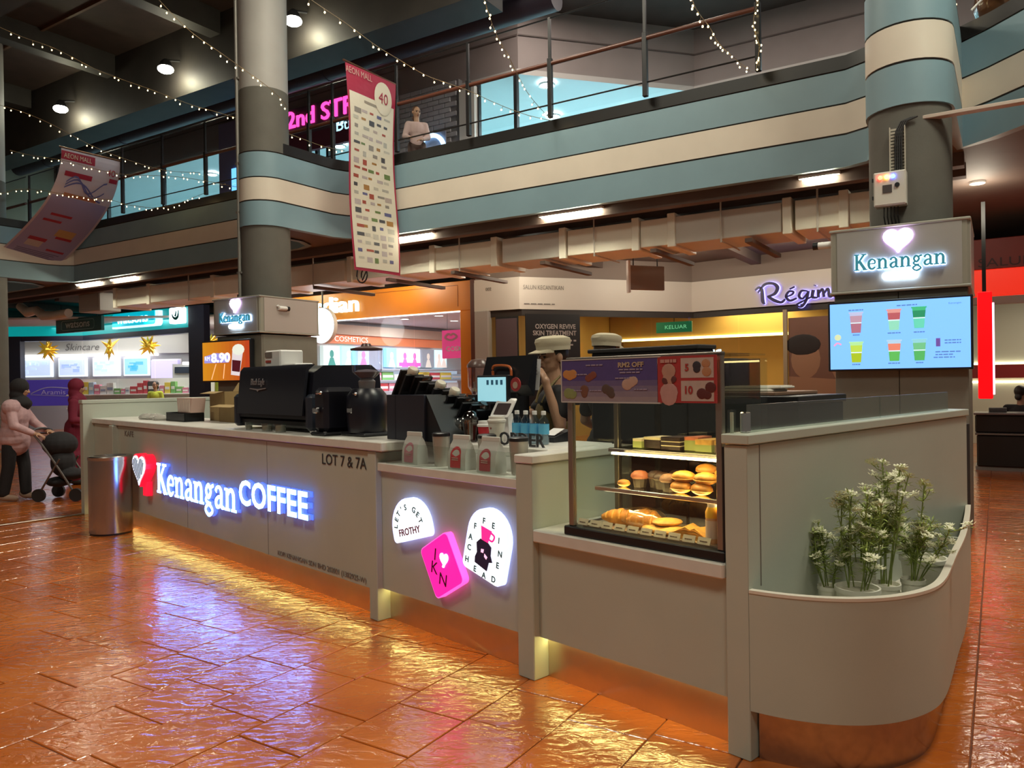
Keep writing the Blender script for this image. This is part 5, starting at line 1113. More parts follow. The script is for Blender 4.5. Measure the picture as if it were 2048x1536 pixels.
mb = t.mb(); mb.box(-3.6, -2.45, .8, 1.2, 0, .86); t.part('body', mb, mat('cab_brown', (.14, .11, .06), .5)); mb = t.mb(); mb.box(-3.62, -2.43, .79, 1.22, .86, .9, .004); t.part('top', mb, BLACKM)
for i in range(3): mb = t.mb(); mb.box(-3.58+i*.38, -3.22+i*.38, .785, .8, .05, .84, .004); t.part('door', mb, mat('cab_door%d' % i, (.17, .13, .07), .5))
mb = MB(smooth=True); mb.box(-.16, .16, -.09, .09, 0, .03, .012); mb.box(-.05, .14, -.07, .08, .028, .05, .012)
solo('folded_cloth', mb, mat('yellow_cloth', (.55, .48, .03), .8, bump=.3, bs=90), 'folded yellow cleaning cloth beside the round grinder', 'cloth', 'K', (-2.72, .62, CT), .3)
# ---- slanted cup dispenser
t = Thing('cup_dispenser', 'black slanted cup and lid dispenser with clear cups on counter', 'dispenser', 'K', (-2.35, .32, CT))
for u0, u1 in ((-2.57, -2.475), (-2.47, -2.17)): mb = t.mb(); mb.box(u0, u1, .16, .50, CT, 1.42, .004); t.part('housing', mb, mat('dispenser_navy', (.018, .02, .032), .4))
mb = t.mb(); mb.prism([(-2.17, CT), (-1.98, CT), (-2.17, 1.42)], .18, .50, 'y'); t.part('housing', mb, BLACK)
ax = Vector((sin(radians(33)), 0, cos(radians(33)))); px_ = Vector((ax.z, 0, -ax.x))
CUPP = glassmat('clear_cup', (.88, .86, .82), .12, .9, .08); LIDW = mat('cup_white', (.62, .58, .48), .35)
for i in range(6):
    b = Vector((-2.52+i*.085, .22+i*.045, 1.36-i*.045)); ln = .24
    mb = t.mb(); w = .038
    q = [b+px_*(-w), b+px_*(-w+.010)]; 
    for e0, e1 in ((-w, -w+.016), (w-.016, w)):
        vs = []
        for k in (0, ln):
            for y in (-.05, .09): vs += [b+ax*k+px_*e0+Vector((0, y, 0)), b+ax*k+px_*e1+Vector((0, y, 0))]
        mb.add([tuple(v) for v in vs], [(0, 1, 3, 2), (4, 6, 7, 5), (0, 4, 5, 1), (2, 3, 7, 6), (0, 2, 6, 4), (1, 5, 7, 3)])
    sl = t.part('chute', mb, BLACK)
    M_ = ax.to_track_quat('Z', 'Y').to_matrix(); mb = t.mb(True); c = b+Vector((0, .02, 0))
    mb.lathe([(.024, .02), (.03, .10), (.031, .17), (.034, .18), (.035, .21), (.031, .225), (.034, .235), (.035, .262), (.028, .272)], c, 18, M_); t.part('cup_stack', mb, LIDW if i in (0, 2, 3) else CUPP, sl)
    if i not in (0, 2, 3): mb = t.mb(True); mb.lathe([(.02, .02), (.024, .2)], c, 12, M_); t.part('inner_stack', mb, flat((.16, .12, .09)), sl)
mb = t.mb(); mb.box(-2.02, -1.90, .42, .56, CT, 1.25, .01); t.part('lid_box', mb, BLACK)
# ---- point of sale
t = Thing('pos_terminal', 'black point of sale monitor seen from behind with orange handle mark', 'monitor', 'K', (-2.04, .78, CT))
mb = t.mb(); mb.prism([(.70, 1.47), (.76, 1.66), (.79, 1.655), (.76, 1.40)], -2.25, -1.80, 'x'); t.part('housing', mb, BLACK); mb = t.mb(); mb.box(-2.1, -1.94, .74, .86, CT, 1.45, .01); t.part('stand', mb, BLACK); mb = t.mb(); mb.box(-2.18, -1.86, .68, .92, CT, CT+.025, .008); t.part('base', mb, BLACK)
mb = t.mb(True); mb.tube(spline([(-2.13, .705, 1.53), (-2.13, .705, 1.585), (-2.10, .71, 1.60), (-2.0, .71, 1.595), (-1.96, .705, 1.575), (-1.95, .70, 1.53)]), .009, 6); t.part('orange_handle', mb, mat('orange_pl', (.45, .10, .02), .4))
mb = t.mb(True); mb.lathe([(.045, -.003), (.045, .003)], (-1.89, .68, 1.475), 20, Matrix.Rotation(pi/2, 3, 'X')); t.part('red_tag', mb, flat((.45, .05, .05))); mb = t.mb(True); mb.lathe([(.022, -.002), (.022, .002)], (-1.89, .676, 1.47), 16, Matrix.Rotation(pi/2, 3, 'X')); t.part('tag_print', mb, flat((.6, .4, .3)))
t = Thing('customer_display', 'small customer display showing pale cyan order page', 'screen', 'K', (-1.9, .5, CT))
mb = t.mb(); mb.box(-2.05, -1.765, .49, .52, 1.355, 1.535, .005); t.part('bezel', mb, BLACK); mb = t.mb(); mb.box(-2.036, -1.779, .486, .49, 1.372, 1.522); t.part('display', mb, emi((.30, .62, .72), .8)); mb = t.mb(); mb.box(-1.95, -1.85, .51, .56, CT, 1.36, .006); t.part('stand', mb, BLACK); mb = t.mb(); mb.box(-1.99, -1.81, .45, .6, CT, CT+.015, .004); t.part('base', mb, BLACK)
mb = t.mb()
for i in range(4): mb.box(-1.95+i*.042, -1.93+i*.042, .484, .486, 1.475, 1.505)
t.part('drink_icons', mb, emi((.03, .12, .2), .3), kind='stuff')
t = Thing('payment_pad', 'white framed payment pad with dark screen tilted on a stand', 'payment terminal', 'K', (-1.78, .46, CT), rz=.1)
M_ = Matrix.Rotation(radians(-35), 3, 'X')
def tilt(pts, z): return [tuple(M_ @ Vector((p[0], 0, p[1]))+Vector((0, 0, z))) for p in pts]
mb = t.mb(); o_ = outline_rr(-.075, .075, -.06, .06, .015); n = len(o_); A = tilt(o_, .20); B = [(p[0], p[1]+.02, p[2]+.012) for p in A]; mb.add(A+B, [tuple(range(n)), tuple(range(n, 2*n))[::-1]]+[(i, (i+1) % n, n+(i+1) % n, n+i) for i in range(n)]); t.part('frame', mb, WHITEP)
mb = t.mb(); A = tilt(outline_rr(-.055, .055, -.04, .042, .006), .20); A = [(p[0], p[1]-.003, p[2]-.002) for p in A]; mb.add(A, [tuple(range(len(A)))]); t.part('display', mb, flat((.03, .012, .01))); mb = t.mb(True); mb.prism([(-.05, 0), (.05, 0), (.03, .17), (-.03, .17)], .01, .06, 'y'); t.part('stand', mb, WHITEP)
t = Thing('card_reader', 'small black card reader with white paper slip at the counter end', 'payment terminal', 'K', (-1.53, .66, CT))
mb = t.mb(True, True); mb.prism([(-.08, 0), (.08, 0), (.08, .07), (-.08, .03)], -.06, .06, 'x'); t.part('body', mb, BLACK); mb = t.mb(True, True); mb.add([(-.045, -.06, .04), (.045, -.06, .04), (.045, .03, .075), (-.045, .03, .075)], [(0, 1, 2, 3)]); mb.add([(-.045, -.06, .042), (.045, -.06, .042), (.045, .03, .077), (-.045, .03, .077)], [(0, 1, 2, 3)]); t.part('paper_slip', mb, WHITEP)
# ---- drinks on the worktop
def cup(u, v, z, h, r0, r1, lab, body, lid, liq=None):
    t = Thing('drink_cup', lab, 'cup', 'K', (u, v, z)); mb = t.mb(True, True); mb.lathe([(r0, 0), (r1, h), (r1-.003, h), (r0-.003, .004)], n=24, cap=False); mb.cyl((0, 0, 0), r0, .004, 24); t.part('cup_body', mb, body)
    mb = t.mb(True, True); mb.lathe([(r1+.003, h-.004), (r1+.004, h+.008), (r1*.92, h+.012), (r1*.88, h+.03), (0, h+.032)] if lid != CUPP else [(r1+.003, h-.004), (r1+.004, h+.006), (r1*.95, h+.02), (r1*.7, h+.045), (r1*.3, h+.055), (0, h+.056)], n=24, cap=False); t.part('lid', mb, lid)
    if liq: mb = t.mb(True, True); mb.lathe([(r0-.005, .006), (r0+(r1-r0)*.85-.005, h*.85)], n=20); t.part('drink', mb, liq)
    return t
DRK = mat('cola_dark', (.05, .018, .012), .3)
cup(-2.06, .36, CT, .105, .035, .048, 'clear plastic cup of dark iced coffee, left of two', CUPP, CUPP, DRK)
cup(-1.94, .34, CT, .135, .038, .052, 'taller clear plastic cup of dark iced coffee, right of two', CUPP, CUPP, DRK)
cup(-1.83, .36, CT, .10, .034, .045, 'red paper cup with white lid between dark cup and white cup', mat('cup_red', (.45, .02, .03), .4), WHITEP)
t = cup(-1.66, .30, CT, .135, .036, .052, 'white paper cup with small heart mark in front of the payment pad', mat('cup_paper', (.66, .63, .55), .5), mat('lid_cream', (.68, .66, .60), .4))
lettering(t, 'Kenangan', .016, (-1.66, .30-.046, CT+.06), INK, fit=.045); mb = t.mb(); mb.prism(heart(-1.66, CT+.095, .014, .014, 16), .30-.049, .30-.042, 'y'); t.part('heart_mark', mb, flat((.3, .1, .08)))
BLW = glassmat('water_bottle', (.80, .90, .95), .10, .9, .05); BLAB = mat('label_blue', (.10, .42, .68), .4); CAPW = mat('cap_white', (.72, .72, .72), .4)
for i in range(4):
    t = Thing('water_bottle', 'small water bottle with blue label, %s of the row of four' % ('leftmost', 'second', 'third', 'rightmost')[i], 'bottle', 'K', (-1.655+i*.073, .46, CT), group='water bottles')
    mb = t.mb(True, True); mb.lathe([(.028, 0), (.031, .01), (.031, .12), (.026, .14), (.013, .165), (.012, .172)], n=20); t.part('bottle_body', mb, BLW); mb = t.mb(True, True); mb.lathe([(.0318, .06), (.0318, .118)], n=20, cap=False); t.part('label', mb, BLAB); mb = t.mb(True, True); mb.lathe([(.014, .17), (.014, .19), (.012, .192)], n=16); t.part('cap', mb, CAPW); mb = t.mb(True, True); mb.cyl((0, 0, .003), .027, .055, 16); t.part('water', mb, mat('water_%d' % i, (.35, .45, .5), .15, alpha=.55))
t = Thing('standing_letters', 'black ORDER lettering standing on the worktop before water bottles', 'lettering', 'K', (-1.45, .29, CT)); letters(t, 'ORDER', .105, (-1.45, .29, CT+.003), INK, .004, .001, fit=.36)
# ---- ledge: coffee bags and tumblers
def bag(u, v, rz, lab, col):
    t = Thing('coffee_bag', lab, 'bag', 'K', (u, v, .998), rz=rz); w, d, h = .072, .042, .145
    mb = t.mb(True); S_ = [(w, d, 0), (w*1.02, d*1.05, .03), (w, d*.95, .09), (w*.98, d*.5, .14), (w*.95, d*.12, .165), (w*.95, d*.10, .195)]
    vs = []; fs = []
    for a, b, z in S_: vs += [(-a, -b, z), (a, -b, z), (a*.9, 0, z), (a, b, z), (-a, b, z), (-a*.9, 0, z)]
    for i in range(len(S_)-1):
        for k in range(6): fs.append((i*6+k, i*6+(k+1) % 6, (i+1)*6+(k+1) % 6, (i+1)*6+k))
    fs += [(5, 4, 3, 2, 1, 0), tuple(30+k for k in range(6))]; mb.add(vs, fs); t.part('pouch', mb, mat('bag_grey', (.55, .56, .52), .45))
    mb = t.mb(); lb = arch(.085, .12, .006); n = len(lb); A = []
    for x, z in lb:
        zz = z+.012; y = -d*1.05-.002 if zz < .03 else -(d*1.05+(d*.95-d*1.05)*(zz-.03)/.06)-.002 if zz < .09 else -(d*.95+(d*.5-d*.95)*(zz-.09)/.05)-.002
        A.append((x-.008, y, zz))
    c0 = (-.008, -d*.98-.004, .06); mb.add([c0]+A, [(0, 1+i, 1+(i+1) % n) for i in range(n)]); t.part('arch_label', mb, col)
    mb = t.mb(); mb.box(-w*.95, w*.95, -d*.14, d*.14, .17, .197, .003); t.part('top_fold', mb, mat('bag_fold', (.6, .6, .56), .45))
    for z in (.055, .065): lettering(t, '~', .01, (-.008, -d*1.0-.006, z), flat((.6, .45, .42)), fit=.05)
    return t
bag(-2.20, .11, .05, 'grey coffee bag with faded pink arch label at left of ledge', flat((.50, .20, .25)))
bag(-1.74, .10, .05, 'grey coffee bag with bright red arch label in middle of ledge', flat((.55, .035, .05)))
bag(-1.49, .10, .05, 'grey coffee bag with dull red arch label at right of ledge', flat((.42, .06, .08)))
for u, v, lab in ((-1.965, .13, 'ribbed steel tumbler between the pink and red labelled bags'), (-1.625, .19, 'ribbed steel tumbler behind the dull red labelled bag'), (-1.315, .14, 'ribbed steel tumbler at the right end of the ledge')):
    t = Thing('tumbler', lab, 'tumbler', 'K', (u, v, .998), group='steel tumblers'); mb = t.mb(True, True)
    prof = [(.040, 0), (.052, .18)]; n = 40; vs = []; 
    for r, z in prof:
        for k in range(n): q = r*(1+(.02 if k % 2 else -.02)); vs.append((q*cos(2*pi*k/n), q*sin(2*pi*k/n), z))
    mb.add(vs, [(k, (k+1) % n, n+(k+1) % n, n+k) for k in range(n)]+[tuple(range(n))[::-1]]); t.part('body', mb, mat('tumbler_steel', (.50, .48, .43), .38, .65)); mb = t.mb(True, True); mb.lathe([(.054, .178), (.054, .195), (.046, .2), (0, .2)], n=24, cap=False); t.part('lid', mb, BLACK)
# ---- left end of the long counter
t = Thing('utensil_caddy', 'black divided caddy holding pale stir sticks on long counter', 'caddy', 'K', (-6.55, .33, CT))
mb = t.mb()
for a in (-6.78, -6.62, -6.46): mb.box(a, a+.012, .26, .46, CT, CT+.09); 
mb.box(-6.78, -6.28, .26, .272, CT, CT+.085); mb.box(-6.78, -6.28, .45, .462, CT, CT+.085); mb.box(-6.292, -6.28, .26, .46, CT, CT+.09); mb.box(-6.78, -6.28, .26, .46, CT, CT+.01); t.part('tray', mb, BLACK)
t = Thing('cup_carton', 'open pink and white striped carton of paper sleeves on the caddy', 'carton', 'K', (-6.38, .38, 1.215))
mb = t.mb(); mb.prism([(-6.56, 1.222), (-6.22, 1.222), (-6.18, 1.37), (-6.58, 1.37)], .30, .44, 'y'); t.part('box', mb, mat('carton_pink', (.58, .40, .34), .6)); mb = t.mb()
for i in range(9): mb.box(-6.55+i*.038, -6.535+i*.038, .296, .3, 1.23, 1.36)
t.part('stripe', mb, mat('carton_stripe', (.70, .62, .55), .6), kind='stuff')
for a, b, c, d, h, lab in ((-6.35, -6.0, .55, .8, .30, 'open brown cardboard box behind the striped carton'), (-6.0, -5.5, .5, .78, .17, 'low brown cardboard box beside the espresso machine')):
    t = Thing('cardboard_box', lab, 'box', 'K', ((a+b)/2, (c+d)/2, CT)); KR = mat('kraft', (.36, .25, .11), .7, var=.06, vs=12)
    mb = t.mb(); mb.box(a, b, c, c+.008, CT, CT+h); mb.box(a, b, d-.008, d, CT, CT+h); mb.box(a, a+.008, c, d, CT, CT+h); mb.box(b-.008, b, c, d, CT, CT+h); mb.box(a, b, c, d, CT, CT+.008); t.part('box_body', mb, KR)
    mb = t.mb(); mb.add([(a, c, CT+h), (b, c, CT+h), (b, c-.1, CT+h-.02), (a, c-.1, CT+h-.02), (a, c, CT+h+.004), (b, c, CT+h+.004), (b, c-.1, CT+h-.016), (a, c-.1, CT+h-.016)], [(0, 1, 2, 3), (4, 7, 6, 5), (0, 4, 5, 1), (2, 6, 7, 3)]); t.part('flap', mb, KR)
    mb = t.mb(); mb.add([(a, d, CT+h), (b, d, CT+h), (b, d+.06, CT+h+.09), (a, d+.06, CT+h+.09)], [(0, 1, 2, 3)]); t.part('flap', mb, KR)
mb = MB(smooth=True); r_ = random.Random(4)
for i in range(8): mb.ball((r_.uniform(-.35, .3), r_.uniform(-.06, .06), .02), (r_.uniform(.1, .18), .09, r_.uniform(.02, .05)), 10, 6)
solo('plastic_wrap', mb, mat('film', (.55, .53, .48), .25, alpha=.5), 'crumpled clear plastic wrap lying on the left of the long counter', 'wrap', 'K', (-7.15, .32, CT))
t = Thing('price_card', 'leaning white and purple price card beside the brown box', 'card', 'K', (-5.2, .42, CT)); mb = t.mb(True, True); mb.add([(-.1, 0, 0), (.1, 0, 0), (.1, .06, .12), (-.1, .06, .12), (-.1, .01, 0), (.1, .01, 0), (.1, .07, .12), (-.1, .07, .12)], [(0, 1, 2, 3), (4, 7, 6, 5), (0, 3, 7, 4), (1, 5, 6, 2), (3, 2, 6, 7)]); t.part('card', mb, mat('yellow_card', (.5, .5, .1), .5))
mb = t.mb(True, True); mb.box(-.08, .08, .004, .008, .02, .03); t.part('print', mb, INK)
# ---- cake display case
t = Thing('display_case', 'glass fronted lit cake display case with three levels', 'display case', 'K', (-.44, .36, .757))
mb = t.mb(); mb.box(-.875, -.008, .005, .42, .757, .80, .005); t.part('base', mb, BLACK)
for u in (-.855, -.05): 
    mb = t.mb(); mb.box(u, u+.03, .02, .05, .80, 1.60, .004); t.part('front_post', mb, mat('case_metal', (.35, .31, .27), .3, .8))
    mb = t.mb(); mb.box(u, u+.03, .37, .40, .80, 1.24 if u > -.5 else 1.60, .004); t.part('rear_post', mb, mat('case_metal2', (.2, .18, .15), .3, .8))
mb = t.mb(); mb.box(-.02, -.006, .02, .42, .80, 1.22); t.part('side_cover', mb, BLACK); mb = t.mb(); mb.box(-.02, -.012, .05, .38, 1.22, 1.58); t.part('side_glass', mb, GLASSD)
mb = t.mb(); mb.box(-.825, -.05, .03, .036, .80, 1.58); t.part('front_glass', mb, glassmat('case_glass', (.95, .97, .95), .05, .8)); mb = t.mb(); mb.box(-.852, -.846, .05, .38, .80, 1.58); t.part('side_glass', mb, GLASSD)
mb = t.mb(); mb.box(-.86, -.02, .02, .055, 1.585, 1.605, .004); t.part('roof_rail', mb, mat('case_metal3', (.25, .22, .19), .3, .8)); mb = t.mb(); mb.box(-.86, -.02, .055, .38, 1.592, 1.6); t.part('roof_glass', mb, GLASSD)
mb = t.mb(); mb.box(-.43, -.42, .376, .39, .8, 1.58); mb.box(-.82, -.05, .384, .390, .80, 1.58); t.part('rear_door', mb, glassmat('rear_glass', (.45, .42, .36), .1, .8))
SHG = glassmat('shelf_glass', (.85, .88, .82), .10, .8)
for z, u0, v0 in ((1.175, -.66, .09), (.995, -.72, .06)):
    mb = t.mb(); mb.box(u0, -.055, v0, .37, z-.006, z+.003); t.part('glass_shelf', mb, SHG); mb = t.mb(); mb.box(u0, -.055, v0-.006, v0+.012, z-.016, z+.004, .003); t.part('shelf_rail', mb, CHROME)
mb = t.mb(); mb.box(-.80, -.055, .06, .38, .80, .808); t.part('tray', mb, mat('tray_steel', (.55, .48, .38), .35, .8))
LB = emi((1, .74, .32), 34)
mb = t.mb(); mb.box(-.64, -.06, .085, .105, 1.150, 1.158); t.part('light_bar', mb, LB)
mb = t.mb(); mb.box(-.80, -.06, .06, .09, 1.572, 1.580); t.part('light_bar', mb, emi((1, .74, .32), 16))
mb = t.mb(); mb.box(-.70, -.06, .10, .118, .978, .986); t.part('light_bar', mb, emi((1, .74, .32), 34))  # extra bar added to brighten the bottom level
# posters on the case
t = Thing('promo_poster', 'violet cake promotion poster with four pastries on the case front', 'poster', 'K', (-.58, .01, 1.396)); v = -.001
mb = t.mb(); mats = []
for i in range(8):
    mats.append(flat((.075+.055*max(0, 4-i)*.9, .055+.042*max(0, 4-i), .20+.012*max(0, 4-i)))); mb.cur = i; mb.box(-.865, -.315, v, .008, 1.396+i*.0243, 1.396+(i+1)*.0243)
t.part('sheet', mb, mats)
mb = t.mb(); mb.ribbon([(-.868, 1.393), (-.868, 1.594)], .006, -.003, .008); mb.ribbon([(-.868, 1.394), (-.30, 1.394)], .006, -.003, .008); mb.ribbon([(-.868, 1.592), (-.30, 1.592)], .005, -.003, .008); t.part('holder_edge', mb, mat('acrylic', (.5, .48, .46), .2))
PT = [('cookie_pair', (.48, .22, .07), [(-.815, 1.52, .028), (-.795, 1.525, .026), (-.835, 1.525, .024)]), ('green_cake', (.22, .26, .10), [(-.825, 1.435, .03), (-.80, 1.432, .028)]), ('muffin', (.16, .07, .045), [(-.725, 1.452, .026), (-.725, 1.44, .022), (-.725, 1.43, .018)]), ('brownie_bar', (.20, .06, .04), [(-.70, 1.505, .02), (-.685, 1.512, .02), (-.67, 1.52, .02)]), ('dark_loaf', (.09, .06, .05), [(-.595, 1.455, .026), (-.575, 1.445, .026), (-.565, 1.43, .02)]), ('pastry', (.45, .30, .24), [(-.475, 1.475, .03), (-.455, 1.485, .028), (-.44, 1.49, .024)])]
for nm, c, L_ in PT:
    mb = t.mb(True)
    for x, z, r in L_: mb.ball((x, v-.001, z), (r, .0012, r*.85), 14, 6)
    t.part(nm+'_picture', mb, flat(c))
lettering(t, 'RM2 OFF', .03, (-.455, v-.002, 1.552), flat((.42, .32, .22)), fit=.14, off=.001)
for i, (x, z, w) in enumerate(((-.66, 1.562, .10), (-.74, 1.52, .07), (-.765, 1.445, .05), (-.655, 1.445, .07), (-.455, 1.538, .13), (-.46, 1.525, .11), (-.5, 1.50, .08), (-.40, 1.45, .07))): lettering(t, '~', .012, (x, v-.002, z), flat((.30, .25, .35)), fit=w)
t = Thing('promo_poster', 'red and cream price poster with cups and cake on the case front', 'poster', 'K', (-.17, .01, 1.396))
RD = flat((.36, .035, .035)); CRM = flat((.46, .36, .32))
mb = t.mb(); mb.cur = 0; mb.box(-.312, -.03, v, .008, 1.396, 1.592); mb.cur = 1; mb.box(-.195, -.04, v-.001, v, 1.50, 1.582); mb.box(-.195, -.04, v-.001, v, 1.404, 1.488); t.part('sheet', mb, [RD, CRM])
for nm, c, L_ in (('layered_drink', (.42, .24, .18), [(-.255, 1.53, .035), (-.255, 1.50, .03)]), ('dark_layer', (.10, .03, .03), [(-.27, 1.49, .02), (-.235, 1.495, .018)]), ('pale_cup', (.46, .26, .24), [(-.255, 1.44, .045), (-.255, 1.42, .04)]), ('black_muffin', (.035, .03, .04), [(-.118, 1.55, .02), (-.118, 1.535, .017)]), ('cookie', (.42, .2, .1), [(-.075, 1.558, .02), (-.072, 1.525, .022)]), ('chocolate_cake', (.10, .02, .02), [(-.095, 1.435, .025), (-.07, 1.43, .02), (-.055, 1.46, .025)])):
    mb = t.mb(True)
    for x, z, r in L_: mb.ball((x, v-.002, z), (r, .0012, r*.9), 14, 6)
    t.part(nm+'_picture', mb, flat(c))
lettering(t, '5', .04, (-.165, v-.003, 1.53), RD, off=.001); lettering(t, '10', .045, (-.16, v-.003, 1.435), RD, off=.001); lettering(t, '~', .028, (-.255, v-.003, 1.565), flat((.46, .25, .22)), fit=.08)
# ---- pastries
CHOC = mat('chocolate', (.035, .014, .008), .5, bump=.2, bs=120); GOLDN = mat('golden_crust', (.62, .27, .045), .45, var=.25, vs=35, bump=.15, bs=90); GOLD2 = mat('pale_crust', (.68, .38, .09), .5, var=.2, vs=40, bump=.15, bs=90); CREAMF = mat('cream_filling', (.72, .62, .42), .5); GRN = mat('pandan_green', (.30, .34, .11), .55); PINKF = mat('salmon_glaze', (.62, .20, .11), .4); PAPERC = mat('muffin_paper', (.03, .018, .012), .7)
def uo(px): return -.82+(px-1140)*.00272
def slice_cake(u, v, z, lab, layers, w=.075, rz=0):
    t = Thing('cake_slice', lab, 'cake', 'K', (u, v, z), rz=rz); z0 = .002
    for nm, m, h in layers:
        mb = MB(); mb.prism([(-w*.5, -.05), (w*.5, -.05), (w*.42, .07), (-w*.3, .07)], z0, z0+h); t.part(nm, mb, m); z0 += h
    return t
z = 1.179
slice_cake(uo(1243), .20, z, 'small green cake slice at left of the top case level', [('green_sponge', GRN, .03), ('cream_top', CREAMF, .012)], .05)
slice_cake(uo(1268), .22, z, 'dark cake slice with pale cream top on the top case level', [('dark_sponge', CHOC, .038), ('cream_top', CREAMF, .012)], .09)
slice_cake(uo(1310), .20, z, 'layered chocolate cake slice in middle of the top case level', [('sponge', CHOC, .015), ('cream', CREAMF, .004), ('sponge', CHOC, .015), ('cream', CREAMF, .004), ('sponge', CHOC, .018)], .10)
slice_cake(uo(1345), .22, z, 'green layered cake with salmon glaze on the top case level', [('green_sponge', GRN, .045), ('glaze', PINKF, .014)], .07)
slice_cake(uo(1372), .20, z, 'pale green and yellow cake slice on the top case level', [('green_sponge', GRN, .03), ('yellow_top', GOLD2, .022)], .08)
slice_cake(uo(1408), .20, z, 'dark marbled cake with golden top at right of top case level', [('marble_sponge', mat('marble', (.12, .07, .06), .5), .032), ('golden_top', GOLD2, .018)], .085)
def muffin(u, v, z, lab, m=CHOC, s=1.):
    t = Thing('muffin', lab, 'muffin', 'K', (u, v, z), group='chocolate muffins'); mb = t.mb(True, True); n = 20; vs = []
    for r, zz in ((.026*s, 0), (.034*s, .04*s)):
        for k in range(n): q = r*(1+(.03 if k % 2 else -.03)); vs.append((q*cos(2*pi*k/n), q*sin(2*pi*k/n), zz))
    mb.add(vs, [(k, (k+1) % n, n+(k+1) % n, n+k) for k in range(n)]+[tuple(range(n))[::-1]]); t.part('paper_cup', mb, PAPERC)
    mb = t.mb(True, True); mb.lathe([(.034*s, .038*s), (.041*s, .046*s), (.038*s, .058*s), (.024*s, .07*s), (0, .074*s)], n=20, cap=False); t.part('top', mb, m); return t
z = .999
for i, (p, v, lab, m) in enumerate(((1245, .16, 'chocolate muffin with orange crumb, leftmost on middle level', mat('crumb', (.30, .09, .04), .6, bump=.3, bs=120)), (1268, .20, 'plain chocolate muffin second from left on middle level', CHOC), (1288, .17, 'chocolate muffin third from left on middle level', CHOC), (1309, .14, 'chocolate muffin with nut top beside the golden buns', mat('nut', (.24, .12, .06), .6, bump=.3, bs=120)), (1290, .28, 'chocolate muffin standing behind the front muffins', CHOC))): muffin(uo(p), v, z, lab, m, 1.05)
def bun(u, v, z, lab, r=.048, m=GOLDN):
    t = Thing('bun', lab, 'bread', 'K', (u, v, z), rz=random.uniform(-.5, .5), group='golden buns'); mb = t.mb(True); mb.ball((0, 0, r*.5), (r, r*.8, r*.5), 18, 10); t.part('crust', mb, m)
    mb = t.mb(True); mb.ball((0, 0, r*.38), (r*1.03, r*.84, r*.12), 18, 6); t.part('filling_line', mb, GOLD2); return t
mb = None
for p, v, dz, lab in ((1222, .12, 0, 'small round golden bun alone at the left of middle level'), (1337, .12, 0, 'golden bun bottom left of the bun pile'), (1340, .13, .044, 'golden bun on the second layer at left of the pile'), (1375, .12, 0, 'golden bun bottom middle of the pile'), (1380, .13, .044, 'golden bun second layer middle of the pile'), (1362, .22, .07, 'golden bun at the top rear of the pile'), (1400, .20, .06, 'golden bun top right of the pile'), (1415, .16, .01, 'golden bun bottom right of the pile')):
    bun(uo(p), v, .999+dz, lab, .034 if p == 1222 else .054)
def croissant(u, v, z, lab, s=1., rz=0, m=GOLDN):
    t = Thing('croissant', lab, 'bread', 'K', (u, v, z), rz=rz, group='croissants'); mb = t.mb(True); pts = []; rr = []
    for i in range(25):
        q = i/24; a = pi*(.15+.7*q); pts.append((-.085*s*cos(a)*1.05, .05*s*sin(a)-.03*s, .028*s)); rr.append(s*(.008+.026*sin(pi*q)*(1+.10*sin(q*2*pi*5))))
    mb.tube(pts, rr, 14); t.part('crust', mb, m); mb = t.mb(True)
    for k in range(5):
        i = 4+k*4; c = pts[i]; mb.tube([(c[0], c[1]+rr[i]*cos(b), c[2]+rr[i]*sin(b)) for b in [pi*q/6 for q in range(7)]], .003*s, 5)
    t.part('ridge', mb, GOLD2, kind='stuff'); return t
z = .809
croissant(uo(1205), .15, z, 'golden croissant at the left of bottom level', 1.2, .2); croissant(uo(1240), .20, z, 'golden croissant inside clear wrapping on bottom level', 1.25, -.1); croissant(uo(1262), .13, z, 'golden croissant in front of the wrapped one on bottom level', 1.2, .1)
mb = MB(smooth=True); mb.ball((0, 0, .045), (.13, .08, .05), 16, 8)
for v_ in range(len(mb.v)): p = Vector(mb.v[v_]); n_ = noise.noise(p*35)*.012; mb.v[v_] = tuple(p*(1+n_/max(p.length, .05)))
solo('plastic_bag', mb, glassmat('wrap_film', (.95, .93, .9), .18, .8, .12), 'clear plastic bag wrapped over croissants on the bottom level', 'bag', 'K', (uo(1245), .18, z))
for i, p in enumerate((1285, 1305, 1322, 1300)):
    t = Thing('flat_bread', 'flat golden bread %s on the bottom level of display case' % ('at left', 'in the middle', 'at right', 'lying on top')[i], 'bread', 'K', (uo(p), .13+.03*(i % 2), z+(.03 if i == 3 else 0)), rz=.3*i+.05, group='flat golden breads'); mb = t.mb(True); mb.ball((0, 0, .016), (.07, .05, .018), 18, 8); t.part('crust', mb, GOLD2); mb = t.mb(True); mb.ball((0, 0, .02), (.04, .012, .014), 14, 6); t.part('ridge', mb, GOLDN)
for i, p in enumerate((1345, 1370)):
    t = Thing('folded_bread', 'folded pale golden sandwich bread %s' % ('left of the juice bottles', 'right beside the juice bottles')[i], 'bread', 'K', (uo(p), .14, z), rz=.25-.4*i, group='folded breads'); mb = t.mb(True); mb.prism([(-.06, 0), (.06, 0), (.055, .022), (.0, .05), (-.055, .024)], -.05, .06, 'y'); t.part('fold', mb, GOLD2); mb = t.mb(True)
    for k in range(3): mb.ribbon([(-.058, .01+k*.006), (0, .016+k*.011), (.058, .008+k*.006)], .003, -.053, -.05)
    t.part('fold_line', mb, GOLDN, kind='stuff')
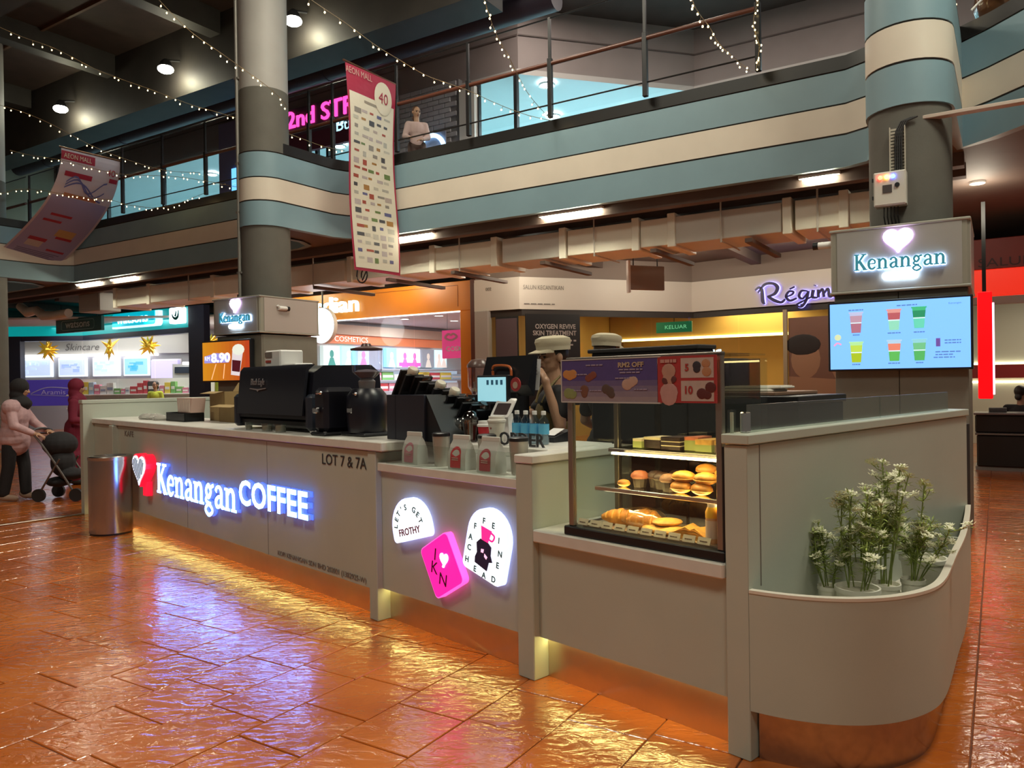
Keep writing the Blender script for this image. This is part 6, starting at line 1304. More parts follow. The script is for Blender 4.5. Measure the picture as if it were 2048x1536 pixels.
for i, (p, c, lab) in enumerate(((1398, (.75, .42, .02), 'juice bottle with yellow neck at right of bottom case level'), (1419, (.60, .10, .02), 'juice bottle with red neck beside the yellow one in case'))):
    t = Thing('juice_bottle', lab, 'bottle', 'K', (uo(p), .10, z), group='juice bottles'); mb = t.mb(True, True); mb.lathe([(.026, 0), (.028, .01), (.028, .10), (.024, .125), (.02, .14)], n=20); t.part('bottle_body', mb, mat('juice%d' % i, (.62, .35, .18) if i == 0 else (.55, .25, .15), .2)); mb = t.mb(True, True); mb.lathe([(.0285, .105), (.0285, .13), (.0205, .15)], n=20, cap=False); t.part('neck_band', mb, flat(c)); mb = t.mb(True, True); mb.lathe([(.019, .14), (.02, .165), (.018, .167)], n=16); t.part('cap', mb, CAPW); mb = t.mb(True, True); mb.lathe([(.0288, .02), (.0288, .095)], n=20, cap=False); t.part('label', mb, flat((.62, .5, .42)))
for i in range(10):
    u = -.79+i*.0735; t = Thing('price_tag', 'small pale price tag along the case front, %s from left' % ('first', 'second', 'third', 'fourth', 'fifth', 'sixth', 'seventh', 'eighth', 'ninth', 'tenth')[i], 'price tag', 'K', (u, .05, .808), group='price tags in display case'); mb = t.mb(True, True); mb.add([(-.03, -.006, 0), (.03, -.006, 0), (.03, .006, .028), (-.03, .006, .028)], [(0, 1, 2, 3)]); mb.add([(-.03, -.004, 0), (.03, -.004, 0), (.03, .008, .028), (-.03, .008, .028)], [(3, 2, 1, 0)]); t.part('card', mb, mat('tag_pale', (.62, .58, .46), .4)); lettering(t, '~', .011, (u, .05-.004, .818), INKG, fit=.035)
# ---- behind the case
t = Thing('back_cabinet', 'black cabinet with brown worktop behind the display case', 'cabinet', 'K', (-.6, 1.25, 0)); mb = t.mb(); mb.box(-.76, -.16, .98, 1.5, 0, 1.36, .004); t.part('body', mb, BLACKM); mb = t.mb(); mb.box(-.77, -.15, .95, 1.52, 1.36, 1.40, .004); t.part('top_edge', mb, BLACK); mb = t.mb(); mb.box(-.76, -.3, 1.0, 1.5, 1.40, 1.42, .004); t.part('brown_board', mb, mat('board_brown', (.22, .13, .08), .5))
t = Thing('oven', 'small dark blue-black oven with pale control patch on back cabinet', 'oven', 'K', (-.62, 1.4, 1.42)); mb = t.mb(True); mb.box(-1.0, -.70, 1.25, 1.48, 1.42, 1.61, .01); t.part('body', mb, NAVYBLK); mb = t.mb(); mb.box(-.78, -.74, 1.244, 1.25, 1.53, 1.57); t.part('control_patch', mb, flat((.3, .36, .4))); mb = t.mb(); mb.box(-.96, -.8, 1.242, 1.25, 1.45, 1.58, .003); t.part('door', mb, BLACK)
t = Thing('tall_cabinet', 'tall black chiller cabinet rising behind the promotion posters', 'cabinet', 'K', (-1.3, 1.25, 0)); mb = t.mb(); mb.box(-1.58, -.80, 1.06, 1.24, 0.1, 1.665, .005); t.part('body', mb, BLACK); mb = t.mb(); mb.box(-1.6, -.78, 1.04, 1.24, 1.665, 1.69, .005); t.part('top', mb, BLACKM)
for i in range(2):
    mb = MB(); mb.box(-.16, .16, -.1, .1, 0, .012, .003); mb.box(-.15, .15, -.09, .09, .012, .016)
    solo('paper_stack', mb, mat('paper_w%d' % i, (.66, .64, .56), .6), ('white paper sheets lying lower on the brown board', 'white paper sheets lying on top at the brown board')[i], 'paper', 'K', (-.50+.03*i, 1.12+.03*i, 1.42+i*.0165), .1*i, group='papers on the board')
t = Thing('menu_holder', 'clear acrylic menu holder standing at the front of the side partition', 'holder', 'K', (.03, .03, 1.276)); mb = t.mb(); mb.box(.005, .03, .02, .026, 1.276, 1.37, .002); mb.box(.005, .03, .04, .046, 1.276, 1.37, .002); t.part('acrylic', mb, GLASSG); mb = t.mb(); mb.box(.012, .024, .029, .036, 1.276, 1.36); t.part('insert', mb, mat('insert', (.5, .5, .4), .5))
# ---- potted plants
STEM = mat('stem_green', (.2, .26, .06), .6); LEAF = mat('leaf_green', (.36, .46, .10), .55, var=.3, vs=40); FLW = mat('petal_white', (.80, .80, .58), .6); POTM = mat('pot_white', (.80, .80, .70), .5); SOIL = mat('pebbles', (.70, .68, .55), .8, bump=.5, bs=80)
fm = MB()
for j in range(7):
    ang = j*2*pi/7; c = Vector((.011*cos(ang), .011*sin(ang), .004*(j % 3)))
    for k in range(5):
        a = 2*pi*k/5+j; d = Vector((cos(a), sin(a), .35)).normalized(); s_ = Vector((-d.y, d.x, 0)).normalized()*.0035
        fm.add([tuple(c), tuple(c+d*.008+s_), tuple(c+d*.014), tuple(c+d*.008-s_)], [(0, 1, 2, 3)])
fme = fm.mesh('flower'); fme.materials.append(FLW)
def plant(u, v, z0, pr, ph, h, lab, seed, spread, nst, cyl=False, lean=(0, 0)):
    r_ = random.Random(seed); t = Thing('potted_plant', lab, 'plant', 'K', (u, v, z0), group='potted plants in the planter box')
    mb = t.mb(True, True); mb.lathe([(pr*(.97 if cyl else .74), 0), (pr*.97, ph*.9), (pr*1.06, ph*.91), (pr*1.06, ph), (pr*.96, ph), (pr*.93, ph*.9)], n=28, cap=False); mb.cyl((0, 0, 0), pr*(.96 if cyl else .73), .004, 28); t.part('pot', mb, POTM); mb = t.mb(True, True); mb.lathe([(pr*.95, ph*.9), (pr*.5, ph*.95), (0, ph*.96)], n=24, cap=False); t.part('pebbles', mb, SOIL)
    sm = t.mb(True, True); lm = t.mb(False, True); tips = []
    def leaf(c, d, L_, w):
        s_ = d.cross(Vector((0, 0, 1)));
        if s_.length < .01: s_ = Vector((1, 0, 0))
        s_ = s_.normalized()*w; m_ = c+d*L_*.5; lm.add([tuple(c), tuple(m_+s_), tuple(c+d*L_+Vector((0, 0, -.004))), tuple(m_-s_)], [(0, 1, 2, 3)])
    for i in range(nst):
        a = r_.uniform(0, 2*pi); hh = h*1.08*r_.uniform(.55, 1.); sp = spread*r_.uniform(.3, 1); b = Vector((.4*pr*cos(a), .4*pr*sin(a), ph*.9))
        e = Vector((sp*cos(a)+lean[0]*hh, sp*sin(a)*.6+lean[1]*hh, hh)); m_ = (b+e)/2+Vector((r_.uniform(-.02, .02), r_.uniform(-.02, .02), 0)); P = spline([b, m_, e], 5)
        sm.tube(P, [.0028]*len(P), 5)
        tips.append(e)
        for k in range(4, len(P)):
            for q in range(7):
                d = Vector((r_.uniform(-1, 1), r_.uniform(-1, 1), r_.uniform(-.2, .8))).normalized(); leaf(P[k], d, r_.uniform(.025, .055), r_.uniform(.002, .0045))
        for q in range(4):
            k = r_.randint(5, len(P)-2); d = Vector((r_.uniform(-1, 1), r_.uniform(-1, 1), r_.uniform(.2, 1))).normalized(); e2 = P[k]+d*r_.uniform(.04, .09); sm.tube([P[k], (P[k]+e2)/2+Vector((0, 0, -.005)), e2], [.002, .0018, .0015], 4); tips.append(e2)
            for w in range(7): leaf(e2-d*.01*w, Vector((r_.uniform(-1, 1), r_.uniform(-1, 1), r_.uniform(-.1, .9))).normalized(), r_.uniform(.02, .045), .0035)
    t.part('stem', sm, STEM, kind='stuff'); t.part('leaves', lm, LEAF, kind='stuff')
    for e in tips:
        if r_.random() < .8:
            o = bpy.data.objects.new('flower', fme); COL.objects.link(o); o.parent = t.o; o.location = e; o.rotation_euler = (r_.uniform(-.5, .5), r_.uniform(-.5, .5), r_.uniform(0, 6)); k = r_.uniform(.9, 1.7); o.scale = (k, k, k)
plant(.165, .57, .42, .048, .17, .40, 'leafy white flowering plant in small pot at left against the partition', 1, .09, 6)
plant(.305, .52, .42, .085, .20, .55, 'white flowering plant in the nearest wide pot by the curved rim', 2, .12, 9, False, (-.02, .10))
plant(.34, .73, .42, .058, .18, .70, 'tallest white flowering plant in the middle pot', 3, .10, 10, True, (.0, .18))
plant(.41, .85, .42, .048, .19, .55, 'white flowering plant in the narrow pot behind the tallest', 4, .12, 8, True, (.02, .25))
plant(.33, 1.22, .42, .10, .21, .38, 'sparse drooping white flowering plant in big rear pot', 5, .20, 6, False, (0, -.05))
plant(.20, .83, .42, .06, .24, .52, 'bushy white flowering plant in tall pot at the partition side', 6, .10, 8, True, (.02, .12))
# ================================================================== PEOPLE
def V(*a): return Vector(a)
SKIN = mat('skin', (.42, .235, .145), .5, var=.05, vs=20); SKIND = mat('skin_shade', (.38, .20, .12), .5)
def remesh(o, vx, it=4):
    m = o.modifiers.new('union', 'REMESH'); m.mode = 'VOXEL'; m.voxel_size = vx; m.use_smooth_shade = True
    s = o.modifiers.new('soften', 'SMOOTH'); s.iterations = it; s.factor = .5
def hmat(f):
    f = V(*f).normalized(); x = f.cross(V(0, 0, 1)).normalized(); z = x.cross(f)
    return Matrix((x, f, z)).transposed()
def head(mb, c, f):
    """head about .23 m tall; f facing"""
    M_ = hmat(f); c = V(*c); P = lambda x, y, z: c+M_ @ V(x, y, z)
    mb.ball(P(0, -.012, .025), (.076, .095, .092), 18, 12, M_); mb.ball(P(0, .018, -.045), (.062, .072, .075), 16, 10, M_)
    mb.ball(P(0, .055, -.085), (.03, .028, .026), 12, 8, M_); mb.cap(P(0, .085, .01), P(0, .106, -.028), .009, .015, 8)
    for s in (-1, 1):
        mb.ball(P(s*.016, .092, -.032), (.011, .012, .009), 8, 6, M_); mb.ball(P(s*.036, .062, -.02), (.026, .026, .022), 10, 8, M_)
        mb.ball(P(s*.078, -.012, -.005), (.012, .024, .034), 10, 8, M_)
    mb.cap(P(-.02, .084, -.058), P(.02, .084, -.058), .009, .009, 8); mb.cap(P(-.034, .078, .032), P(.034, .078, .032), .012, .012, 8)
    return P, M_
def hand(mb, w, d, n, curl=.5, s=1., hold=False):
    """wrist w, direction d, palm normal n"""
    w = V(*w); d = V(*d).normalized(); n = V(*n); n = (n-d*n.dot(d)).normalized(); t = d.cross(n)
    mb.cap(w, w+d*.04*s, .024*s, .03*s); M_ = Matrix((t, d, n)).transposed(); mb.ball(w+d*.055*s, (.04*s, .048*s, .016*s), 12, 8, M_)
    for k, L_ in zip((-1.5, -.5, .5, 1.5), (.066, .074, .07, .056)):
        b = w+d*.09*s+t*k*.019*s; a1 = curl*.6; d1 = d*cos(a1)+n*sin(a1); m_ = b+d1*L_*.55*s; a2 = curl*1.5; d2 = d*cos(a2)+n*sin(a2)
        mb.cap(b-d*.02*s, m_, .0092*s, .0085*s, 8); mb.cap(m_, m_+d2*L_*.5*s, .0085*s, .0072*s, 8)
    b = w+d*.03*s-t*.034*s; d1 = (d*.6-t*.7+n*.35).normalized(); m_ = b+d1*.04*s; mb.cap(b, m_, .012*s, .01*s, 8); mb.cap(m_, m_+(d*.8-t*.2+n*.4).normalized()*.03*s, .01*s, .008*s, 8)
def person(label, pos, J, cat='person', vx=.007, top=None, bottom=None, shoe=None, sleeve=.5, topm=None, botm=None, shoem=None, face=True, long_top=0., curl=.5, name='person', group=None, loose=.014):
    t = Thing(name, label, cat, 'W', pos, group=group); mb = t.mb(False, True)
    j = {k: V(*v) for k, v in J.items() if k not in ('face', 'hands')}
    P, M_ = head(mb, j['head'], J['face'])
    neck = j['head']+V(0, 0, -.10); ch = (j['sl']+j['sr'])/2+V(0, 0, -.10); pv = j['pelvis']
    mb.cap(neck+V(0, 0, .04), ch+V(0, 0, .08), .05, .062)
    ax = (j['sr']-j['sl']).normalized(); Mx = Matrix((ax, V(0, 0, 1).cross(ax), V(0, 0, 1))).transposed()
    hw = (j['sr']-j['sl']).length/2
    def torso(m, g=0.):
        m.ball(ch, (hw*.95+g, .115+g, .16+g), 16, 10, Mx); m.ball(ch.lerp(pv, .5), (hw*.72+g, .105+g, .17+g), 16, 10, Mx); m.ball(pv, (hw*.82+g, .125+g, .13+g), 16, 10, Mx)
        m.cap(j['sl'], j['sr'], .055+g, .055+g); m.cap(ch, pv, .10+g, .11+g)
    torso(mb)
    for s in 'lr':
        mb.cap(j['s'+s], j['e'+s], .05, .04); mb.cap(j['e'+s], j['w'+s], .04, .027)
        d, n = J['hands'][s]; hand(mb, j['w'+s], d, n, curl)
        mb.cap(j['h'+s], j['k'+s], .082, .055); mb.cap(j['k'+s], j['a'+s], .055, .036); mb.cap(j['a'+s]+V(0, 0, -.02), j['t'+s], .036, .028)
    b = t.part('body', mb, SKIN); remesh(b, vx)
    if topm:
        mb = t.mb(False, True); torso(mb, loose)
        for s in 'lr':
            e = j['e'+s]; mb.cap(j['s'+s], j['s'+s].lerp(e, min(1, sleeve*2)), .066, .06)
            if sleeve > .5: mb.cap(e, e.lerp(j['w'+s], (sleeve-.5)*2), .056, .042)
        if long_top: mb.cap(pv, pv+V(0, 0, -long_top), .17, .19); mb.ball(pv+V(0, 0, -long_top*.6), (hw*1.1, .19, .13), 14, 8, Mx)
        o = t.part('top', mb, topm); remesh(o, max(vx, .008))
    if botm:
        mb = t.mb(False, True); mb.ball(pv+V(0, 0, -.02), (hw*.84+.012, .135, .12), 16, 10, Mx)
        for s in 'lr': mb.cap(j['h'+s], j['k'+s], .098, .078); mb.cap(j['k'+s], j['a'+s]+V(0, 0, .03), .078, .07)
        o = t.part('trousers', mb, botm); remesh(o, max(vx, .009))
    if shoem:
        for s in 'lr':
            mb = t.mb(False, True); mb.cap(j['a'+s]+V(0, 0, -.03), j['t'+s], .047, .04); mb.cap(j['a'+s]+V(0, 0, -.035), j['a'+s].lerp(j['t'+s], -.35)+V(0, 0, -.03), .045, .04); o = t.part('shoe', mb, shoem); remesh(o, .008)
    if face:
        for s in (-1, 1):
            mb = t.mb(True, True); mb.ball(P(s*.032, .082, .004), (.0125, .008, .008), 10, 6, M_); t.part('eye', mb, mat('eye_dark', (.03, .02, .018), .2)); mb = t.mb(True, True); mb.cap(P(s*.018, .093, .024), P(s*.048, .078, .026), .004, .003, 6); t.part('eyebrow', mb, mat('brow', (.02, .013, .01), .7))
        mb = t.mb(True, True); mb.ball(P(0, .089, -.061), (.022, .008, .0065), 12, 6, M_); t.part('mouth', mb, mat('lips', (.30, .09, .08), .4))
    return t, P, M_, j
def cap_hat(t, P, M_, m, name='cap'):
    mb = t.mb(True, True); prof = [(.108, .052), (.112, .085), (.118, .105), (.11, .128), (.07, .145), (0, .149)]
    Mc = M_ @ Matrix.Diagonal((.92, 1.12, 1)).to_3x3(); mb.lathe(prof, P(0, -.012, 0), 28, Mc, cap=False); crown = t.part(name, mb, m)
    mb = t.mb(True, True); mb.lathe([(.109, .046), (.1105, .072)], P(0, -.012, 0), 28, Mc, cap=False); t.part('cap_band', mb, mat('cap_band', (.52, .46, .33), .8), crown)
    mb = t.mb(True, True); n = 12; A = []; B = []
    for i in range(n+1):
        a = pi*(.14+.72*i/n); A.append((cos(a)*.10, sin(a)*.118-.012, .052)); B.append((cos(a)*.098*1.02, sin(a)*.118-.012+.075*sin(pi*i/n), .030))
    vs = [tuple(P(*p)) for p in A]+[tuple(P(*p)) for p in B]+[tuple(P(p[0], p[1], p[2]+.006)) for p in A]+[tuple(P(p[0], p[1], p[2]+.006)) for p in B]; k = n+1; fs = []
    for i in range(n): fs += [(i, k+i, k+i+1, i+1), (2*k+i, 2*k+i+1, 3*k+i+1, 3*k+i), (k+i, 3*k+i, 3*k+i+1, k+i+1)]
    mb.add(vs, fs); t.part('visor', mb, m, crown)
def hair(t, P, M_, m, low=-.03):
    mb = t.mb(False, True); mb.ball(P(0, -.028, .03), (.085, .095, .095), 16, 10, M_); mb.ball(P(0, -.07, -.04+low), (.055, .04, .06), 12, 8, M_); o = t.part('hair', mb, m); remesh(o, .008)
HAIR = mat('hair_black', (.014, .010, .008), .5); TEE = mat('black_tee', (.013, .012, .014), .8); APR = mat('olive_apron', (.20, .15, .06), .8); CAPM = mat('cap_beige', (.50, .44, .31), .85, bump=.2, bs=200); TROU = mat('black_trousers', (.010, .010, .012), .8); SHOE = mat('dark_shoe', (.02, .018, .016), .6)
# raised floor inside the kiosk
mb = MB(); mb.box(-8.3, -.02, .78, 2.1, 0, .1); solo('floor_platform', mb, mat('platform', (.12, .10, .09), .6), None, None, 'K', (0, 0, 0), kind='structure')
# barista reading a white slip near her face
bp0 = wp('K', (-1.98, 1.12, .1)); hz = 1.555
J = {'head': (0, 0, hz), 'face': (-.88, -.46, -.06), 'sl': (.035, -.17, hz-.255), 'sr': (.0, .17, hz-.255), 'pelvis': (.03, .0, .92), 'el': (.03, -.26, hz-.46), 'wl': (-.05, -.235, hz-.20), 'er': (-.16, .10, hz-.42), 'wr': (-.13, -.10, hz-.53),
     'hl': (.03, -.10, .88), 'hr': (.03, .10, .88), 'kl': (.01, -.10, .48), 'kr': (.01, .10, .48), 'al': (.04, -.10, .08), 'ar': (.04, .10, .08), 'tl': (-.10, -.12, .035), 'tr': (-.10, .08, .035), 'hands': {'l': ((-.28, .05, 1), (-.75, .45, .1)), 'r': ((.5, -.8, -.3), (0, 0, -1))}}
t, P, M_, j = person('barista in beige cap and black tee holding a white slip near her face', tuple(bp0), J, topm=TEE, botm=TROU, shoem=SHOE, sleeve=.30, vx=.0055, curl=.75)
cap_hat(t, P, M_, CAPM); hair(t, P, M_, HAIR)
mb = t.mb(False, True); mb.ball((.0, 0, 1.10), (.14, .17, .22), 16, 10); mb.ball((.02, 0, .86), (.155, .19, .24), 16, 10); o = t.part('apron', mb, APR); remesh(o, .01)
mb = t.mb(True, True); mb.tube(spline([P(-.05, -.02, -.13), P(-.06, .07, -.2), P(-.04, .13, -.3)]), .009, 6); mb.tube(spline([P(.05, -.02, -.13), P(.06, .07, -.2), P(.04, .13, -.3)]), .009, 6); t.part('apron_strap', mb, APR)
hw_ = V(*J['wl'])+bp0
t = Thing('paper_slip', 'white folded paper slip held up in front of the barista face', 'paper', 'W', tuple(hw_+V(-.075, .0, .10))); mb = MB(); mb.add([(-.03, .0, -.12), (.02, -.03, -.12), (.035, -.03, .08), (-.035, .0, .09), (-.028, .004, -.12), (.022, -.026, -.12), (.037, -.026, .08), (-.033, .004, .09)], [(0, 1, 2, 3), (4, 7, 6, 5), (0, 4, 5, 1), (1, 5, 6, 2), (2, 6, 7, 3), (3, 7, 4, 0)]); t.part('sheet', mb, mat('slip_white', (.72, .72, .74), .5)); mb = MB()
for i in range(4): mb.add([(-.02, -.009, -.02+i*.022), (.012, -.028, -.02+i*.022), (.012, -.028, -.012+i*.022), (-.02, -.009, -.012+i*.022)], [(0, 1, 2, 3)])
t.part('print', mb, flat((.35, .35, .38)), kind='stuff')
# second barista behind, turned away
bp1 = wp('K', (-2.1, 1.86, .1)); hz = 1.60
J = {'head': (0, 0, hz), 'face': (.75, .62, -.05), 'sl': (-.12, .12, hz-.25), 'sr': (.12, -.13, hz-.25), 'pelvis': (0, 0, .95), 'el': (-.16, .2, hz-.52), 'wl': (0, .3, hz-.62), 'er': (.2, -.12, hz-.52), 'wr': (.26, .08, hz-.62),
     'hl': (-.07, .07, .9), 'hr': (.07, -.07, .9), 'kl': (-.06, .08, .48), 'kr': (.08, -.06, .48), 'al': (-.08, .06, .08), 'ar': (.06, -.08, .08), 'tl': (.02, .15, .035), 'tr': (.16, .01, .035), 'hands': {'l': ((.8, .5, -.1), (0, 0, -1)), 'r': ((.4, .9, -.1), (0, 0, -1))}}
t, P, M_, j = person('barista in beige cap and black shirt turned away behind the display case', tuple(bp1), J, topm=TEE, botm=TROU, shoem=SHOE, sleeve=.35, vx=.008, face=False)
cap_hat(t, P, M_, CAPM); hair(t, P, M_, mat('hair_brown', (.06, .035, .02), .5))
# woman in pink top at the left
PINK = mat('pink_blouse', (.50, .32, .33), .85, var=.12, vs=14, bump=.9, bs=14); HIJ = mat('black_hijab', (.012, .010, .011), .85)
def hijab(t, P, M_, m, j, drape=.16, vx=.01):
    mb = t.mb(False, True); mb.ball(P(0, -.02, .02), (.098, .115, .118), 18, 12, M_); mb.ball(P(0, -.02, -.09), (.088, .095, .10), 16, 10, M_); mb.ball(j['head']+V(0, 0, -.20), (.135, .13, .09), 16, 10); mb.cap(j['sl'].lerp(j['sr'], .12)+V(0, 0, .05), j['sr'].lerp(j['sl'], .12)+V(0, 0, .05), .06, .06); mb.cap(j['head']+V(0, 0, -.2), j['head']+V(-.03, -.05, -.2-drape), .12, .08); o = t.part('headscarf', mb, m); remesh(o, vx, 6)
hz = 1.49
J = {'head': (.06, 0, hz), 'face': (.9, .38, -.22), 'sl': (-.07, .20, hz-.24), 'sr': (.05, -.20, hz-.24), 'pelvis': (-.04, 0, .88), 'el': (.06, .27, hz-.46), 'wl': (.28, .2, hz-.58), 'er': (.12, -.25, hz-.48), 'wr': (.34, -.16, hz-.60),
     'hl': (-.05, .10, .84), 'hr': (-.03, -.10, .84), 'kl': (.02, .11, .46), 'kr': (-.05, -.11, .46), 'al': (.03, .12, .09), 'ar': (-.12, -.11, .09), 'tl': (.17, .14, .04), 'tr': (.02, -.09, .04), 'hands': {'l': ((1, -.1, -.2), (0, 0, -1)), 'r': ((1, .1, -.2), (0, 0, -1))}}
t, P, M_, j = person('woman in black headscarf and pink blouse pushing a stroller seen from behind', (-6.6, 10.25, 0), J, topm=PINK, botm=TROU, shoem=mat('shoe_tan', (.3, .2, .14), .6), sleeve=.92, vx=.009, long_top=.10, curl=1.0, loose=.05)
hijab(t, P, M_, HIJ, j)
# stroller
t = Thing('stroller', 'dark folding stroller with black hood in front of pink bloused woman', 'stroller', 'W', (-6.0, 10.3, 0)); SF = mat('stroller_frame', (.16, .14, .13), .35, .7); SFB = mat('stroller_fabric', (.014, .013, .015), .85)
for y in (-.22, .22):
    mb = t.mb(True, True); mb.tube(spline([(-.30, y, .92), (-.16, y, .74), (.08, y, .38), (.26, y, .09)]), .014, 8); t.part('frame_rail', mb, SF); mb = t.mb(True, True); mb.tube([(-.22, y, .10), (-.04, y, .40), (.06, y, .56)], .013, 8); t.part('rear_leg', mb, SF)
    for x in (-.22, .27):
        mb = t.mb(True, True); mb.lathe([(.05, -.018), (.085, -.02), (.085, .02), (.05, .018)], (x, y, .088), 20, Matrix.Rotation(pi/2, 3, 'X')); t.part('wheel', mb, BLACKM)
mb = t.mb(True, True); mb.tube(spline([(-.30, -.22, .92), (-.33, -.1, .95), (-.33, .1, .95), (-.30, .22, .92)]), .017, 8); t.part('handle', mb, BLACK)
mb = t.mb(False, True); mb.ball((-.02, 0, .50), (.14, .19, .20), 14, 10); mb.ball((.10, 0, .34), (.16, .19, .08), 14, 8); o = t.part('seat', mb, SFB); remesh(o, .012)
mb = t.mb(False, True); mb.ball((-.06, 0, .74), (.22, .21, .17), 16, 10); o = t.part('hood', mb, SFB); remesh(o, .012); mb = t.mb(False, True); mb.ball((-.08, 0, .24), (.16, .17, .07), 14, 8); o = t.part('basket', mb, SFB); remesh(o, .012)
# woman in maroon
MAR = mat('maroon_dress', (.17, .008, .030), .8, var=.08, vs=10); hz = 1.50
J = {'head': (0, 0, hz), 'face': (.92, .3, -.15), 'sl': (-.04, .18, hz-.24), 'sr': (.04, -.18, hz-.24), 'pelvis': (-.02, 0, .88), 'el': (.02, .24, hz-.48), 'wl': (.2, .2, hz-.5), 'er': (.06, -.24, hz-.50), 'wr': (.24, -.14, hz-.52), 'hl': (-.02, .09, .84), 'hr': (-.02, -.09, .84), 'kl': (0, .1, .46), 'kr': (0, -.1, .46), 'al': (0, .1, .09), 'ar': (0, -.1, .09), 'tl': (.15, .12, .04), 'tr': (.15, -.08, .04), 'hands': {'l': ((1, 0, 0), (0, 0, -1)), 'r': ((1, 0, 0), (0, 0, -1))}}
t, P, M_, j = person('woman in maroon headscarf and long maroon dress behind the counter end', (-6.72, 11.9, 0), J, topm=MAR, botm=MAR, shoem=SHOE, sleeve=.95, vx=.011, long_top=.7)
hijab(t, P, M_, MAR, j, .26, .012)
# person at the balcony rail
pb = wp('M', (-3.15, 1.6, 5.3)); hz = 1.52
J = {'head': (0, 0, hz), 'face': (.5, -.86, -.2), 'sl': (.16, .05, hz-.25), 'sr': (-.16, -.05, hz-.25), 'pelvis': (0, .02, .9), 'el': (.22, .0, hz-.5), 'wl': (.12, -.2, hz-.6), 'er': (-.22, -.1, hz-.5), 'wr': (-.1, -.28, hz-.58), 'hl': (.09, .02, .86), 'hr': (-.09, 0, .86), 'kl': (.1, .0, .46), 'kr': (-.1, -.02, .46), 'al': (.1, .03, .09), 'ar': (-.1, .01, .09), 'tl': (.14, -.12, .04), 'tr': (-.06, -.14, .04), 'hands': {'l': ((-.4, -.9, -.2), (0, 0, -1)), 'r': ((.3, -.9, -.2), (0, 0, -1))}}
t, P, M_, j = person('person in pale pink clothing standing behind the upper balcony rail', tuple(pb), J, topm=mat('pale_pink', (.50, .36, .34), .8, bump=.6, bs=14), botm=mat('brown_trousers', (.10, .06, .05), .8), shoem=SHOE, sleeve=.9, vx=.012)
hair(t, P, M_, mat('hair_auburn', (.10, .035, .015), .6), -.06)
# seated diner at the right edge
pd = wp('M', (6.82, 4.75, 0)); hz = 1.17
J = {'head': (0, 0, hz), 'face': (.85, .5, -.15), 'sl': (-.13, .14, hz-.25), 'sr': (.13, -.14, hz-.25), 'pelvis': (-.06, -.05, .50), 'el': (-.05, .26, hz-.5), 'wl': (.15, .3, hz-.5), 'er': (.22, -.06, hz-.5), 'wr': (.32, .12, hz-.5), 'hl': (-.1, .06, .5), 'hr': (.04, -.12, .5), 'kl': (.2, .34, .48), 'kr': (.36, .16, .48), 'al': (.2, .36, .09), 'ar': (.36, .18, .09), 'tl': (.3, .46, .04), 'tr': (.46, .28, .04), 'hands': {'l': ((.7, .6, 0), (0, 0, -1)), 'r': ((.5, .8, 0), (0, 0, -1))}}
t, P, M_, j = person('dark haired diner in black jacket seated behind the booth counter', tuple(pd), J, topm=TEE, botm=TROU, shoem=SHOE, sleeve=.9, vx=.011, face=True)
hair(t, P, M_, HAIR)
t = Thing('bench', 'dark upholstered bench behind the booth counter', 'bench', 'M', (7.0, 4.8, 0)); mb = t.mb(); mb.box(6.3, 8.4, 4.6, 5.05, .06, .40, .02); t.part('seat', mb, BTH); mb = t.mb(); mb.box(6.3, 8.4, 4.64, 5.0, 0, .06); t.part('plinth', mb, BLACKM)
# shopper in yellow
hz = 1.52
J = {'head': (0, 0, hz), 'face': (-.3, -.95, -.1), 'sl': (.17, 0, hz-.25), 'sr': (-.17, 0, hz-.25), 'pelvis': (0, .02, .9), 'el': (.23, .0, hz-.52), 'wl': (.2, -.14, hz-.7), 'er': (-.23, 0, hz-.52), 'wr': (-.2, -.14, hz-.7), 'hl': (.09, .02, .86), 'hr': (-.09, 0, .86), 'kl': (.1, .0, .46), 'kr': (-.1, -.02, .46), 'al': (.1, .03, .09), 'ar': (-.1, .01, .09), 'tl': (.14, -.12, .04), 'tr': (-.06, -.14, .04), 'hands': {'l': ((0, -.6, -.8), (0, 1, 0)), 'r': ((0, -.6, -.8), (0, 1, 0))}}
t, P, M_, j = person('shopper in yellow top standing inside the teal-signed shop', (-11.0, 23.75, 0), J, topm=mat('yellow_top', (.55, .60, .05), .8), botm=TROU, shoem=SHOE, sleeve=.4, vx=.013)
hair(t, P, M_, HAIR)
# ================================================================== BANNERS, FAIRY LIGHTS, UPPER SIGNS
def banner(label, s0, din, dout, ztop, length, fn, paint):
    """hangs from a rod that sticks out of the railing; a: 0 outer .. 1 inner, b: 0 top .. 1 bottom"""
    t = Thing('hanging_banner', label, 'banner', 'M', (s0, (din+dout)/2, ztop-length))
    def pt(a, b, off=0.):
        ds, dd, dz = fn(a, b); return (s0+ds+off, dout+(din-dout)*a+dd, ztop-length*b+dz)
    def grid(mb, a0, a1, b0, b1, off, na=4, nb=24):
        vs = [pt(a0+(a1-a0)*i/na, b0+(b1-b0)*k/nb, off) for k in range(nb+1) for i in range(na+1)]
        mb.add(vs, [(k*(na+1)+i, k*(na+1)+i+1, (k+1)*(na+1)+i+1, (k+1)*(na+1)+i) for k in range(nb) for i in range(na)])
    t.grid = grid; t.pt = pt; paint(t, grid, pt)
    mb = t.mb(True); mb.rod((s0, dout-.04, ztop+.02), (s0, din+.05, ztop+.02), .018, 8); t.part('rod', mb, mat('rod_brown', (.16, .08, .05), .35, .6))
    return t
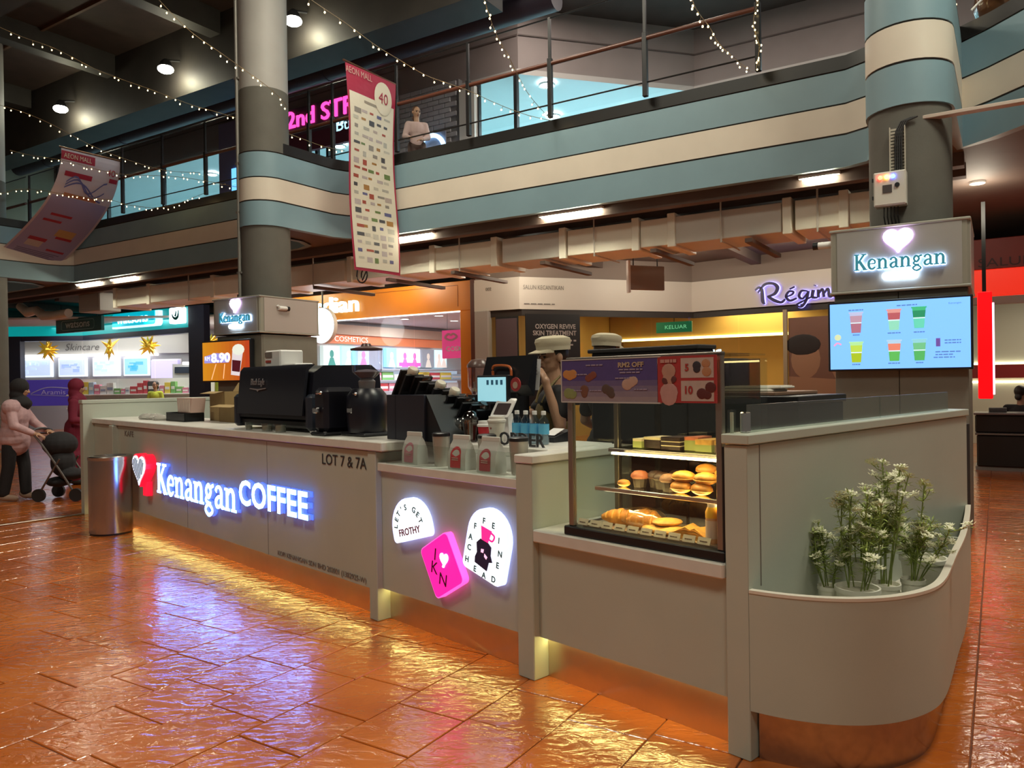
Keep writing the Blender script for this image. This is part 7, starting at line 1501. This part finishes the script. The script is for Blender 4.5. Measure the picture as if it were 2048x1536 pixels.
def btext(t, s, size, a, b, m, W_, L_, off=.012, fit=None, rot=0.):
    me = text_mesh(s, size, .0, 0., 'CENTER'); xs = [v.co.x for v in me.vertices]; k = fit/(max(xs)-min(xs)) if fit else 1
    for v in me.vertices: v.co = Vector(t.pt(a+v.co.x*k/W_, b-v.co.z/L_, off))-t.pos
    me.materials.append(m); o = bpy.data.objects.new('lettering', me); COL.objects.link(o); o.parent = t.o; return o
def rect(grid, t, name, a0, a1, b0, b1, m, off=.006, nb=2): mb = t.mb(); grid(mb, a0, a1, b0, b1, off, 2, nb); return t.part(name, mb, m)
WB = mat('banner_white', (.60, .56, .46), .6); CRIM = mat('banner_crimson', (.30, .012, .045), .55); INKB = flat((.25, .22, .18))
def paint1(t, grid, pt):
    W_, L_ = 1.25, 3.32
    mb = t.mb(); grid(mb, 0, 1, 0, 1, 0, 6, 30); t.part('cloth', mb, CRIM)
    mb = t.mb(); grid(mb, .035, .965, .13, .985, .004, 6, 30); t.part('white_field', mb, WB)
    btext(t, 'AEON MALL', .15, .24, .045, flat((.45, .30, .26)), W_, L_, fit=.62)
    mb = t.mb(); n = 24; c = (.72, .105); vs = [pt(c[0], c[1], .009)]+[pt(c[0]+.19*cos(2*pi*i/n), c[1]+.083*sin(2*pi*i/n), .009) for i in range(n)]; mb.add(vs, [(0, 1+i, 1+(i+1) % n) for i in range(n)]); t.part('round_badge', mb, WB)
    btext(t, '40', .26, .72, .13, CRIM, W_, L_, .014); rect(grid, t, 'caption', .32, .68, .152, .165, INKB, .006, 1)
    r_ = random.Random(11); cols = [(.30, .06, .04), (.06, .06, .07), (.10, .10, .22), (.35, .34, .30), (.30, .15, .04), (.12, .18, .06), (.36, .30, .28), (.22, .2, .18), (.42, .40, .34), (.38, .33, .33)]
    for row in range(19):
        b = .20+row*.0405; n = r_.choice([4, 5, 5]); 
        for c in range(n):
            a = .09+c*(.80/n)+r_.uniform(0, .03); w = r_.uniform(.07, .15); h = r_.uniform(.010, .018) if r_.random() < .7 else .026; col = r_.choice(cols)
            rect(grid, t, 'logo', a, min(a+w, .95), b, b+h, flat(col), .006, 1)
def fn1(a, b): return (.03*sin(b*7+a*2)+.10*b*b*a, .13*b*(1-a)*.9-.06*b*a+.0, -.0)
banner('long white and crimson mall banner with rows of shop logos hung from railing', -2.235, -.11, -1.30, 6.62, 3.30, fn1, paint1)
LIL = mat('banner_lilac', (.48, .45, .56), .6); BLV = mat('banner_blue', (.28, .28, .52), .6)
def paint2(t, grid, pt):
    W_, L_ = 1.3, 3.0
    mb = t.mb(); grid(mb, 0, 1, 0, 1, 0, 6, 30); t.part('cloth', mb, LIL)
    mb = t.mb(); grid(mb, .04, .96, .33, .87, .006, 6, 24); t.part('blue_field', mb, BLV)
    rect(grid, t, 'crimson_bar', 0, .56, .015, .075, CRIM, .007, 3); btext(t, 'AEON MALL', .14, .27, .062, WB, W_, L_, .014, fit=.6); btext(t, '40', .2, .85, .12, CRIM, W_, L_, .012)
    sw = t.mb(); [sw.add([pt(.16+.66*i/12+.0*k, .26-.05*sin(i/12*pi*(1.5+q*.5))+.012*k-.02*q, .012) for i in range(13) for k in (0, 1)], [(2*i, 2*i+2, 2*i+3, 2*i+1) for i in range(12)]) for q in range(3)]; t.part('blue_swirl', sw, flat((.10, .12, .36))); rect(grid, t, 'crimson_bar', .1, .55, .15, .185, CRIM, .008); rect(grid, t, 'orange_bar', .2, .75, .30, .325, flat((.40, .16, .10)), .008); rect(grid, t, 'red_cap', .84, .98, .135, .165, CRIM, .008)
    rect(grid, t, 'gift_box', .2, .45, .70, .755, flat((.42, .4, .42)), .010); rect(grid, t, 'gift_lid', .18, .47, .67, .70, CRIM, .011); rect(grid, t, 'gold_prize', .5, .8, .57, .63, flat((.42, .30, .14)), .010); rect(grid, t, 'red_prize', .55, .82, .63, .65, CRIM, .010)
    [rect(grid, t, 'text_line', .15, .85-.06*(i % 3), .79+i*.016, .797+i*.016, flat((.12, .12, .26)), .009, 1) for i in range(5)]
    [rect(grid, t, 'text_line', a, a+w, b, b+.018, CRIM, .009, 1) for a, w, b in ((.2, .35, .46), (.15, .3, .51), (.58, .3, .75))]
    rect(grid, t, 'logo', .32, .44, .925, .945, flat((.05, .04, .05)), .012); rect(grid, t, 'logo', .6, .66, .93, .945, flat((.05, .04, .05)), .012)
def fn2(a, b):
    q = b**1.35; return (-3.15*q*(1-.04*a)+.12*sin(b*6), .05*sin(b*4), .85*b*b-.25*a*b)
banner('lilac and blue mall prize banner blown sideways at far left railing', -10.5, -.11, -1.42, 6.66, 2.95, fn2, paint2)
# ---- fairy light strings
BULB = emi((1, .72, .30), 16); WIRE = mat('string_wire', (.22, .17, .10), .6)
STR = {'A': [(-3.03, -4.0, 6.72), (-2.96, -3.58, 6.44), (-2.76, -3.16, 6.19), (-2.86, -2.74, 6.15), (-2.76, -2.32, 5.96), (-2.9, -1.9, 5.85)],
 'B': [(-6.9, -4.9, 7.35), (-6.88, -4.01, 7.23), (-6.61, -3.52, 7.1), (-6.16, -3.03, 6.79), (-5.52, -2.54, 6.5), (-4.87, -2.2, 6.2), (-4.46, -2.05, 6.05), (-4.02, -1.08, 5.91), (-3.56, -0.59, 5.7), (-3.44, -0.1, 5.7)],
 'C': [(-9.4, -3.5, 6.85), (-9.03, -2.93, 6.72), (-8.9, -2.37, 6.57), (-8.7, -1.8, 6.31), (-8.44, -1.23, 6.12), (-7.96, -0.67, 5.94), (-7.6, -0.1, 5.96)],
 'C2': [(-10.37, -2.5, 6.32), (-10.29, -2.16, 6.29), (-9.61, -1.81, 6.14), (-8.94, -1.47, 5.92), (-8.45, -1.13, 5.82), (-7.62, -0.79, 5.74), (-6.97, -0.44, 5.62), (-6.34, -0.1, 5.46)],
 'D': [(-.2, -4.4, 6.05), (-0.13, -4.0, 5.92), (-0.03, -3.56, 5.8), (0.05, -3.12, 5.67), (0.07, -2.69, 5.63), (0.13, -2.25, 5.57), (0.21, -1.81, 5.57), (0.24, -1.37, 5.6), (0.37, -0.94, 5.54), (0.61, -0.5, 5.45), (0.84, -0.1, 5.42)],
 'E': [(1.75, -3.4, 5.95), (1.6, -3.0, 5.85), (1.43, -2.58, 5.77), (1.25, -2.16, 5.79), (1.11, -1.74, 5.78), (1.0, -1.32, 5.68), (0.9, -0.9, 5.59), (0.86, -0.48, 5.5), (0.84, -0.1, 5.45)],
 'F': [(4.15, -3.5, 5.2), (4.04, -3.0, 5.17), (3.95, -2.52, 5.25), (3.9, -2.03, 5.31), (3.84, -1.55, 5.34), (3.81, -1.07, 5.4), (3.82, -0.58, 5.44), (3.81, -0.1, 5.5)],
 'H': [(-11.92, -2.0, 5.75), (-11.63, -1.73, 5.87), (-11.12, -1.46, 5.81), (-10.42, -1.19, 5.66), (-9.55, -0.91, 5.5), (-9.26, -0.64, 5.4), (-8.43, -0.37, 5.3), (-7.45, -0.12, 5.5)],
 'P': [(3.87, -.12, 6.98), (3.94, -.12, 6.5), (3.87, -.12, 6.1), (3.94, -.12, 5.8), (3.9, -.12, 5.5)], 'Q': [(6.13, -.2, 6.6), (6.18, -.22, 6.1), (6.12, -.2, 5.7), (6.15, -.22, 5.45)]}
LBS = {'A': 'fairy light string sloping from top edge to the grey column', 'B': 'long fairy light string sloping across the grey column from far left', 'C': 'fairy light string ending at the railing left of grey column', 'C2': 'faint fairy light string crossing in front of lilac banner top', 'D': 'fairy light string sloping down past the crimson banner to railing', 'E': 'steep fairy light string hanging to the railing right of the crimson banner', 'F': 'fairy light string hanging from top edge to the wrapped post', 'H': 'low fairy light string swagged across the lilac banner', 'P': 'fairy lights wound vertically around a railing post', 'Q': 'fairy lights hanging beside the striped right column'}
for k, P_ in STR.items():
    t = Thing('fairy_lights', LBS[k], 'string lights', 'M', P_[-1], group='fairy light strings'); Q = spline(P_, 10); mb = t.mb(True); mb.tube(Q, .0045, 4); t.part('wire', mb, WIRE)
    r_ = random.Random(k); mb = t.mb(True); hb = t.mb(True); L_ = 0; nxt = .05; step = .06 if k in 'PQ' else .15
    for a, b in zip(Q, Q[1:]):
        d = (b-a).length
        while nxt < L_+d:
            p = a.lerp(b, (nxt-L_)/d); o = V(r_.uniform(-.03, .03), r_.uniform(-.03, .03), r_.uniform(-.06, -.015)); hb.rod(p, p+o, .0035, 4); mb.ball(p+o, (.0095, .0095, .013), 8, 5); nxt += step*r_.uniform(.6, 1.4)
        L_ += d
    t.part('bulbs', mb, BULB, kind='stuff'); t.part('bulb_stems', hb, WIRE, kind='stuff')
# ---- upper floor shop signs
t = Thing('neon_sign', 'pink neon shop name lettering with smaller blue word below on upper wall', 'sign', 'M', (-8.3, 3.9, 8.0))
PN = emi((1, .06, .36), 2.2); BN = emi((.45, .85, 1), 2)
letters(t, '2nd STREET', .62, (-7.6, 3.86, 8.26), PN, .02, .006, fit=3.6); letters(t, 'Bundle', .42, (-6.9, 3.86, 7.86), BN, .02, .003, fit=1.35)
mb = t.mb(); mb.ribbon(heart(-9.62, 8.45, .42, .45), .05, 3.84, 3.87, 1, True); t.part('heart', mb, emi((.5, .35, 1), 4)); mb = t.mb(); mb.box(-9.9, -5.6, 3.88, 3.94, 7.84, 8.75); t.part('backing', mb, mat('sign_back', (.10, .08, .09), .6))
t = Thing('neon_sign', 'round bluish white neon laundry sign at the balcony edge', 'sign', 'M', (-3.9, 3.6, 6.6))
mb = t.mb(); mb.ribbon(arc((-4.35, 6.72), .38, 0, pi, 14), .09, 3.55, 3.6, 2); t.part('arch', mb, emi((.35, .65, 1), 4)); mb = t.mb(True); 
for x in (-4.55, -4.35, -4.12): mb.ball((x, 3.57, 6.72), (.14, .03, .10), 12, 6)
t.part('cloud', mb, emi((.7, .92, 1), 4)); mb = t.mb(); mb.box(-4.75, -3.95, 3.61, 3.64, 6.55, 7.15); t.part('backing', mb, mat('sign_back2', (.2, .2, .25), .6))
for s in (-4.7, -4.0): mb = t.mb(); mb.box(s-.02, s+.02, 3.6, 3.64, 5.3, 6.6); t.part('leg', mb, STL)
t = Thing('neon_sign', 'small pink and white neon heart sign inside the right upper shop', 'sign', 'M', (-1.0, 5.4, 7.0), rz=atan2(3.2, 2.85))
letters(t, '2nd', .36, (.35, -.05, .02), PN, .012, .002, fit=.5); mb = t.mb(); mb.ribbon(heart(-.22, .16, .34, .36), .035, -.06, -.04, 1, True); mb.ribbon([(-.3, .25), (-.2, .05), (-.1, .28)], .035, -.06, -.04); t.part('heart', mb, emi((.65, .6, 1), 4)); mb = t.mb(); mb.box(-.45, .75, -.03, -.01, -.1, .42); t.part('backing', mb, mat('sign_back3', (.3, .35, .45), .6)); mb = t.mb(); mb.box(.1, .14, -.03, .0, -1.7, -.1); t.part('leg', mb, STL)
t = Thing('wrapped_bundle', 'dark brown plastic wrapped bundle on the balcony right of the column', 'bundle', 'M', (6.9, .3, 5.5)); mb = t.mb(False); mb.ball((7.0, .3, 5.95), (.65, .45, .5), 16, 10); mb.ball((6.6, .2, 5.75), (.3, .3, .3), 12, 8); o = t.part('wrap', mb, mat('brown_wrap', (.10, .045, .02), .15, bump=.6, bs=12)); remesh(o, .03)
mb = t.mb(True); mb.tube(spline([(6.3, -.15, 5.6), (6.5, -.12, 5.75), (6.8, -.2, 5.62), (7.2, -.3, 5.7)]), .012, 6); t.part('tie', mb, WHITEP)
